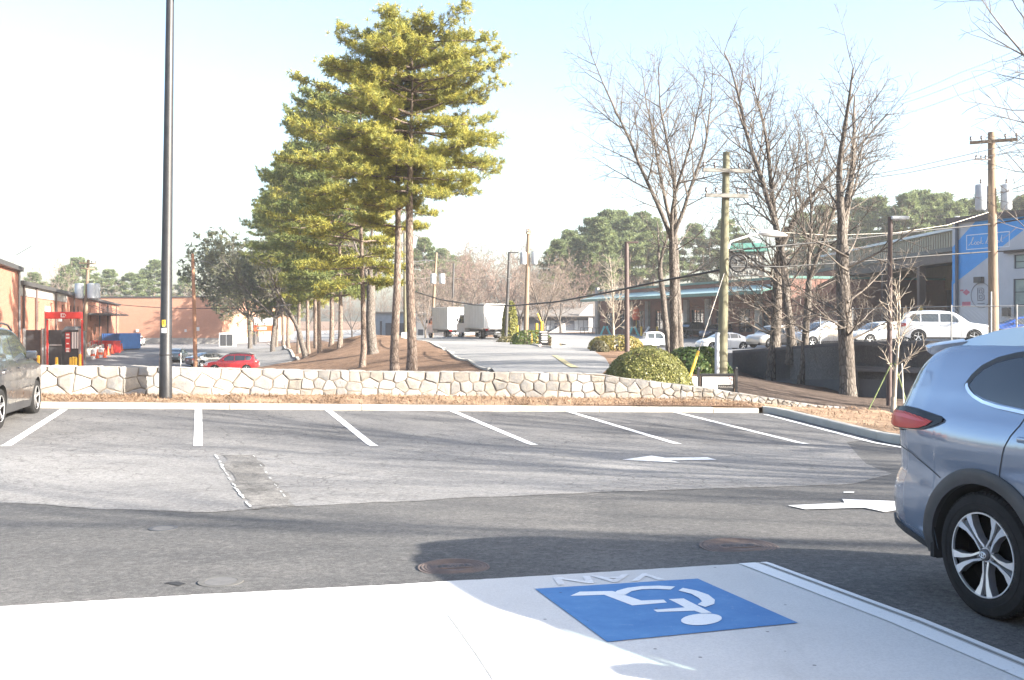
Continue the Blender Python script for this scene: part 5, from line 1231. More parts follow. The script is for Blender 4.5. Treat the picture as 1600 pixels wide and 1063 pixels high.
for i, (px, d, h) in enumerate(spots):
    if not h: continue
    loc = on(px, d, TL)-Vector((0, 0, .3)); k = i % 3; lab = 'leafless grey brown tree in the far thicket across the hill road'
    if pr_[k] is None:
        pr_[k] = bare_tree('bare_tree', lab, loc, fb[k][0], 14, .2, gf, levels=3, leaders=3, spread=.45, fork=.18, min_r=.020, dens=1.0, reach=.32, low=4, step=.7, thick=.06, mw=fb[k][1], rz=i); pr_[k].scale = (h/14,)*3
    else: dup(pr_[k], loc, i*1.7, lab, gf, (h/14*1.15, h/14*1.15, h/14))
bare_tree('bare_tree', 'bare street tree on the island behind the yellow barrier', on(850.5, 92)-Vector((0, 0, .1)), 322, 9.2, .17, None, levels=3, leaders=4, spread=.6, fork=.2, min_r=.012, dens=1.1, reach=.34, step=.5, mw=mtw)
bare_tree('bare_tree', 'small bare tree left of the front box truck', on(665, 118)-Vector((0, 0, .1)), 324, 6, .12, None, levels=3, leaders=4, spread=.6, fork=.2, min_r=.012, dens=1.1, reach=.36, step=.4, mw=mtw)
gp = 'tall pines in the far wood behind the green awning and loading docks'
fp = [None]*2; FC = ((.21, .25, .11), (.12, .16, .08))
def tallshape(s): return (.55+.6*math.sin(math.pi*min(1, s*1.15)))*(1-max(0, (s-.6)/.4)**2*.6)
fspots = [(662, 190, 18.1), (690, 230, 19.0), (706, 240, 18.1), (728, 260, 19.0), (872, 175, 15.5), (890, 190, 18.1), (905, 180, 16.3), (924, 195, 20.6), (938, 175, 18.9), (952, 190, 21.5), (968, 200, 22.4), (985, 185, 19.8), (1003, 195, 21.5), (1020, 190, 19.8), (1085, 200, 19.5), (1135, 200, 20.3), (1250, 195, 20.8), (1285, 190, 21.6), (1345, 185, 22.4), (1372, 175, 21.6), (1418, 170, 21.6), (1436, 180, 23.2), (1455, 172, 21.6), (1472, 178, 22.4), (1490, 168, 20.0), (1512, 180, 21.6), (1540, 175, 22.4), (1570, 185, 21.6), (1600, 175, 21.6)]
for i, (px, d, h) in enumerate(fspots):
    loc = on(px, d, TL)-Vector((0, 0, .3)); k = i % 2; lab = 'tall dark pine with high crown in the far wood on the hill'
    if fp[k] is None:
        fp[k] = pine('pine_tree', lab, loc, pine_parts(400+k, 24, .48 if k else .40, 4.6, .26, 12, 4, cols=FC, dens=.35, shape=tallshape), gp, 60+k, .8, 6, .15, rz=i); fp[k].scale = (h/24,)*3
    else: dup(fp[k], loc, i*1.9, lab, gp, (h/24*1.1, h/24*1.1, h/24))
gl = 'trees on the skyline beyond the left brick buildings'
lsp = [(30, 175, 14.5, 1), (52, 230, 15, 0), (75, 250, 22, 1), (88, 200, 17, 1), (105, 240, 17, 0), (122, 260, 20, 0), (150, 270, 16, 1), (170, 280, 18, 0), (188, 290, 20, 1), (205, 280, 17, 0), (228, 300, 18, 1), (241, 290, 21, 0), (268, 300, 16, 1), (288, 310, 17, 0), (305, 300, 15, 1), (322, 310, 17, 1), (345, 300, 17, 1), (368, 280, 16, 1), (390, 290, 16, 1), (410, 270, 15, 1), (455, 260, 16, 1), (480, 240, 16, 1), (520, 230, 14, 1), (550, 220, 14, 1), (600, 210, 14, 1), (640, 230, 16, 1)]
for i, (px, d, h, bare) in enumerate(lsp):
    loc = on(px, d, TL)-Vector((0, 0, .3))
    if bare: dup(pr_[i % 3], loc, i*1.3, 'hazy leafless tree on the skyline beyond the brick buildings', gl, (h/14, h/14, h/14))
    else: dup(fp[i % 2], loc, i*1.3, 'hazy pine on the skyline beyond the brick buildings', gl, (h/24*1.2, h/24*1.2, h/24))
# ------------------------------------------------------------------ buildings, walls, fences
BR1, BR2, MO = (.36, .125, .068), (.27, .085, .048), (.34, .29, .25)
m_brick = brickmat('red brick', BR1, BR2, MO, 1, (.40, .17, .10))
m_brick2 = brickmat('orange brick', (.44, .20, .12), (.37, .155, .09), (.42, .33, .27), 1, (.50, .27, .18))
m_brick3 = brickmat('brown brick', (.20, .085, .06), (.15, .065, .05), (.22, .19, .17), 1)
m_darkmetal = mat('dark metal edging', (.045, .045, .048), (.07, .068, .066), 3, .5)
m_brownsteel = mat('brown painted steel', (.060, .040, .037), (.085, .058, .053), 2, .55)
m_redsteel = mat('rust red steel', (.30, .075, .045), (.22, .06, .04), 3, .6)
m_concw = mat('grey concrete wall', (.34, .33, .31), (.26, .25, .235), 1.5, .9, bump=.2)
m_white_w = mat('white painted wall', (.66, .66, .65), (.58, .58, .57), .7, .8)
m_grey_w = mat('pale grey painted wall', (.47, .475, .50), (.42, .425, .45), .8, .8, bump=.15, bscale=8)
m_char = mat('charcoal retaining wall', (.082, .083, .09), (.115, .114, .118), .9, .8, bump=.3, bscale=7, lo=.4, hi=.75)
m_navy = mat('dark blue grey siding', (.055, .065, .085), (.07, .08, .10), 1.2, .7)
m_roofg = mat('grey shingle roof', (.20, .185, .17), (.15, .14, .135), 6, .9, stretch=(1, 1, 4))
m_black = mat('black painted metal', (.016, .017, .019), (.026, .027, .03), 5, .42)
m_blk2 = mat('black mesh screen', (.028, .030, .034), (.045, .047, .052), 4, .8)
m_steel = mat('galvanised steel', (.27, .28, .29), (.20, .21, .22), 7, .5, metal=.5)
m_teal = mat('green canopy paint', (.04, .135, .11), (.055, .165, .135), 2, .5)
m_tealp = mat('teal paint', (.10, .36, .36), (.08, .30, .31), 4, .6)
m_yel = mat('yellow paint', (.72, .44, .03), (.60, .36, .03), 6, .55)
m_orange = mat('orange plastic', (.78, .12, .03), (.66, .10, .03), 6, .5)
m_redp = mat('red painted steel', (.48, .03, .025), (.38, .025, .022), 4, .5)
m_bluep = mat('blue painted steel', (.035, .15, .42), (.03, .12, .34), 2, .5)
m_beige = mat('beige metal siding', (.40, .34, .24), (.34, .29, .21), 2, .6)
m_roofw = mat('white roof edge', (.72, .72, .71), (.62, .62, .61), 2, .6)
m_win = glass_dark('window glass', (.03, .04, .05))
m_winlit = mat('blinds behind glass', (.42, .46, .50), (.34, .38, .42), 3, .25)
m_wood = mat('weathered pole wood', (.26, .19, .13), (.17, .125, .09), 5, .9, stretch=(4, 4, .35), bump=.5, bscale=16)
m_woodg = mat('greenish pole wood', (.20, .19, .12), (.13, .125, .085), 5, .9, stretch=(4, 4, .35), bump=.5, bscale=16)
m_woodr = mat('reddish pole wood', (.36, .19, .11), (.26, .14, .085), 5, .9, stretch=(4, 4, .35), bump=.4, bscale=16)
m_can = mat('pale grey transformer tank', (.46, .49, .52), (.38, .41, .44), 4, .5)
m_ins = mat('insulator', (.10, .09, .09), (.2, .18, .17), 9, .3)
m_cable = mat('cable', (.02, .02, .021), (.03, .03, .031), 3, .6)
m_wire = mat('bare conductor', (.50, .46, .40), (.40, .37, .33), 3, .4, metal=.6)

class Face:
    """a wall plane: origin, direction along the wall; s = distance along, z = height, o = distance in front"""
    def __init__(s, a, b, flip=False):
        s.a = Vector((a[0], a[1], 0)); d = Vector((b[0]-a[0], b[1]-a[1], 0)); s.L = d.length; s.d = d.normalized(); s.n = Vector((s.d.y, -s.d.x, 0)); s.n = -s.n if flip else s.n
    def p(s, t, z, o=0): v = s.a+s.d*t+s.n*o; return Vector((v.x, v.y, z))
    def hit(s, px, py, o=0):
        """picture point -> (distance along, height) on the plane"""
        r = Vector(((px-800)/1600, 1, 0)); q = s.a+s.n*o; t = q.dot(s.n)/r.dot(s.n); v = r*t-s.a
        return v.dot(s.d), EYE+(500-py)/1600*t
    def box(s, mb, t0, t1, z0, z1, o0, o1, mi=0):
        V = [s.p(t, z, o) for z in (z0, z1) for t, o in ((t0, o0), (t1, o0), (t1, o1), (t0, o1))]
        mb.add(V, [(0, 1, 2, 3), (4, 5, 6, 7), (0, 1, 5, 4), (1, 2, 6, 5), (2, 3, 7, 6), (3, 0, 4, 7)], mi)
    def poly(s, mb, pts, o0, o1, mi=0): mb.prism([s.p(t, z, o0) for t, z in pts], s.n*(o1-o0), mi)
    def ang(s): return math.atan2(s.d.y, s.d.x)
def openings(f, z0, z1, rects, mb, o=0, mi=0):
    """wall sheet with rectangular openings, cut as a grid; rects (t0, t1, z0, z1)"""
    ts = sorted({0, f.L}|{r[0] for r in rects}|{r[1] for r in rects}); zs = sorted({z0, z1}|{r[2] for r in rects}|{r[3] for r in rects})
    for t0, t1 in zip(ts[:-1], ts[1:]):
        for a, b in zip(zs[:-1], zs[1:]):
            ct, cz = (t0+t1)/2, (a+b)/2
            if any(r[0] < ct < r[1] and r[2] < cz < r[3] for r in rects): continue
            mb.quad(f.p(t0, a, o), f.p(t1, a, o), f.p(t1, b, o), f.p(t0, b, o), mi)
    for r in rects:
        for (p, q) in (((r[0], r[2]), (r[1], r[2])), ((r[1], r[2]), (r[1], r[3])), ((r[1], r[3]), (r[0], r[3])), ((r[0], r[3]), (r[0], r[2]))):
            mb.quad(f.p(p[0], p[1], o), f.p(q[0], q[1], o), f.p(q[0], q[1], o-.25), f.p(p[0], p[1], o-.25), mi)
def window(f, r, root, m=None, bars=(2, 2), fm=None, name='window'):
    b = MB(); t0, t1, a, c = r; w = .06
    for k in range(bars[0]+1): t = t0+(t1-t0-w)*k/bars[0]; f.box(b, t, t+w, a, c, -.2, -.10)
    for k in range(bars[1]+1): z = a+(c-a-w)*k/bars[1]; f.box(b, t0, t1, z, z+w, -.195, -.105)
    o = b.build(name, fm or m_black, root, world=True)
    b = MB(); b.quad(f.p(t0, a, -.16), f.p(t1, a, -.16), f.p(t1, c, -.16), f.p(t0, c, -.16)); b.build('pane', m or m_win, o).data.transform(MAT_OF[root.name].inverted())
    return o
ZG = -4.45+EYE
# ---- long brick building on the left
def left_building():
    A, B = (-34.2, 71), (-68.5, 178.5); f = Face(A, B); root = thing('brick_building', 'long low red brick building running down the left side of the lower car park', 'building', (A[0], A[1], ZG), 0)
    top = 2.45+EYE; rects = []; L = f.L
    for k, t in enumerate((9, 17.5, 26, 33, 40.5, 48, 56, 66, 76, 86, 96)): rects.append((t, t+1.6, top-2.6, top-1.0))
    doors = [(50, 52, ZG+1.2, ZG+3.6), (56.5, 58.5, ZG+1.2, ZG+3.6), (62, 64.4, ZG+1.2, ZG+3.9), (97, 99.5, ZG, ZG+3)]
    mb = MB(); openings(f, ZG-.5, top, rects+doors, mb)
    e2 = f.p(f.L, 0, -30); e1 = f.p(0, 0, -30)
    for p, q in ((f.p(0, 0), e1), (f.p(f.L, 0), e2)): mb.quad((p.x, p.y, ZG-.5), (q.x, q.y, ZG-.5), (q.x, q.y, top), (p.x, p.y, top))
    mb.build('wall', m_brick, root, world=True)
    b = MB(); f.box(b, -.2, L+.2, top, top+.28, -30, .35); b.build('roof', m_darkmetal, root, world=True)
    b = MB(); f.box(b, .05, 30, top-.75, top-.02, .0, .06); b.build('fascia', m_concw, root, world=True)
    for r in rects: window(f, r, root, bars=(2, 3))
    for r in doors:
        b = MB(); f.box(b, r[0], r[1], r[2], r[3], -.22, -.15); b.build('door', m_darkmetal, root, world=True)
    for t in (1.5, 8, 20.5, 36, 46, 69, 84, 104):
        b = MB(); b.cyl(f.p(t, ZG, .12), f.p(t, top, .12), .09, None, 8); b.build('downpipe', m_brownsteel, root, world=True)
    b = MB(); f.box(b, 49, 92, ZG+5.05, ZG+5.25, .0, 2.6)
    for t in (49.2, 59, 69, 80, 91.5): b.cyl(f.p(t, ZG+6.3, .05), f.p(t, ZG+5.25, 2.4), .04, None, 6)
    b.build('dock_canopy', m_darkmetal, root, world=True)
    b = MB(); f.box(b, 47, 68, ZG-.2, ZG+1.2, .01, 2.2); b.build('loading_dock', m_concw, root, world=True)
    for t, h, s in ((3.2, .9, .55), (14, 2.6, .8), (23, 1.9, .4)):
        b = MB(); z = ZG+2.4+h; f.box(b, t, t+s, z, z+s*.7, .0, .3); b.build('wall_light', m_white_w, root, world=True)
    # taller near block
    g = Face((-29.4, 57), A); root = thing('brick_building', 'taller orange red brick block with dark roof edge at the far left of the picture', 'building', (-29.4, 57, ZG), 0)
    top = 3.35+EYE; b = MB(); g.box(b, 0, g.L, ZG-.5, top, -25, .0); b.build('wall', m_brick, root, world=True)
    b = MB(); g.box(b, -.3, g.L+.15, top, top+.3, -25.2, .3); b.build('roof', m_darkmetal, root, world=True)
    b = MB(); b.cyl(g.p(g.L-.5, ZG, .1), g.p(g.L-.5, top, .1), .08, None, 8); b.build('downpipe', m_steel, root, world=True)
    b = MB(); p = g.p(g.L-.1, top+.2, -.2); b.cyl(p, p+Vector((0, 0, 1.6)), .03, None, 6); b.cyl(p+Vector((0, 0, .9)), p+Vector((1.2, 0, 1.6)), .03, None, 6); b.build('roof_mast', m_steel, root, world=True)
left_building()
def back_building():
    f = Face((-78, 192), (-53.6, 189)); root = thing('brick_building', 'plain windowless orange brick building across the end of the lower car park', 'building', (-66, 190, ZG), 0)
    top = 4.15+EYE; b = MB(); f.box(b, 0, f.L, ZG+1.1, top, -40, 0); b.build('wall', m_brick2, root, world=True)
    b = MB(); f.box(b, -.02, f.L+.03, ZG-.5, ZG+1.1, -40.02, .04); b.build('base_course', m_concw, root, world=True)
    b = MB(); f.box(b, -.1, f.L+.1, top, top+.22, -40, .15); b.build('roof', m_darkmetal, root, world=True)
    b = MB(); f.box(b, 1.5, 3.4, ZG, ZG+2.3, .05, .12); b.build('door', m_darkmetal, root, world=True)
    for t in (8, 17.5):
        b = MB(); f.box(b, t, t+.35, ZG+2.2, ZG+2.7, .0, .2); b.build('wall_light', m_white_w, root, world=True)
    b = MB(); f.box(b, 19.6, 20.3, ZG+2.4, ZG+3.1, .01, .05); b.build('wall_sign', m_white_w, root, world=True)
back_building()

# ---- dark low building across the hill road
def dark_building():
    f = Face((-2.5, 166), (13.2, 163)); z0 = -2.05+EYE; e = .45+EYE; root = thing('low_building', 'low dark blue grey building with sloping shingle roof beyond the island', 'building', (5, 165, z0), 0)
    wins = [(1.2, 2.6, z0+.3, z0+2.0), (3.2, 5.4, z0+.3, z0+2.0), (7.4, 9.6, z0+.3, z0+2.0), (10.0, 10.8, z0+.1, z0+2.0), (12.6, 14.9, z0+.35, z0+2.05)]
    b = MB(); openings(f, z0-.6, e, wins, b); 
    for t in (0, f.L): p, q = f.p(t, 0), f.p(t, 0, -14); b.quad((p.x, p.y, z0-.6), (q.x, q.y, z0-.6), (q.x, q.y, e+2.4), (p.x, p.y, e))
    b.build('wall', m_navy, root, world=True)
    for w in wins: window(f, w, root, m_winlit, (3, 1))
    b = MB(); V = [f.p(-.4, e, .6), f.p(f.L+.3, e, .6), f.p(f.L+.3, e+2.5, -12), f.p(-.4, e+2.5, -12)]; b.prism(V, (0, 0, .2)); b.build('roof', m_roofg, root, world=True)
    b = MB(); f.poly(b, [(8.6, z0), (11.2, z0), (11.2, z0+1.5), (10.9, z0+1.5), (9.9, z0+.7)], .06, 1.2); b.build('white_fin_wall', m_white_w, root, world=True)
    b = MB(); f.poly(b, [(13.2, e), (15.6, e), (15.6, e+2.0), (15.2, e+2.0)], .05, .5); f.box(b, 15.0, 15.6, z0, e, .05, .5); b.build('white_gable', m_white_w, root, world=True)
    b = MB(); f.box(b, 11.3, 15.0, z0-.3, z0+.3, .05, .8); b.build('window_ledge', m_white_w, root, world=True)
dark_building()
# ---- brewery style hall with the green canopy
def canopy_building():
    f = Face((12.4, 150), (27.5, 101)); z0 = -2.2+EYE; top = 4.1+EYE; root = thing('brick_hall', 'brick hall with long green ribbed canopy over its glazed front', 'building', (12.4, 150, z0), 0)
    wins = [(t, t+3.0, z0+.9, z0+3.4) for t in (3.5, 8.5, 13.5, 20, 25, 30, 36, 41, 46)]
    b = MB(); openings(f, z0-1.5, top, wins, b); q = f.p(0, 0, -20); p = f.p(0, 0); b.quad((p.x, p.y, z0-1), (q.x, q.y, z0-1), (q.x, q.y, top), (p.x, p.y, top)); q = f.p(f.L, 0, -20); p = f.p(f.L, 0); b.quad((p.x, p.y, z0-1), (q.x, q.y, z0-1), (q.x, q.y, top), (p.x, p.y, top))
    b.build('wall', m_brick3, root, world=True)
    for w in wins: window(f, w, root, None, (3, 2))
    b = MB(); f.box(b, -.1, f.L+.1, top, top+.25, -20, .2); b.build('roof', m_teal, root, world=True)
    b = MB(); cz, n = 3.45+EYE, 26
    f.box(b, 2.2, f.L, cz-.9, cz-.6, 3.2, 3.4)
    for k in range(n+1):
        t = 2.2+(f.L-2.3)*k/n; p0, p1 = f.p(t, cz+.02, .05), f.p(t, cz-.72, 3.2); b.prism([p0-f.d*.06, p0+f.d*.06, p1+f.d*.06, p1-f.d*.06], (0, 0, .14))
    b.build('canopy_frame', m_teal, root, world=True)
    b = MB(); b.prism([f.p(2.2, cz+.17, .05), f.p(f.L, cz+.17, .05), f.p(f.L, cz-.57, 3.3), f.p(2.2, cz-.57, 3.3)], (0, 0, .03)); b.build('canopy_sheet', mat('pale canopy sheet', (.30, .42, .40), (.24, .36, .34), 2, .4), root, world=True)
    for t in (.2, 12.2, 17.6, 23.5, 28.6, 34, 45):
        b = MB(); f.box(b, t, t+1.0, z0-.4, z0+4.6 if t > 1 else top+.6, .02, .35); b.build('column', m_concw, root, world=True)
    b = MB(); f.box(b, 2.6, f.L-8, z0+1.05, z0+1.13, 3.5, 3.56)
    for k in range(28): t = 2.6+(f.L-10.6)*k/27; f.box(b, t, t+.06, z0-.2, z0+1.05, 3.5, 3.56)
    b.build('patio_railing', m_darkmetal, root, world=True)
    # leaning painted posts along the patio
    gq = 'painted posts along the patio of the brick hall'
    for px, cols in ((946, (m_tealp, 1)), (990, (m_tealp, 1)), (1002, (m_yel, 0)), (1010, (m_white_w, 2)), (1027, (m_yel, 0)), (1043, (m_tealp, 2))):
        c = on(px, 128 if px < 960 else 122); lab = {946: 'teal A shaped stand leftmost on the patio edge', 990: 'teal A shaped stand right of the pale bare young tree', 1002: 'orange yellow upright post beside the teal stand', 1010: 'slanting white post between two yellow posts', 1027: 'yellow upright post beside the leaning dark tree', 1043: 'slanting teal post beside the twin bare trees'}[px]
        t = thing('painted_stand' if cols[1] == 1 else 'painted_post', lab, 'stand' if cols[1] == 1 else 'post', c, 0, gq)
        for s in ((-1, 1) if cols[1] == 1 else (0,)):
            b = MB(); b.tube([(s*.62+(-.35 if cols[1] == 2 else 0), 0, 0), (s*.12+(.35 if cols[1] == 2 else 0), 0, 1.15)], .13, 6); b.build('leg' if s else 'post', cols[0], t)
    c = on(994, 132); t = thing('parasol', 'closed orange parasol hanging over the patio of the brick hall', 'parasol', c+Vector((0, 0, .1)))
    b = MB(); b.tube([(0, 0, 1.8), (0, 0, 2.2), (0, 0, 3.2), (0, 0, 3.7)], [.42, .55, .4, .05], 10); b.build('canopy', m_orange, t); b = MB(); b.cyl((0, 0, 0), (0, 0, 1.9), .05); b.build('pole', m_yel, t)
    # rooftop sign tower
    c = P(1164, 432, 124); t = thing('roof_sign', 'dark gabled rooftop sign with wheel emblem and white letters behind the green pole', 'sign', (c.x, c.y, top+.25))
    b = MB(); b.box((0, 0, 2.4), (4.6, .5, 3.0)); b.prism([(-2.6, -.3, 3.9), (2.6, -.3, 3.9), (2.0, -.3, 4.7), (-1.2, -.3, 4.7)], (0, .6, 0)); b.build('panel', m_darkmetal, t)
    b = MB(); b.prism([(-2.9, -.7, 3.9), (2.9, -.7, 3.9), (2.2, -.2, 4.9), (-1.4, -.2, 4.9)], (0, 1.0, .12)); b.build('roof', m_teal, t)
    for x in (-1.9, 1.9): b = MB(); b.box((x, 0, .45), (.3, .4, .9)); b.build('post', m_brownsteel, t)
    b = MB(); b.lathe([(.50, -.32), (.50, -.27), (.60, -.27), (.60, -.32), (.50, -.32)], (-1.45, 0, 2.55), 20, 0, 'Y')
    for k in range(4): b.box((-1.45, -.30, 2.55), (1.0, .04, .05), 0)
    b.build('wheel_emblem', m_concw, t)
    b = MB()
    for k, x in enumerate((.05, .5, .95, 1.4, 1.8)): b.box((x, -.28, 2.9), (.22, .05, 1.1 if k % 2 else .8))
    b.build('emblem_bars', m_concw, t)
    b = MB(); add_text(b, 'WEETW', .95, Matrix.Translation((-.1, -.28, 1.35)) @ Matrix.Rotation(R(90), 4, 'X'), .04, 0, True); b.build('lettering', m_concw, t)
canopy_building()
# ---- loading dock building
def dock_building():
    f = Face((36.6, 152), (36.2, 80.5)); z0 = -1.9+EYE; top = 5.6+EYE; root = thing('dock_building', 'long dark loading dock building with brown columns under a deep roof edge', 'building', (36.4, 116, z0), 0)
    b = MB(); bk = Face((45, 152), (45, 80.5)); openings(bk, z0-.5, top, [(t, t+4.2, z0+.2, z0+5) for t in (4, 12, 20, 28, 36, 44, 52, 60)], b); b.build('wall', m_beige, root, world=True)
    for t in (4, 12, 20, 28, 36, 44, 52, 60):
        b = MB(); bk.box(b, t, t+4.2, z0+.2, z0+5, -.3, -.2); b.build('dock_door', m_darkmetal, root, world=True)
    b = MB(); f.box(b, 0, f.L, top, top+.35, -26, .5); b.build('roof', m_darkmetal, root, world=True)
    b = MB(); f.box(b, 40, f.L, top-.85, top-.01, -.3, .3); b.build('beam', m_brownsteel, root, world=True)
    b = MB(); f.box(b, 0, 40, top-.85, top-.01, -.3, .3); f.box(b, 0, 40, top-1.9, top-1.6, -.2, .25); b.build('red_beam', m_redsteel, root, world=True)
    for t in (2, 12, 22, 32, 42, 52, 61, 70.6):
        b = MB(); f.box(b, t, t+.6, z0-.5, top-.86, -.28, .28); b.build('column', m_brownsteel, root, world=True)
    b = MB(); f.box(b, f.L-.1, f.L+.15, z0-.5, top, -8.6, -.4); b.build('end_wall', m_beige, root, world=True)
    b = MB(); f.box(b, 12, 54, top+.36, top+3.0, -16, -6.2); b.build('clerestory', m_beige, root, world=True)
    b = MB()
    for k in range(70): t = 12+42*k/70; f.box(b, t, t+.08, top+.4, top+2.9, -6.2, -6.14)
    b.build('siding_rib', mat('darker brown siding rib', (.25, .2, .14), None, 3, .7), root, world=True)  # ribs in a darker brown than the beige siding
    b = MB(); f.box(b, 11.5, 71, top+3.0, top+3.25, -17, -5.8); b.build('upper_roof', m_roofw, root, world=True)
    b = MB(); f.box(b, 54.05, 70.9, top+.36, top+2.0, -16, -7.2); b.build('rear_block', m_roofw, root, world=True)
    for t in (50, 66): b = MB(); p = f.p(t, top+3.2, -8); b.cyl(p, p+Vector((0, 0, 1.5)), .22, None, 10); b.build('roof_vent', m_roofw, root, world=True)
    gy = 'yellow dock bollards'
    for i, (px, d, h) in enumerate(((1255, 112, 2.4), (1440, 86, 2.4), (1461, 84, 1.6))):
        c = on(px, d); b = MB(); b.cyl((0, 0, 0), (0, 0, h), .13, None, 10); b.lathe([(.13, h), (.09, h+.08), (0, h+.1)], n=10); o = b.build('dock_bollard', m_yel, smooth=30); o.location = c
        tag(o, ['yellow steel guard post leftmost under the loading dock roof', 'tall yellow guard post beside the right hand dock column', 'shorter yellow guard post rightmost under the dock roof'][i], 'bollard', gy)
dock_building()
# ---- white building with the blue painted band
def blue_building():
    f = Face((34.4, 80), (44.2, 57.5), flip=False); z0 = -1.35+EYE; top = 7.5+EYE; root = thing('painted_building', 'pale grey building with a blue diagonal band and painted logos at the right edge', 'building', (34.4, 80, z0), 0)
    uw = (*[f.hit(1584, 420)[0], f.hit(1625, 420)[0]], f.hit(1590, 420)[1], f.hit(1590, 398)[1]); lw = (f.hit(1583, 470)[0], f.hit(1625, 470)[0], f.hit(1590, 497)[1], f.hit(1590, 436)[1])
    w3 = (16.5, 20, lw[2], lw[3]); w4 = (16.5, 20, uw[2], uw[3])
    b = MB(); openings(f, z0-.6, top, [uw, lw, w3, w4], b)
    for t in (0, f.L): p, q = f.p(t, 0), f.p(t, 0, -30); b.quad((p.x, p.y, z0-.6), (q.x, q.y, z0-.6), (q.x, q.y, top), (p.x, p.y, top))
    b.build('wall', m_grey_w, root, world=True)
    for w in (uw, lw, w3, w4): window(f, w, root, mat('pale window glass', (.30, .36, .34), (.2, .26, .25), 1, .1), (2, 2 if w in (uw, w4) else 3), m_navy)
    b = MB(); f.box(b, -.3, f.L+.3, top, top+.45, -30, .35); b.build('roof', m_brownsteel, root, world=True)
    mbz = mat('bright blue mural paint', (.05, .29, .66), (.045, .26, .60), 2, .7)
    P4 = [f.hit(1487, 387), f.hit(1524, 351), f.hit(1612, 338), f.hit(1612, 350), f.hit(1491, 443), f.hit(1487, 446)]
    P4[1] = (P4[1][0], top-.02); P4[2] = (P4[2][0], top-.02); P4[0] = (.01, P4[0][1]); P4[5] = (.01, P4[5][1])
    b = MB(); f.poly(b, P4, .004, .014); b.build('blue_band', mbz, root, world=True)
    b = MB(); f.box(b, f.hit(1487, 470)[0]+.02, f.hit(1489.5, 470)[0], z0, f.hit(1488, 440)[1], .004, .016); b.build('blue_strip', mbz, root, world=True)
    mw = mat('white mural lettering', (.62, .66, .72), (.55, .6, .66), 5, .7)
    a0, a1, a2, a3 = f.hit(1510, 391), f.hit(1578, 386), f.hit(1578, 364), f.hit(1510, 367.5)
    b = MB(); t0, t1, za, zb = a0[0], a1[0], a0[1], a3[1]
    for r in ((t0, t1, za, za+.07), (t0, t1, zb-.07, zb), (t0, t0+.07, za+.07, zb-.07), (t1-.07, t1, za+.07, zb-.07)): f.box(b, *r, .018, .024)
    # script lettering as pen strokes
    def stroke(pts, w=.05):
        q = [f.p(t0+(t1-t0)*x, za+(zb-za)*z, .024) for x, z in pts]; b.tube(q, [w*.5]*len(q), 5)
    base = .38
    stroke([(.06, .30), (.10, .40), (.17, .70), (.18, .82), (.155, .78), (.13, .45), (.12, .34), (.16, .33), (.20, .40)])
    for cx in (.225, .285): stroke([(cx+.025*math.cos(a), base+.02+.09*math.sin(a)) for a in np.linspace(0, 2*math.pi, 11)]); stroke([(cx+.02, base+.06), (cx+.05, base+.05)], .04)
    stroke([(.335, .32), (.35, .55), (.36, .78)]); stroke([(.38, .52), (.345, .44), (.38, .32), (.41, .36)])
    stroke([(.45, .32), (.49, .55), (.53, .80), (.51, .80), (.49, .45), (.485, .34), (.53, .33), (.57, .40)])
    for cx in (.60, .72): stroke([(cx+.025*math.cos(a), base+.02+.09*math.sin(a)) for a in np.linspace(0, 2*math.pi, 11)])
    stroke([(.69, .48), (.655, .46), (.65, .36), (.69, .33)]); stroke([(.745, .48), (.75, .36), (.775, .33), (.80, .5), (.83, .8), (.82, .6), (.82, .35), (.85, .36)])
    b.build('mural_lettering', mw, root, world=True)
    ml = mat('grey logo paint', (.20, .20, .21), (.26, .26, .27), 6, .8)
    c = f.hit(1533, 461.5); r_ = f.hit(1533, 442)[1]-c[1]
    b = MB(); b.tube([f.p(c[0]+r_*.98*math.cos(a), c[1]+r_*math.sin(a), .01) for a in np.linspace(0, 2*math.pi, 33)], .035, 6)
    for x0 in (0,):
        pts = [(-.36, -.50), (-.36, .55), (.12, .55), (.30, .44), (.30, .18), (.14, .05), (.36, -.08), (.36, -.38), (.14, -.50), (-.36, -.50)]
        b.tube([f.p(c[0]+r_*.9*x, c[1]+r_*.95*(z+.06), .01) for x, z in pts], .035, 6)
        for pts in ([(-.17, .13), (-.17, .40), (.06, .40), (.12, .27), (.06, .13), (-.17, .13)], [(-.17, -.34), (-.17, -.06), (.08, -.06), (.17, -.2), (.08, -.34), (-.17, -.34)]): b.tube([f.p(c[0]+r_*.9*x, c[1]+r_*.95*(z+.06), .01) for x, z in pts], .03, 6)
        b.tube([f.p(c[0]-r_*.34, c[1]-r_*.66, .01), f.p(c[0]+r_*.34, c[1]-r_*.66, .01)], .035, 6)
    b.build('circled_letter', ml, root, world=True)
    mp = mat('pink sticker', (.50, .16, .20), (.42, .14, .18), 6, .7)
    for (x, y, s) in ((1510, 457, .35), (1510, 475, .4), (1503, 454, .16)):
        t, z = f.hit(x, y); b = MB(); f.poly(b, [(t-s, z), (t, z-s*.7), (t+s, z), (t, z+s*.7)] if y == 457 else [(t-s, z-s*.4), (t+s, z-s*.4), (t+s, z+s*.4), (t-s, z+s*.4)], .003, .012); b.build('wall_sticker', mp, root, world=True)
    t, z = f.hit(1532, 437.5); b = MB(); f.box(b, t-.35, t+.35, z-.22, z+.22, .0, .35); b.build('wall_lamp', m_darkmetal, root, world=True)
    t = f.hit(1497, 420)[0]; b = MB(); b.cyl(f.p(t, z0-.3, .14), f.p(t, top-.05, .14), .13, None, 8); b.build('downpipe', m_navy, root, world=True)
    t, z = f.hit(1575, 488); b = MB(); f.box(b, t-.3, t+.25, z-.3, z+.35, .0, .3); b.build('meter_box', m_black, root, world=True)
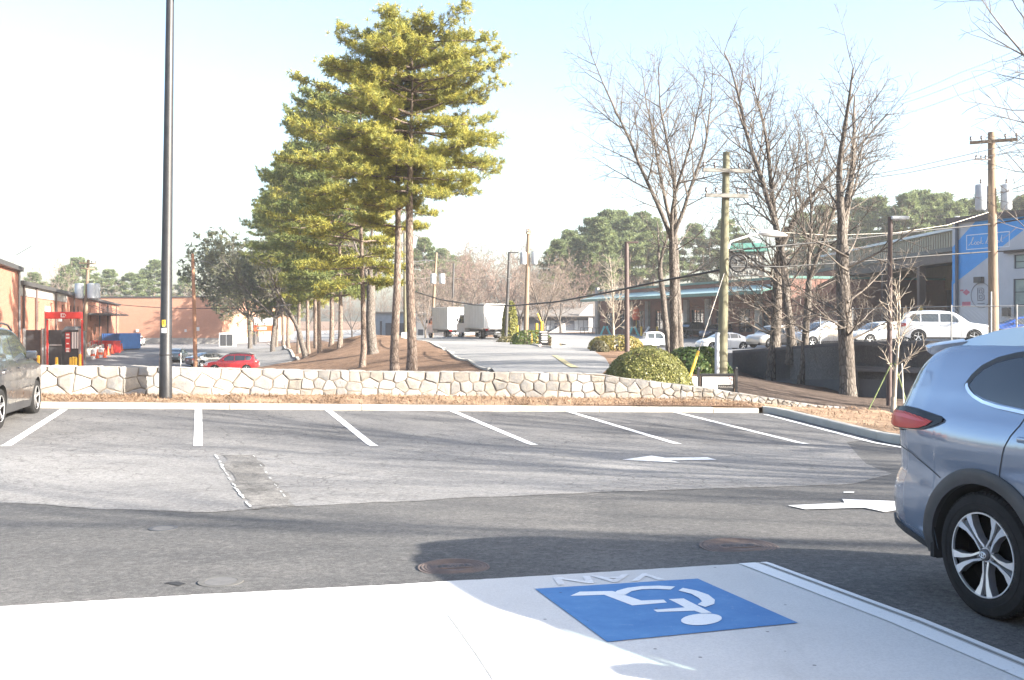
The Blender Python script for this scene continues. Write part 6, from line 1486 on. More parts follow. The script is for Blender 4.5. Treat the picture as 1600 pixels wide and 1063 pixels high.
    for w in (uw, w4): b = MB(); f.box(b, w[0]-.6, w[1]+.2, w[3]+.12, w[3]+.34, .0, .35); b.build('window_hood', m_brownsteel, root, world=True)
blue_building()
# ---- distant sheds seen between the pine trunks
def shed(label, a, b_, z0, z1, m, doors, group=None, roof=None):
    f = Face(a, b_); c = f.p(f.L/2, 0); root = thing('warehouse', label, 'building', (c.x, c.y, z0)); b = MB(); f.box(b, 0, f.L, z0-1, z1, -12, 0); b.build('wall', m, root, world=True)
    b = MB(); f.box(b, -.2, f.L+.2, z1, z1+.25, -12.1, .3); b.build('roof', roof or m_roofw, root, world=True)
    for t0, t1, h in doors: b = MB(); f.box(b, t0, t1, z0, z0+h, .0, .06); b.build('door', m_navy, root, world=True)
m_bluegrey = mat('blue grey siding', (.24, .30, .38), (.20, .26, .33), 1.5, .7)
shed('blue grey warehouse with barred windows behind the straw bank', (-21.5, 160), (-14.2, 157), -2.4+EYE, 1.0+EYE, m_bluegrey, [(1, 1.4, 2.2), (2, 5.8, 1.9)], roof=m_roofg)
shed('white shed between the tall pine and the front box truck', (-14.0, 150), (-9.6, 148), -2.4+EYE, .75+EYE, m_white_w, [(.3, 1.2, 1.0)])
shed('pale low house glimpsed between far pine trunks', (-27, 190), (-21.5, 188), -2.5+EYE, 1.2+EYE, m_bluegrey, [(1, 2, 2)], roof=m_roofg)

# ---- the shop behind the eye point: it shows only in the reflections of the cars
def shop():
    f = Face(uv2xy(26, -7), uv2xy(-24, -7), flip=True); f = Face(uv2xy(-24, -7), uv2xy(26, -7), flip=True); z0 = EYE-1.8; root = thing('shop_building', 'brick shop front behind the viewer, facing the car park', 'building', (f.a.x, f.a.y, z0))
    wins = [(t, t+3.4, z0+.6, z0+2.9) for t in (4, 11, 18, 25, 32, 39)]; b = MB(); openings(f, z0-.3, z0+5.2, wins, b); b.build('wall', m_brick, root, world=True)
    for w in wins: window(f, w, root)
    b = MB(); f.box(b, -.1, f.L+.1, z0+5.2, z0+5.5, -10, .2); b.build('roof', m_darkmetal, root, world=True)
shop()

# ---- dark retaining wall under the upper car park
def retaining():
    root = thing('retaining_wall', 'long charcoal retaining wall with panelled right half below the upper car park', 'wall', (12, 36.2, TL(12, 36)))
    tops = [-1.38, -1.05, -.76, -.70, -.68, -.6]; b = MB(); V = []
    for (x, y), t in zip(WALLLINE, tops):
        for dx, z in ((0, TL(x, y-.6)-1.0), (0, t+EYE), (.35, t+EYE), (.35, TL(x, y-.6)-1.0)): V.append((x+dx*.5, y+dx, z))
    b.add(V, [(i*4+j, (i+1)*4+j, (i+1)*4+(j+1) % 4, i*4+(j+1) % 4) for i in range(len(tops)-1) for j in range(4)]+[(0, 1, 2, 3)]); b.build('wall', m_char, root, world=True)
    b = MB()
    for (p, q, t0, t1) in ((WALLLINE[2], WALLLINE[3], tops[2], tops[3]), (WALLLINE[3], WALLLINE[4], tops[3], tops[4])):
        f = Face(p, q, flip=(Face(p, q).n.y > 0)); n = max(2, int(f.L/1.15))
        f.box(b, .05, f.L, EYE+t0-1.05, EYE+t0-.87, .0, .14)
        for k in range(n+1): t = .1+(f.L-.3)*k/n; f.box(b, t, t+.16, EYE-3.2, EYE+t0-1.05, .005, .13)
    b.build('panel_frame', m_char, root, world=True)
    # chain link fence along its top
    fr = thing('chain_link_fence', 'chain link fence on steel posts along the top of the charcoal wall', 'fence', (14.66, 34.2, EYE-.7))
    pts = []
    for (p, q, t0, t1) in zip(WALLLINE[1:-1], WALLLINE[2:], tops[1:-1], tops[2:]):
        L = math.hypot(q[0]-p[0], q[1]-p[1]); n = max(1, round(L/2.6))
        for k in range(n): a = k/n; pts.append(Vector((p[0]+(q[0]-p[0])*a+.1, p[1]+(q[1]-p[1])*a+.2, EYE+t0+(t1-t0)*a)))
    pts = pts[:12]; H = 1.15
    for p in pts: b = MB(); b.cyl(p-Vector((0, 0, .05)), p+Vector((0, 0, H+.05)), .025, None, 8); b.build('post', m_steel, fr, world=True)
    b = MB(); b.tube([p+Vector((0, 0, H)) for p in pts], .016, 6); b.build('top_rail', m_steel, fr, world=True)
    b = MB()
    for p, q in zip(pts[:-1], pts[1:]):
        d = q-p; L = math.hypot(d.x, d.y); n = int(L/.13)
        for k in range(-int(H/.13), n+1):
            for s in (1, -1):
                t0, t1 = k*.13, k*.13+H; z0, z1 = (0, H) if s > 0 else (H, 0)
                if t0 < 0: z0 += (z1-z0)*(-t0)/H; t0 = 0
                if t1 > L: z1 = z0+(z1-z0)*(L-t0)/(t1-t0); t1 = L
                if t1-t0 < .02: continue
                a = p+d*(t0/L)+Vector((0, 0, z0)); c = p+d*(t1/L)+Vector((0, 0, z1)); b.tube([a, c], .0022, 3, 0, False)
    b.build('mesh', m_steel, fr, world=True, fix=False)
retaining()
# ------------------------------------------------------------------ poles, lamps and cables
def can(mb, c, r=.22, h=1.0): mb.lathe([(0, -h/2-.04), (r*.8, -h/2-.03), (r, -h/2+.04), (r, h/2-.05), (r*.92, h/2+.03), (0, h/2+.08)], c, 16)
def crossarm(t, z, half, ang, m=m_wood, dz=0, pins=True, y=-.2):
    b = MB(); ca, sa = math.cos(R(ang)), math.sin(R(ang)); b.box((0, y, z), (half*2, .11, .13), R(ang)); o = b.build('crossarm', m, t)
    if pins:
        for s in (-.95, -.5, .5, .95):
            i = MB(); c = (s*half*ca-0, s*half*sa+y, z+.06); i.lathe([(.02, 0), (.03, .06), (.06, .10), (.05, .16), (.06, .2), (0, .24)], c, 8); i.build('insulator', m_ins, o)
    return o
def wood_pole(label, px, d, top_py, r=.15, m=m_wood, group='wooden utility poles', top_px=None, base=None):
    c = base or on(px, d); h = EYE+(500-top_py)/1600*d-c.z; lean = ((top_px or px)-px)/1600*d
    t = thing('utility_pole', label, 'utility pole', c, 0, group); b = MB(); b.tube([(0, 0, -.4), (lean*.5, 0, h*.5), (lean, 0, h)], [r*1.12, r*.95, r*.72], 14); b.lathe([(r*.72, 0), (0, .03)], (lean, 0, h), 14); b.build('pole', m, t, smooth=40)
    return t, h, lean
# greenish pole behind the round bush
GP = on(1128, 36.5)
t, h, l = wood_pole('greenish wooden utility pole with street lamp arm, behind the framed parking sign', 1128, 36.5, 238, .165, m_woodg, top_px=1135)
zz = lambda py, d: EYE+(500-py)/1600*d
m_armg = mat('grey weathered arm', (.24, .23, .21), (.17, .165, .15), 6, .9)
o = crossarm(t, zz(268, 36.5)-GP.z, .92, 12, m_armg); o.location.x = l*.9; o = crossarm(t, zz(307, 36.5)-GP.z, .80, 10, m_armg); o.location.x = l*.85
b = MB(); za = zz(378, 36.5)-GP.z; b.tube([(l*.6+.1, -.05, za-.25), (l*.6+.2, -.05, za), (l*.6+.9, -.1, za+.22), (l*.6+1.25, -.1, za+.28)], .045, 8); b.build('lamp_arm', m_white_w, t, smooth=40)
b = MB(); b.tube([(l*.6+1.2, -.1, za+.29), (l*.6+1.35, -.1, za+.31), (l*.6+1.8, -.1, za+.27), (l*.6+2.2, -.1, za+.21)], [.05, .12, .13, .04], 8); b.build('lamp_head', m_white_w, t, smooth=40)
b = MB(); b.tube([(-.2, -.12, -.2), (-.2, -.12, 1.35), (-.17, -.12, 1.5)], .085, 10); b.build('cable_guard', m_can, t, smooth=40)
b = MB(); b.lathe([(.30, -.03), (.34, 0), (.30, .03), (.27, 0), (.30, -.03)], (l*.55+.45, -.25, zz(388, 36.5)-GP.z-.55), 20, 0, 'Y'); b.build('cable_coil', m_cable, t)
gw = thing('guy_wire', 'slanting guy wire with yellow guard beside the round bush', 'guy wire', on(1077, 33))
top = Vector((GP.x+l*.5, GP.y-.1, zz(425, 36.5))); bot = on(1077, 33)+Vector((0, 0, .05)); k = (top-bot)
b = MB(); b.tube([bot, top], .012, 5); b.build('wire', m_wire, gw, world=True)
b = MB(); b.tube([bot+k*.01, bot+k*.235], .05, 8); b.build('yellow_guard', m_yel, gw, world=True)
# pole with three tanks at the right
c = on(1553, 45); c.z = min(c.z, zz(533, 45))
t, h, l = wood_pole('tall wooden utility pole with grey transformer tanks in front of the painted building', 1553, 45, 207, .20, m_wood, top_px=1549, base=c)
o = crossarm(t, zz(222, 45)-c.z, .95, -28); o.location.x = l
for dx, dy in ((-.55, -.1), (.55, -.15), (.1, .5)):
    b = MB(); can(b, (dx+l*.7, dy, zz(309, 45)-c.z), .23, 1.05); k = b.build('transformer', m_can, t, smooth=35)
    i = MB(); i.lathe([(.03, 0), (.05, .08), (.03, .12), (.05, .18), (0, .24)], (dx+l*.7, dy, zz(309, 45)-c.z+.58), 8); i.build('bushing', m_ins, k)
b = MB(); z = zz(250, 45)-c.z; b.box((-.4+l, -.1, z), (.8, .05, .05)); 
for x in (-.72, -.5, -.3): b.lathe([(.02, 0), (.045, .05), (.03, .1), (.045, .16), (0, .2)], (x+l, -.1, z), 8)
b.build('cutout_bracket', m_ins, t)
b = MB(); b.tube([(-.2, -.15, -.2), (-.2, -.15, 2.4)], .045, 8); b.build('conduit', m_steel, t, smooth=40)
# poles along the hill road
t, h, l = wood_pole('wooden utility pole with two pale tanks on the island by the direction board', 821, 77, 358, .17, m_wood, top_px=826)
b0 = on(821, 77).z
for dx in (-.35, .5): b = MB(); can(b, (dx+l*.8, -.1, zz(404, 77)-b0), .24, .85); b.build('transformer', m_can, t, smooth=35)
o = crossarm(t, h-.35, .5, 70, pins=True); o.location.x = l
t, h, l = wood_pole('wooden utility pole with tanks and lamp arm left of the box trucks', 674, 116, 395, .18, m_wood, top_px=682)
b0 = on(674, 116).z
for dx in (-.25, .75): b = MB(); can(b, (dx+l*.8, -.1, zz(436, 116)-b0), .34, 1.05); b.build('transformer', m_can, t, smooth=35)
b = MB(); z = zz(408, 116)-b0; b.tube([(l*.8, 0, z), (l*.8-1.2, 0, z+.1), (l*.8-2.4, 0, z-.15)], .05, 6); b.build('lamp_arm', m_steel, t)
t, h, l = wood_pole('wooden utility pole glimpsed between the two tall front pine trunks', 634, 92, 345, .17, m_woodg, top_px=632); o = crossarm(t, h-1.0, .7, 60); o.location.x = l
mb = MB(); mb.rbox((0, 0, .35), (.9, .5, .7), .05); o = mb.build('pedestal_box', m_white_w); o.location = on(635.5, 88); tag(o, 'small pale utility cabinet at the top of the straw bank', 'cabinet')
# left side poles
t, h, l = wood_pole('brown utility pole with two big pale tanks above the left brick building', 130, 103, 406, .20, m_wood, top_px=138); b0 = on(130, 103).z
for dx in (-.7, .55, .75):
    b = MB(); can(b, (dx+l*.7, -.15 if dx < .7 else .4, zz(455, 103)-b0), .42, 1.45); b.build('transformer', m_can, t, smooth=35)
for z, hl, a in ((412, .9, 50), (420, .8, 55)): o = crossarm(t, zz(z, 103)-b0, hl, a); o.location.x = l
t, h, l = wood_pole('plain reddish wooden pole with thin lamp arm beside the red SUV', 306, 90, 397, .17, m_woodr, top_px=301); b0 = on(306, 90).z
b = MB(); z = zz(412, 90)-b0; b.tube([(l*.9, 0, z-.1), (l*.9+.6, 0, z+.2), (l*.9+1.3, 0, z+.15), (l*.9+1.9, 0, z-.3)], .025, 6); b.build('lamp_arm', m_steel, t)
# steel lamp posts
def lamp_post(label, px, d, top_py, r, m, arm, head=True, top_px=None, group='steel lamp posts'):
    c = on(px, d); h = zz(top_py, d)-c.z; t = thing('lamp_post', label, 'lamp post', c, 0, group); l = ((top_px or px)-px)/1600*d
    b = MB(); b.tube([(0, 0, -.3), (l, 0, h)], [r, r*.85], 10); b.build('post', m, t, smooth=40)
    if arm: b = MB(); b.rbox((l+arm/2, 0, h-.04), (abs(arm), .28, .11), .03); b.build('lamp_head', m_can if head else m, t)
    return t
lamp_post('brown square lamp post below the panelled retaining wall', 1389, 31.5, 339, .085, m_brownsteel, .55, True, 1391)
lamp_post('brown lamp post rising from the yellowish hedge', 980, 61.5, 378, .16, m_brownsteel, .7, False, 979)
lamp_post('dark lamp post beside the rear box truck and column evergreen', 790, 90, 394, .15, m_darkmetal, .8, False, 796)
lamp_post('thin dark lamp post rising above the front box truck', 706, 125, 412, .13, m_darkmetal, 0, False, 709)
# black lamp post in the straw bed
c = Vector((-7.95, 23.5, 0)); c.z = zbed(c.x, c.y)-.03
t = thing('lamp_post', 'tall black round lamp post standing in the straw bed before the stone wall', 'lamp post', c, 0, 'steel lamp posts')
Lh = 9.3; b = MB(); b.tube([(0, 0, -.2), (0, 0, .9), (0, 0, .93), (.05, 0, 5), (.105, 0, Lh)], [.148, .142, .135, .112, .088], 24); b.build('post', m_black, t, smooth=40)
b = MB(); b.lathe([(.148, 0), (.162, 0), (.160, .03), (.148, .05)], n=24); b.lathe([(.1375, 1.02), (.1415, 1.03), (.1415, 1.06), (.1375, 1.07)], n=24); b.build('base_ring', m_black, t, smooth=30)
b = MB(); b.rbox((.5, 0, Lh+.05), (1.0, .36, .14), .04); b.build('lamp_head', m_black, t)
def wrap(mb, zc, h, w, rad, mi=0, ac=-math.pi/2):
    n = 6; V = []
    for k in range(n+1):
        a = ac-w/rad/2+w/rad*k/n
        for z in (zc-h/2, zc+h/2): V.append((rad*math.cos(a), rad*math.sin(a), z))
    mb.add(V, [(2*k, 2*k+2, 2*k+3, 2*k+1) for k in range(n)], mi)
z1, z2 = zz(504.5, 23.5)-c.z, zz(516.5, 23.5)-c.z
b = MB(); wrap(b, z1, .13, .085, .139); b.build('number_sticker', m_yel, t)
b = MB(); add_text(b, '1', .10, Matrix.Translation((.0, -.1405, z1)) @ Matrix.Rotation(R(90), 4, 'X'), .001, 0, True); b.build('number', m_black, t)
b = MB(); wrap(b, z2, .11, .12, .139); b.build('label_sticker', m_white_w, t)
b = MB(); wrap(b, zz(509.5, 23.5)-c.z, .04, .07, .139); b.build('label_strip', mat('faded yellow label', (.5, .42, .12), None, 9, .6), t)

# cables
NC = [0]
def cable(label, pts, r, m, sag=0, group='overhead cables'):
    P_ = []
    for a, b in zip(pts[:-1], pts[1:]):
        n = 14
        for k in range(n):
            u = k/n; q = Vector(a)*(1-u)+Vector(b)*u; q.z -= sag*4*u*(1-u); P_.append(q)
    P_.append(Vector(pts[-1])); mb = MB(); mb.tube(P_, r, 5); o = mb.build('overhead_cable', m, smooth=True); tag(o, label, 'cable', group)
pa = P(650, 457, 48); pb = Vector((GP.x+.1, GP.y, zz(421, 36.5)))
cable('thick sagging black cable crossing the hill road to the greenish pole', [P(648, 456, 91), P(690, 469, 80), P(740, 476.5, 70), P(800, 478, 61), P(870, 472, 54), P(950, 457, 47), P(1040, 438, 41), pb], .045, m_cable)
cable('black cable from greenish pole to the pole with tanks, upper of two', [P(1138, 392, 36.5), P(1180, 388, 37), P(1330, 374, 40), P(1450, 360, 42.5), P(1551, 350, 45), P(1700, 325, 42)], .035, m_cable, 0)
cable('black cable from greenish pole to the pole with tanks, lower of two', [P(1138, 417, 36.5), P(1220, 417, 38), P(1330, 410, 40), P(1450, 400, 42.5), P(1552, 393, 45), P(1700, 392, 42)], .03, m_cable, 0)
cable('pale wire sagging from the greenish pole past the street lamp to the tanks', [P(1140, 350, 36.5), P(1200, 362, 38), P(1300, 368, 40), P(1400, 364, 42.5), P(1480, 352, 44), P(1551, 330, 45)], .012, m_wire, 0)
cable('bright wire from the lower crossarm of the greenish pole, front', [P(1095, 304, 36.3), P(1240, 297, 33), P(1420, 270, 27), P(1640, 225, 22)], .009, m_wire, 0)
cable('bright wire from the lower crossarm of the greenish pole, rear', [P(1158, 301, 36.7), P(1260, 291, 33.5), P(1420, 263, 28), P(1640, 212, 23)], .009, m_wire, 0)
for i, (y0, y1, y2) in enumerate(((155, 114, 72), (165, 129, 87), (182, 148, 115))):
    cable('thin wire across the pale sky at the upper right, %s of three' % ('highest', 'middle', 'lowest')[i], [P(1185, 268 if i < 2 else 272, 36.5), P(1400, y0, 30), P(1500, y1, 26), P(1640, y2-17, 21)], .006, m_wire, .03)
cable('dark cable low across the lower car park in front of the end brick wall', [P(60, 447, 96), P(132, 470, 103), P(220, 479, 97), P(304, 482, 90), P(400, 481, 92), P(470, 474, 95)], .03, m_cable, .05)
cable('dark wire from the left pole past the plain reddish pole', [P(137, 424, 103), P(300, 408, 90), P(470, 445, 75)], .012, m_cable, 1.2)
for y0, y1, w in ((411, 404, 'upper'), (430, 431, 'lower')): cable('thin wire strung over the hill road between the roadside poles, %s' % w, [P(636, y0, 92), P(679, y1, 116), P(822, y1+2, 80)], .012, m_wire, .3)
# ------------------------------------------------------------------ vehicles farther off
gc = 'cars in the upper car park above the retaining wall'
W_ = paint('white car paint', (.72, .72, .71), .05, .3); SIL = paint('silver car paint', (.46, .47, .48), .5, .3); RED = paint('red car paint', (.46, .012, .016), .2, .28); BLK = paint('black car paint', (.016, .017, .019), .2, .25)
GRY = paint('grey car paint', (.20, .21, .22), .4, .3); TEA = paint('slate green car paint', (.07, .095, .105), .4, .3); BLU = paint('bright blue car paint', (.02, .09, .36), .2, .28); CHM = paint('champagne car paint', (.42, .39, .35), .5, .32)
def at(px, d): return on(px, d)
car('pickup_truck', 'white pickup truck parked below the brick hall, partly behind bare tree trunks', 'pickup truck', at(1022, 93), 3, scaled('pickup', .92, .98, clad=.6), W_, gc, m_glass2)
car('parked_car', 'white saloon just right of the greenish pole, above the charcoal wall', 'car', at(1131, 84), 192, scaled('sedan', .95, 1), W_, gc, m_glass2)
car('parked_car', 'champagne crossover nose on behind two bare trunks on the upper car park', 'car', at(1208, 78), 212, scaled('suv', .95, .98), CHM, gc, m_glass2)
car('parked_suv', 'silver SUV between the leaning trunk and the tallest bare tree', 'car', at(1283, 73), 198, scaled('suv', .98, 1.03), SIL, gc, m_glass2, rails=True)
car('parked_car', 'white estate car right of the tallest bare tree trunk', 'car', at(1374, 67), 196, scaled('suv', 1.0, .88), W_, gc, m_glass2)
car('parked_suv', 'large white SUV with silver wheels, its rear to the left, above the panelled wall', 'car', at(1476, 57.5), -14, scaled('suv', 1.03, 1.03, clad=.3), paint('warm white car paint', (.70, .71, .73), .25, .3), gc, m_glass2)
car('parked_car', 'bright blue car by the painted building at the right edge', 'car', at(1596, 62), 170, 'sedan', BLU, gc, m_glass2)
car('pickup_truck', 'black pickup truck in front of the brick hall, right of the twin trees', 'pickup truck', at(1082, 117), 203, 'pickup', BLK, 'dark vehicles in front of the brick hall')
car('parked_car', 'dark blue car with pale bonnet just left of the greenish pole', 'car', at(1122, 112), 215, scaled('suv', .95, .95), paint('dark blue car paint', (.05, .075, .14), .4, .28), 'dark vehicles in front of the brick hall')
car('parked_car', 'black hatchback half hidden behind the greenish pole', 'car', at(1150, 120), 200, scaled('suv', .9, .92), BLK, 'dark vehicles in front of the brick hall')
gl_ = 'cars in the lower car park'
car('parked_suv', 'bright red SUV facing left behind the stone wall, beside the reddish pole', 'car', at(362, 89), 186, scaled('suv', .96, .96), RED, gl_, m_glass2, rails=True)
car('parked_car', 'grey saloon turned three quarters away, left of the red SUV', 'car', at(328, 104), 47, 'sedan', GRY, gl_, m_glass2)
car('parked_car', 'dark green grey saloon showing its tail right of the black lamp post', 'car', at(276, 110), 95, 'sedan', TEA, gl_, m_glass2)
car('parked_suv', 'white SUV seen from behind beside the blue container', 'car', at(215.5, 176), 100, 'suv', W_, gl_)
car('pickup_truck', 'small blue pickup by the far white billboard', 'pickup truck', at(356, 235)+Vector((0, 0, 0)), 170, 'pickup', BLU, 'vehicles on the road beyond the lower car park')
car('parked_car', 'pale blue car right of the small blue pickup by the billboard', 'car', at(374, 236), 176, 'sedan', paint('pale blue car paint', (.30, .38, .46), .3, .3), 'vehicles on the road beyond the lower car park')

# ---- box trucks
def box_truck(label, loc, head):
    t = thing('box_truck', label, 'truck', loc, R(head), 'white box trucks parked along the hill road')   # +X is the nose
    L, w, h = 4.6, 2.36, 2.35; z0 = 1.0
    b = MB(); b.rbox((0, 0, z0+h/2), (L, w, h), .05); b.build('box_body', mat('white truck panel', (.68, .68, .66), (.60, .60, .585), .8, .5), t, smooth=30)
    b = MB()
    for y in (-w/2+.02, w/2-.02):
        b.box((-L/2+.02, y, z0+h/2), (.1, .1, h-.06))
    b.box((-L/2+.02, 0, z0+.05), (.12, w-.04, .1)); b.box((-L/2+.02, 0, z0+h-.06), (.12, w-.04, .12)); b.build('door_frame', m_roofw, t)
    b = MB(); b.box((-L/2-.012, 0, z0+h/2), (.03, w-.26, h-.26)); o = b.build('roller_door', m_roofw, t)
    b = MB(); b.box((-L/2-.03, .1, z0+.55), (.04, .3, .08)); b.build('handle', m_darkmetal, o)
    b = MB()
    for k in range(9): b.box((0, (w/2+.006), z0+.1), (.02, .01, .02)); 
    for k in range(7): x = -L/2+.35+k*(L-.7)/6; b.box((x, w/2+.006, z0+h/2), (.03, .012, h-.3))
    b.build('side_rib', m_roofw, t)
    b = MB(); b.box((.2, .42, .78), (L+1.8, .12, .2)); b.box((.2, -.42, .78), (L+1.8, .12, .2)); b.box((-L/2+.3, 0, .88), (.5, 2.1, .16)); b.build('chassis', m_darkmetal, t)
    b = MB(); b.box((-L/2-.25, 0, .62), (.55, 2.0, .08)); b.box((-L/2-.1, 0, .42), (.1, 2.2, .12)); b.build('tail_step', m_steel, t)
    for y in (-.9, .9): b = MB(); b.box((-L/2-.06, y, .86), (.05, .28, .12)); b.build('taillight', m_red, t)
    b = MB(); b.box((-L/2-.32, .1, .55), (.02, .34, .17)); b.build('number_plate', m_plate, t)
    b = MB(); prof = [(L/2+.1, .55), (L/2+1.95, .55), (L/2+2.0, 1.25), (L/2+1.75, 1.5), (L/2+1.2, 2.35), (L/2+.1, 2.4)]
    b.prism([(x, -1.02, z) for x, z in prof], (0, 2.04, 0)); b.build('cab', W_, t)
    for y in (-1.03, 1.03): b = MB(); b.prism([(L/2+.3, y, 1.5), (L/2+1.45, y, 1.5), (L/2+1.1, y, 2.15), (L/2+.3, y, 2.2)], (0, .01*(1 if y > 0 else -1), 0)); b.build('window', m_glass, t)
    b = MB(); b.prism([(L/2+1.77, -.9, 1.52), (L/2+1.77, .9, 1.52), (L/2+1.23, .88, 2.3), (L/2+1.23, -.88, 2.3)], (.015, 0, .01)); b.build('windscreen', m_glass, t)
    for y in (-1.2, 1.2): b = MB(); b.rbox((L/2+1.5, y, 1.8), (.1, .18, .36), .02); b.build('mirror', m_trim, t)
    for x, ys in ((-L/2+1.15, (-.95, -.68, .68, .95)), (L/2+1.1, (-.9, .9))):
        for y in ys: wheel(t, x, y, -1 if y < 0 else 1, .42, .24)
    for s in (1, -1): b = MB(); b.box((-L/2+.55, s*.8, .45), (.03, .55, .5)); b.build('mud_flap', m_trim, t)
    return t
box_truck('white box truck nearer the viewer, right and in front, with an all white rear door', on(757, 101), 118)
box_truck('white box truck farther up the hill road, left and partly behind the other', on(703, 111), 116)

# ---- lower car park yard
def dumpster(label, loc, m, w, dpt, h, rz, ribs, marks):
    t = thing('dumpster', label, 'dumpster', loc, rz, 'waste containers in the lower yard'); b = MB()
    b.prism([(-w/2, -dpt/2, .12), (w/2, -dpt/2, .12), (w/2, -dpt/2-.12, h), (-w/2, -dpt/2-.12, h)], (0, .08, 0)); b.prism([(-w/2, dpt/2, .12), (w/2, dpt/2, .12), (w/2, dpt/2, h), (-w/2, dpt/2, h)], (0, .08, 0))
    for x in (-w/2, w/2-.08): b.prism([(x, -dpt/2+.08, .12), (x, dpt/2, .12), (x, dpt/2, h), (x, -dpt/2-.04, h)], (.08, 0, 0))
    b.box((0, 0, .16), (w-.2, dpt-.2, .08)); b.build('bin_body', m, t)
    b = MB(); b.box((0, -dpt/2-.12, h), (w+.1, .14, .12)); b.box((0, dpt/2+.05, h), (w+.1, .14, .12))
    for x in (-w/2-.02, w/2+.02): b.box((x, 0, h+.005), (.14, dpt+.06, .12))
    for k in range(ribs+1): x = -w/2+w*k/ribs; b.box((x, -dpt/2-.09, h/2), (.1, .1, h-.2))
    b.build('rib', m, t)
    for k in range(marks): x = -w/2+w*(k+.5)/marks; b = MB(); b.box((x, -dpt/2-.125, h*.62), (w/marks*.42, .03, h*.36)); b.build('label_sheet', m_white_w, t)
    return t
dumpster('open red skip with white labels beside the traffic cones', on(166, 119), m_redp, 2.65, 1.4, 1.45, R(-8), 3, 3)
def container():
    t = thing('container', 'tall blue steel container behind the red skip', 'container', on(190, 141), R(-12), 'waste containers in the lower yard'); b = MB(); b.box((0, 0, 1.25), (2.7, 5, 2.1)); b.build('container_body', m_bluep, t)
    b = MB()
    for k in range(9): b.box((-1.25+k*.31, -2.53, 1.3), (.08, .06, 1.9))
    b.build('rib', m_bluep, t); b = MB(); b.box((.25, -2.56, .65), (1.3, .05, .95)); b.build('opening', m_under, t); b = MB(); b.box((0, 0, .1), (2.4, 4.8, .2)); b.build('skid', m_darkmetal, t)
container()
def enclosure():
    c = on(62, 68); t = thing('screen_fence', 'black screened steel gate and fence with vertical red sign below the brick building', 'fence', c, R(3))
    xs = [-1.5, -.2, .68, 2.3]; H = 3.3; sc = 1
    def lx(px): return (px-62)/1600*68
    for px in (38, 72, 66.5, 124): b = MB(); b.cyl((lx(px), 0, -.2), (lx(px), 0, 4.0 if px == 72 else 3.2 if px == 97 else 2.85), .12, None, 8); b.build('post', m_steel, t)
    for a, b2 in ((38, 71), (73, 96), (98, 124)): b = MB(); b.box(((lx(a)+lx(b2))/2, .05, 1.4), (lx(b2)-lx(a)-.08, .06, 2.7)); b.build('screen_panel', m_blk2, t)
    b = MB(); b.box(((lx(73)+lx(96))/2, -.02, 1.75), (lx(96)-lx(73), .08, .08)); b.cyl((lx(75), -.02, 0), (lx(75), -.02, 1.75), .05, None, 6); b.build('gate_frame', m_steel, t)
    x0, x1 = lx(102), lx(109); b = MB(); b.box(((x0+x1)/2, -.04, zz(535, 68)-c.z), (x1-x0, .06, 1.3)); o = b.build('red_sign', m_redp, t)
    b = MB()
    for k, (y, w) in enumerate(((523, .2), (528, .23), (545, .23), (549, .2), (537, .15))): b.box(((x0+x1)/2, -.08, zz(y, 68)-c.z), (w, .02, 0.11 if y != 537 else .07))
    b.build('sign_lettering', m_white_w, o)
    for px in (113, 117, 121): b = MB(); b.box((lx(px), -.04, zz(532, 68)-c.z), (.11, .05, 1.1)); b.build('white_stripe', m_white_w, t)
    # black tank with a rounded top behind it
    q = on(116, 71); t2 = thing('compactor', 'black steel compactor with ridged top behind the screened fence', 'compactor', q, 0); b = MB(); b.rbox((-.1, 0, 1.35), (1.15, 1.6, 2.7), .12); b.prism([(-.6, -.75, 2.7), (.4, -.75, 2.7), (.25, -.5, 3.1), (-.4, -.5, 3.1)], (0, 1.2, 0)); b.build('compactor_body', m_blk2, t2)
    b = MB(); b.box((-.1, 0, 2.72), (1.22, 1.7, .08)); b.build('rim', m_darkmetal, t2)
    q = on(100, 67.5); t3 = thing('header_sign', 'red beam sign with small white emblem over the screened gate', 'sign', q, R(2)); lx2 = lambda px: (px-100)/1600*67.5
    b = MB(); b.rbox((0, 0, zz(493, 67.5)-q.z), (lx2(128)-lx2(72), .3, .46), .06); b.build('beam', m_redp, t3)
    b = MB(); zc = zz(493, 67.5)-q.z; 
    b.box((-.12, -.16, zc), (.06, .03, .25)); b.box((.0, -.16, zc+.10), (.2, .03, .05)); b.box((.02, -.16, zc-.10), (.18, .03, .05)); b.lathe([(.06, -.17), (.06, -.15), (.1, -.15), (.1, -.17)], (.09, 0, zc), 12, 0, 'Y'); b.build('emblem', m_white_w, t3)
    for px in (73.5, 127): b = MB(); b.box((lx2(px), .1, (zc-.3)/2), (.1, .1, zc-.3)); b.build('post', m_redp, t3)
enclosure()
gb_ = 'yellow bollards along the screened fence'
for i, (px, d, h) in enumerate(((60, 66.5, 1.0), (88.5, 66.5, .9), (110.5, 66.5, .9), (114.5, 66.5, .95), (118.5, 66.5, .95), (125, 66.5, 1.15))):
    b = MB(); h = h*1.0; b.cyl((0, 0, -.1), (0, 0, h), .095, None, 10); b.lathe([(.095, h), (.07, h+.05), (0, h+.07)], n=10); o = b.build('bollard', m_yel, smooth=30); o.location = on(px, d)
    tag(o, ['yellow bollard leftmost, beside the mirror of the dark SUV', 'yellow bollard below the gate of the screened fence', 'yellow bollard below the vertical red sign, first of three close together', 'middle yellow bollard of three close together', 'third yellow bollard of the close three', 'tallest yellow bollard, next to the brown pole with tanks'][i], 'bollard', gb_)
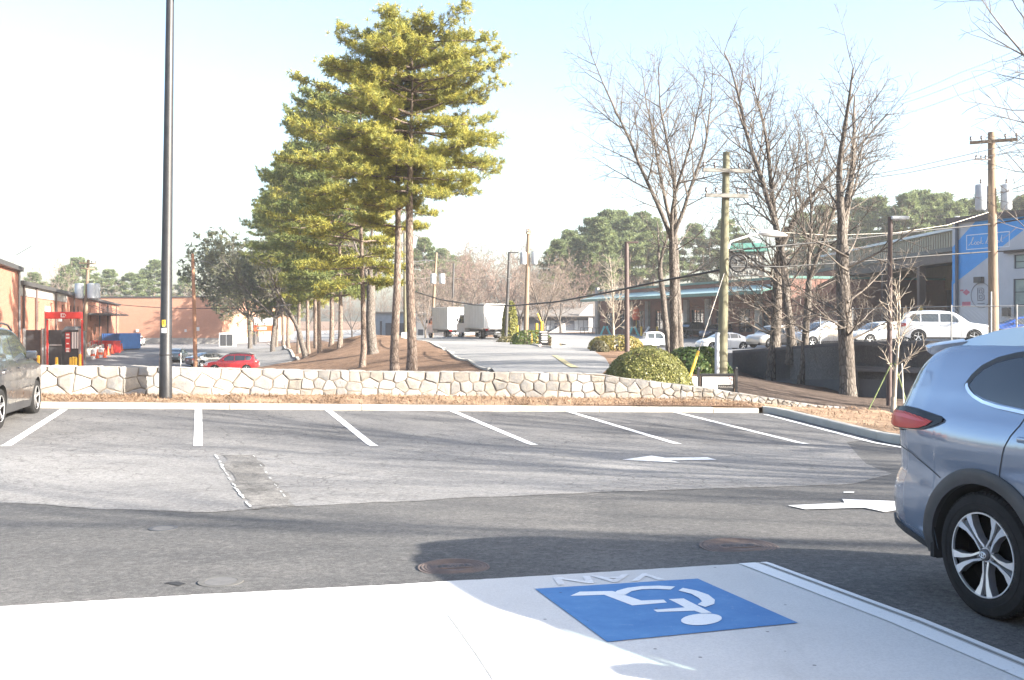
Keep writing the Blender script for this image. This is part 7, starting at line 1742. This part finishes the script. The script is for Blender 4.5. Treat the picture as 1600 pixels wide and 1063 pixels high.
def cone(label, loc, s=1, group='orange traffic cones in the lower yard'):
    t = thing('traffic_cone', label, 'traffic cone', loc, 0, group); b = MB(); b.rbox((0, 0, .03*s), (.42*s, .42*s, .06*s), .02*s); b.build('base', m_orange, t)
    b = MB(); b.lathe([(.17*s, .05*s), (.055*s, .80*s), (.045*s, .9*s), (0, .91*s)], n=14); b.build('cone_body', m_orange, t, smooth=40)
    b = MB(); b.lathe([(.150*s-.015*s, .30*s), (.128*s, .31*s), (.100*s, .50*s), (.095*s, .50*s)], n=14); b.build('white_band', m_white_w, t, smooth=40); return t
c0 = cone('orange traffic cone nearest the viewer at the end of the cone line', on(185, 131), 1.15)
for k in range(1, 10):
    u = k/9; px = 185+(208.5-185)*u; d = 131/(1-u*(1-131/168)); dup(c0, on(px, d), k, 'orange traffic cone in the long line beside the blue container', 'orange traffic cones in the lower yard', 1)
for i, (px, d) in enumerate(((152, 112), (163.5, 113), (169, 116), (175, 118))): dup(c0, on(px, d), i, ['orange cone beside the railing foot in front of the red skip', 'large orange cone standing in front of the red skip', 'orange cone right of the large one before the red skip', 'rightmost orange cone before the red skip'][i], 'orange traffic cones in the lower yard', 1.0)
for i, (px, d) in enumerate(((145, 111), (157, 113))):
    b = MB(); b.lathe([(0, 0), (.30, 0), (.28, .1), (.24, .12), (.22, 1.0), (.12, 1.08), (0, 1.1)], n=14); t = thing('channel_barrel', 'white barrel with orange band %s the cones by the railing' % ('left of', 'among')[i], 'barrel', on(px, d), 0, 'white traffic barrels'); b.build('barrel_body', m_white_w, t, smooth=30)
    b = MB(); b.lathe([(.238, .35), (.242, .36), (.236, .6), (.232, .61)], n=14); b.build('orange_band', m_orange, t)
c = on(140, 116); t = thing('stair_railing', 'dark steel stair railing between brown pole and red skip', 'railing', c, R(60)); b = MB()
for k in range(9): b.cyl((k*.4-1.6, 0, max(0, (k-2)*.18)), (k*.4-1.6, 0, 1.1+max(0, (k-2)*.18)), .03, None, 6)
for z in (.55, 1.1): b.tube([(-1.6, 0, z), (-.8, 0, z), (1.6, 0, z+1.08)], .03, 6)
b.build('rail', m_darkmetal, t); b = MB()
for k in range(6): b.box((-.6+k*.4, .6, .1+k*.18), (.4, 1.2, .2+k*.01))
b.build('step', m_concw, t)
# meter cabinet, boards and posts beyond
c = on(356, 172); t = thing('utility_enclosure', 'pale framed utility enclosure with dark louvred doors at the end of the lower car park', 'enclosure', c); b = MB(); b.box((0, 0, 1.15), (2.5, 1.6, 2.3)); b.build('cabinet', m_white_w, t)
for x in (-.55, .55): b = MB(); b.box((x, -.83, 1.1), (.95, .06, 1.9)); b.build('louvred_door', m_blk2, t)
c = on(373, 205); t = thing('billboard', 'plain white roadside board left of the orange and white board', 'sign board', c); b = MB(); b.box((0, 0, zz(505, 205)-c.z), (2.6, .15, 2.1)); b.build('board', m_white_w, t); b = MB(); b.box((0, .15, (zz(505, 205)-c.z)/2), (.25, .2, zz(505, 205)-c.z)); b.build('post', m_steel, t)
c = on(412, 172); t = thing('billboard', 'white board with orange lower band on two posts', 'sign board', c); b = MB(); b.box((0, 0, zz(502, 172)-c.z), (3.1, .15, 1.3)); b.build('board', m_white_w, t); b = MB(); b.box((0, 0, zz(513.2, 172)-c.z), (3.1, .14, .95)); b.build('orange_band', m_orange, t)
b = MB(); b.box((-.3, -.085, zz(513.2, 172)-c.z), (1.6, .02, .5)); b.build('white_lettering', m_white_w, t)
for x in (-1.5, 1.5): b = MB(); b.box((x, .14, (zz(500, 172)-c.z)/2), (.14, .14, zz(500, 172)-c.z)); b.build('post', m_darkmetal, t)
b = MB(); b.cyl((0, 0, -.2), (0, 0, 1.9), .045, None, 8); b.lathe([(.045, 1.9), (0, 1.93)], n=8); o = b.build('marker_post', m_white_w); o.location = on(282.5, 87); tag(o, 'slim white marker post left of the reddish pole', 'post')

# ---- island: direction board, sandwich board, yellow gate
c = on(849.5, 73.5); t = thing('direction_board', 'black direction board with white arrows standing on the island', 'sign board', c, R(-8)); b = MB(); b.rbox((0, 0, .56), (.66, .12, 1.12), .02); b.build('board', m_black, t)
b = MB()
for k, z in enumerate((.86, .68, .52, .34)): b.prism([(-.2, -.062, z), (-.08, -.062, z+.055), (.28, -.062, z+.055), (.28, -.062, z-.055), (-.08, -.062, z-.055)], (0, -.008, 0))
b.box((0, -.065, 1.04), (.56, .008, .08)); b.build('lettering', m_white_w, t)
b = MB(); b.lathe([(0, -.03), (.10, -.03), (.11, 0), (.10, .03), (0, .03)], (0, 0, .16), 20, 0, 'Y'); b.cyl((0, 0, -.05), (0, 0, .1), .02); o = b.build('round_marker', mat('pale pink plastic', (.62, .42, .38), None, 5, .6)); o.location = on(844, 71.5); tag(o, 'pale round marker disc at the foot of the direction board', 'marker')
c = on(868, 70.2); t = thing('sandwich_board', 'blank white sandwich board at the island tip', 'sandwich board', c, R(-5))
for s in (-1, 1):
    b = MB(); b.prism([(-.25, s*.22, .06), (.25, s*.22, .06), (.25, s*.03, .72), (-.25, s*.03, .72)], (0, .02*s, .004)); b.build('panel', m_roofw, t)
    for x in (-.24, .24): b = MB(); b.box((x, s*.235, .03), (.05, .05, .07)); b.build('foot', m_steel, t)
c = on(835, 88); t = thing('barrier_gate', 'yellow steel swing barrier with tall posts behind the island', 'barrier', c); lx = lambda px: (px-835)/1600*88
for px, h in ((838.5, 1.75), (846.5, 1.9)): b = MB(); b.cyl((lx(px), 0, -.2), (lx(px), 0, h), .12, None, 10); b.build('post', m_yel, t)
b = MB(); b.box(((lx(822)+lx(838))/2, 0, 1.05), (lx(838)-lx(822), .08, .10)); b.box((lx(831), 0, .5), (.1, .08, 1.1)); b.box((lx(822), 0, .5), (.1, .08, 1.2)); b.tube([(lx(846), 0, 1.8), (lx(840), 0, 2.6)], .07, 6); b.build('arm', m_yel, t)
b = MB(); b.tube([(0, 0, 0), (.15, 0, 1.5)], .06, 6); o = b.build('leaning_post', m_yel); o.location = on(807, 92); tag(o, 'thin yellow slanting post left of the pole with tanks', 'post')
# ---- framed parking sign behind the stone wall
c = on(1121, 30.2); t = thing('parking_sign', 'black framed parking sign with white panel behind the low end of the stone wall', 'sign', c, R(2)); lx = lambda px: (px-1121)/1600*30.2; z_ = lambda py: zz(py, 30.2)-c.z
for px in (1091, 1150.5):
    b = MB(); b.box((lx(px), 0, z_(577)/2-.1), (.075, .075, z_(577)+.2)); b.lathe([(.04, 0), (.045, .02), (.03, .06), (0, .07)], (lx(px), 0, z_(577)), 12); b.build('post', m_black, t)
b = MB(); b.box((0, 0, z_(585.5)), (lx(1148)-lx(1094), .06, .06)); b.box((0, .02, (z_(587)+z_(616))/2), (lx(1147)-lx(1094.5), .05, z_(587)-z_(616))); b.build('panel_frame', m_black, t)
b = MB(); b.box((lx(1121), -.012, z_(595)), (lx(1144.5)-lx(1097), .02, z_(589)-z_(601))); b.build('white_panel', m_roofw, t)
b = MB(); b.box((lx(1109), -.012, z_(605.4)), (lx(1121)-lx(1097), .02, z_(602.2)-z_(609))); b.build('white_strip', m_roofw, t)
mr = mat('faded red lettering', (.42, .05, .05), (.50, .12, .12), 8, .7)
b = MB(); add_text(b, 'N', .17, Matrix.Translation((lx(1141.3), -.024, z_(592.6))) @ Matrix.Rotation(R(90), 4, 'X'), .003, 0, True); add_text(b, 'AS', .07, Matrix.Translation((lx(1140.8), -.024, z_(598.5))) @ Matrix.Rotation(R(90), 4, 'X'), .003, 0, True); b.build('red_lettering', mr, t)
b = MB(); add_text(b, 'PARKING', .098, Matrix.Translation((lx(1134), -.008, z_(604.8))) @ Matrix.Rotation(R(90), 4, 'X'), .004, 0, False, 1.05); b.build('lettering', m_concw, t)
b = MB(); b.rbox((0, 0, .14), (.16, .14, .34), .02); o = b.build('service_box', m_roofw); o.location = on(1085, 30); tag(o, 'small white service box left of the framed parking sign', 'box')

# ---- covers in the asphalt
m_iron = mat('rusty iron', (.17, .125, .105), (.11, .088, .078), 9, .75, bump=.4, bscale=60)
m_iron2 = mat('grey worn iron', (.075, .077, .082), (.055, .056, .06), 9, .7, bump=.3, bscale=60)
m_lid = mat('worn lid', (.13, .128, .125), (.10, .098, .096), 12, .8)
def cover(label, px, py, r, m, text=None):
    x, y = G(px, py); z = zlot_xy(x, y); t = thing('manhole_cover', label, 'manhole cover', (x, y, z+.006), R(12), 'round iron covers in the car park')
    ri = .945 if text else .74
    b = MB(); b.lathe([(r, -.01), (r, .003), (r*ri, .0035), (r*(ri-.005), .0008)], n=56); b.build('frame_ring', m, t)
    b = MB(); rings = [.88, .78, .69, .61, .54, .48] if text else []
    prof = [(r*(ri-.015), -.004), (r*(ri-.02), .003)]
    for q in rings: prof += [(r*(q+.03), .003), (r*(q+.022), .0065), (r*(q-.005), .0065), (r*(q-.013), .003)]
    prof += [(0, .003)]; b.lathe(prof, n=56); b.build('lid', m if text else m_lid, t)
    if text:
        b = MB(); b.box((0, 0, .0055), (r*1.05, r*.42, .006)); b.build('raised_plate', m, t)
        b = MB(); add_text(b, text, r*.30, Matrix.Translation((0, 0, .0092)), .003, 0, True); b.build('lettering', m_iron2, t)
    x2 = t; return t
cover('big rusty round cover partly in shade, near the white pad edge', 709, 887.5, .245*1.12, m_iron, 'SEWER')
cover('big brown round cover left of the rear wheel of the silver blue SUV', 1155, 855, .30*1.1, m_iron, 'SEWER')
cover('small grey valve cover alone on the dark asphalt at the left', 255, 826.5, .135, m_iron2)
cover('faint flat round cover sunk in the dark asphalt beside an oil spot', 345, 910, .16, mat('asphalt covered iron', (.085, .083, .08), (.11, .107, .10), 20, .9))
drape('oil_spot', jit([pu(259, 911), pu(278, 909.5), pu(291, 913), pu(281, 916), pu(264, 914)], 4, .012, 77), None, .0045, mat('oil stained asphalt', (.014, .014, .015), (.022, .022, .023), 30, .8), 'uv')

# ------------------------------------------------------------------ thin winter haze
mb = MB(); mb.bbox((-460, -90, -8.5+EYE), (460, 470, 40))
t = NT('haze air'); t.t.nodes.remove(t.b); v = t.n('ShaderNodeVolumePrincipled'); v.inputs['Color'].default_value = (.97, .98, 1, 1); v.inputs['Density'].default_value = .00045; v.inputs['Anisotropy'].default_value = .2
t.l(v.outputs[0], t.out.inputs['Volume'])
o = mb.build('haze', t.m); o['kind'] = 'stuff'
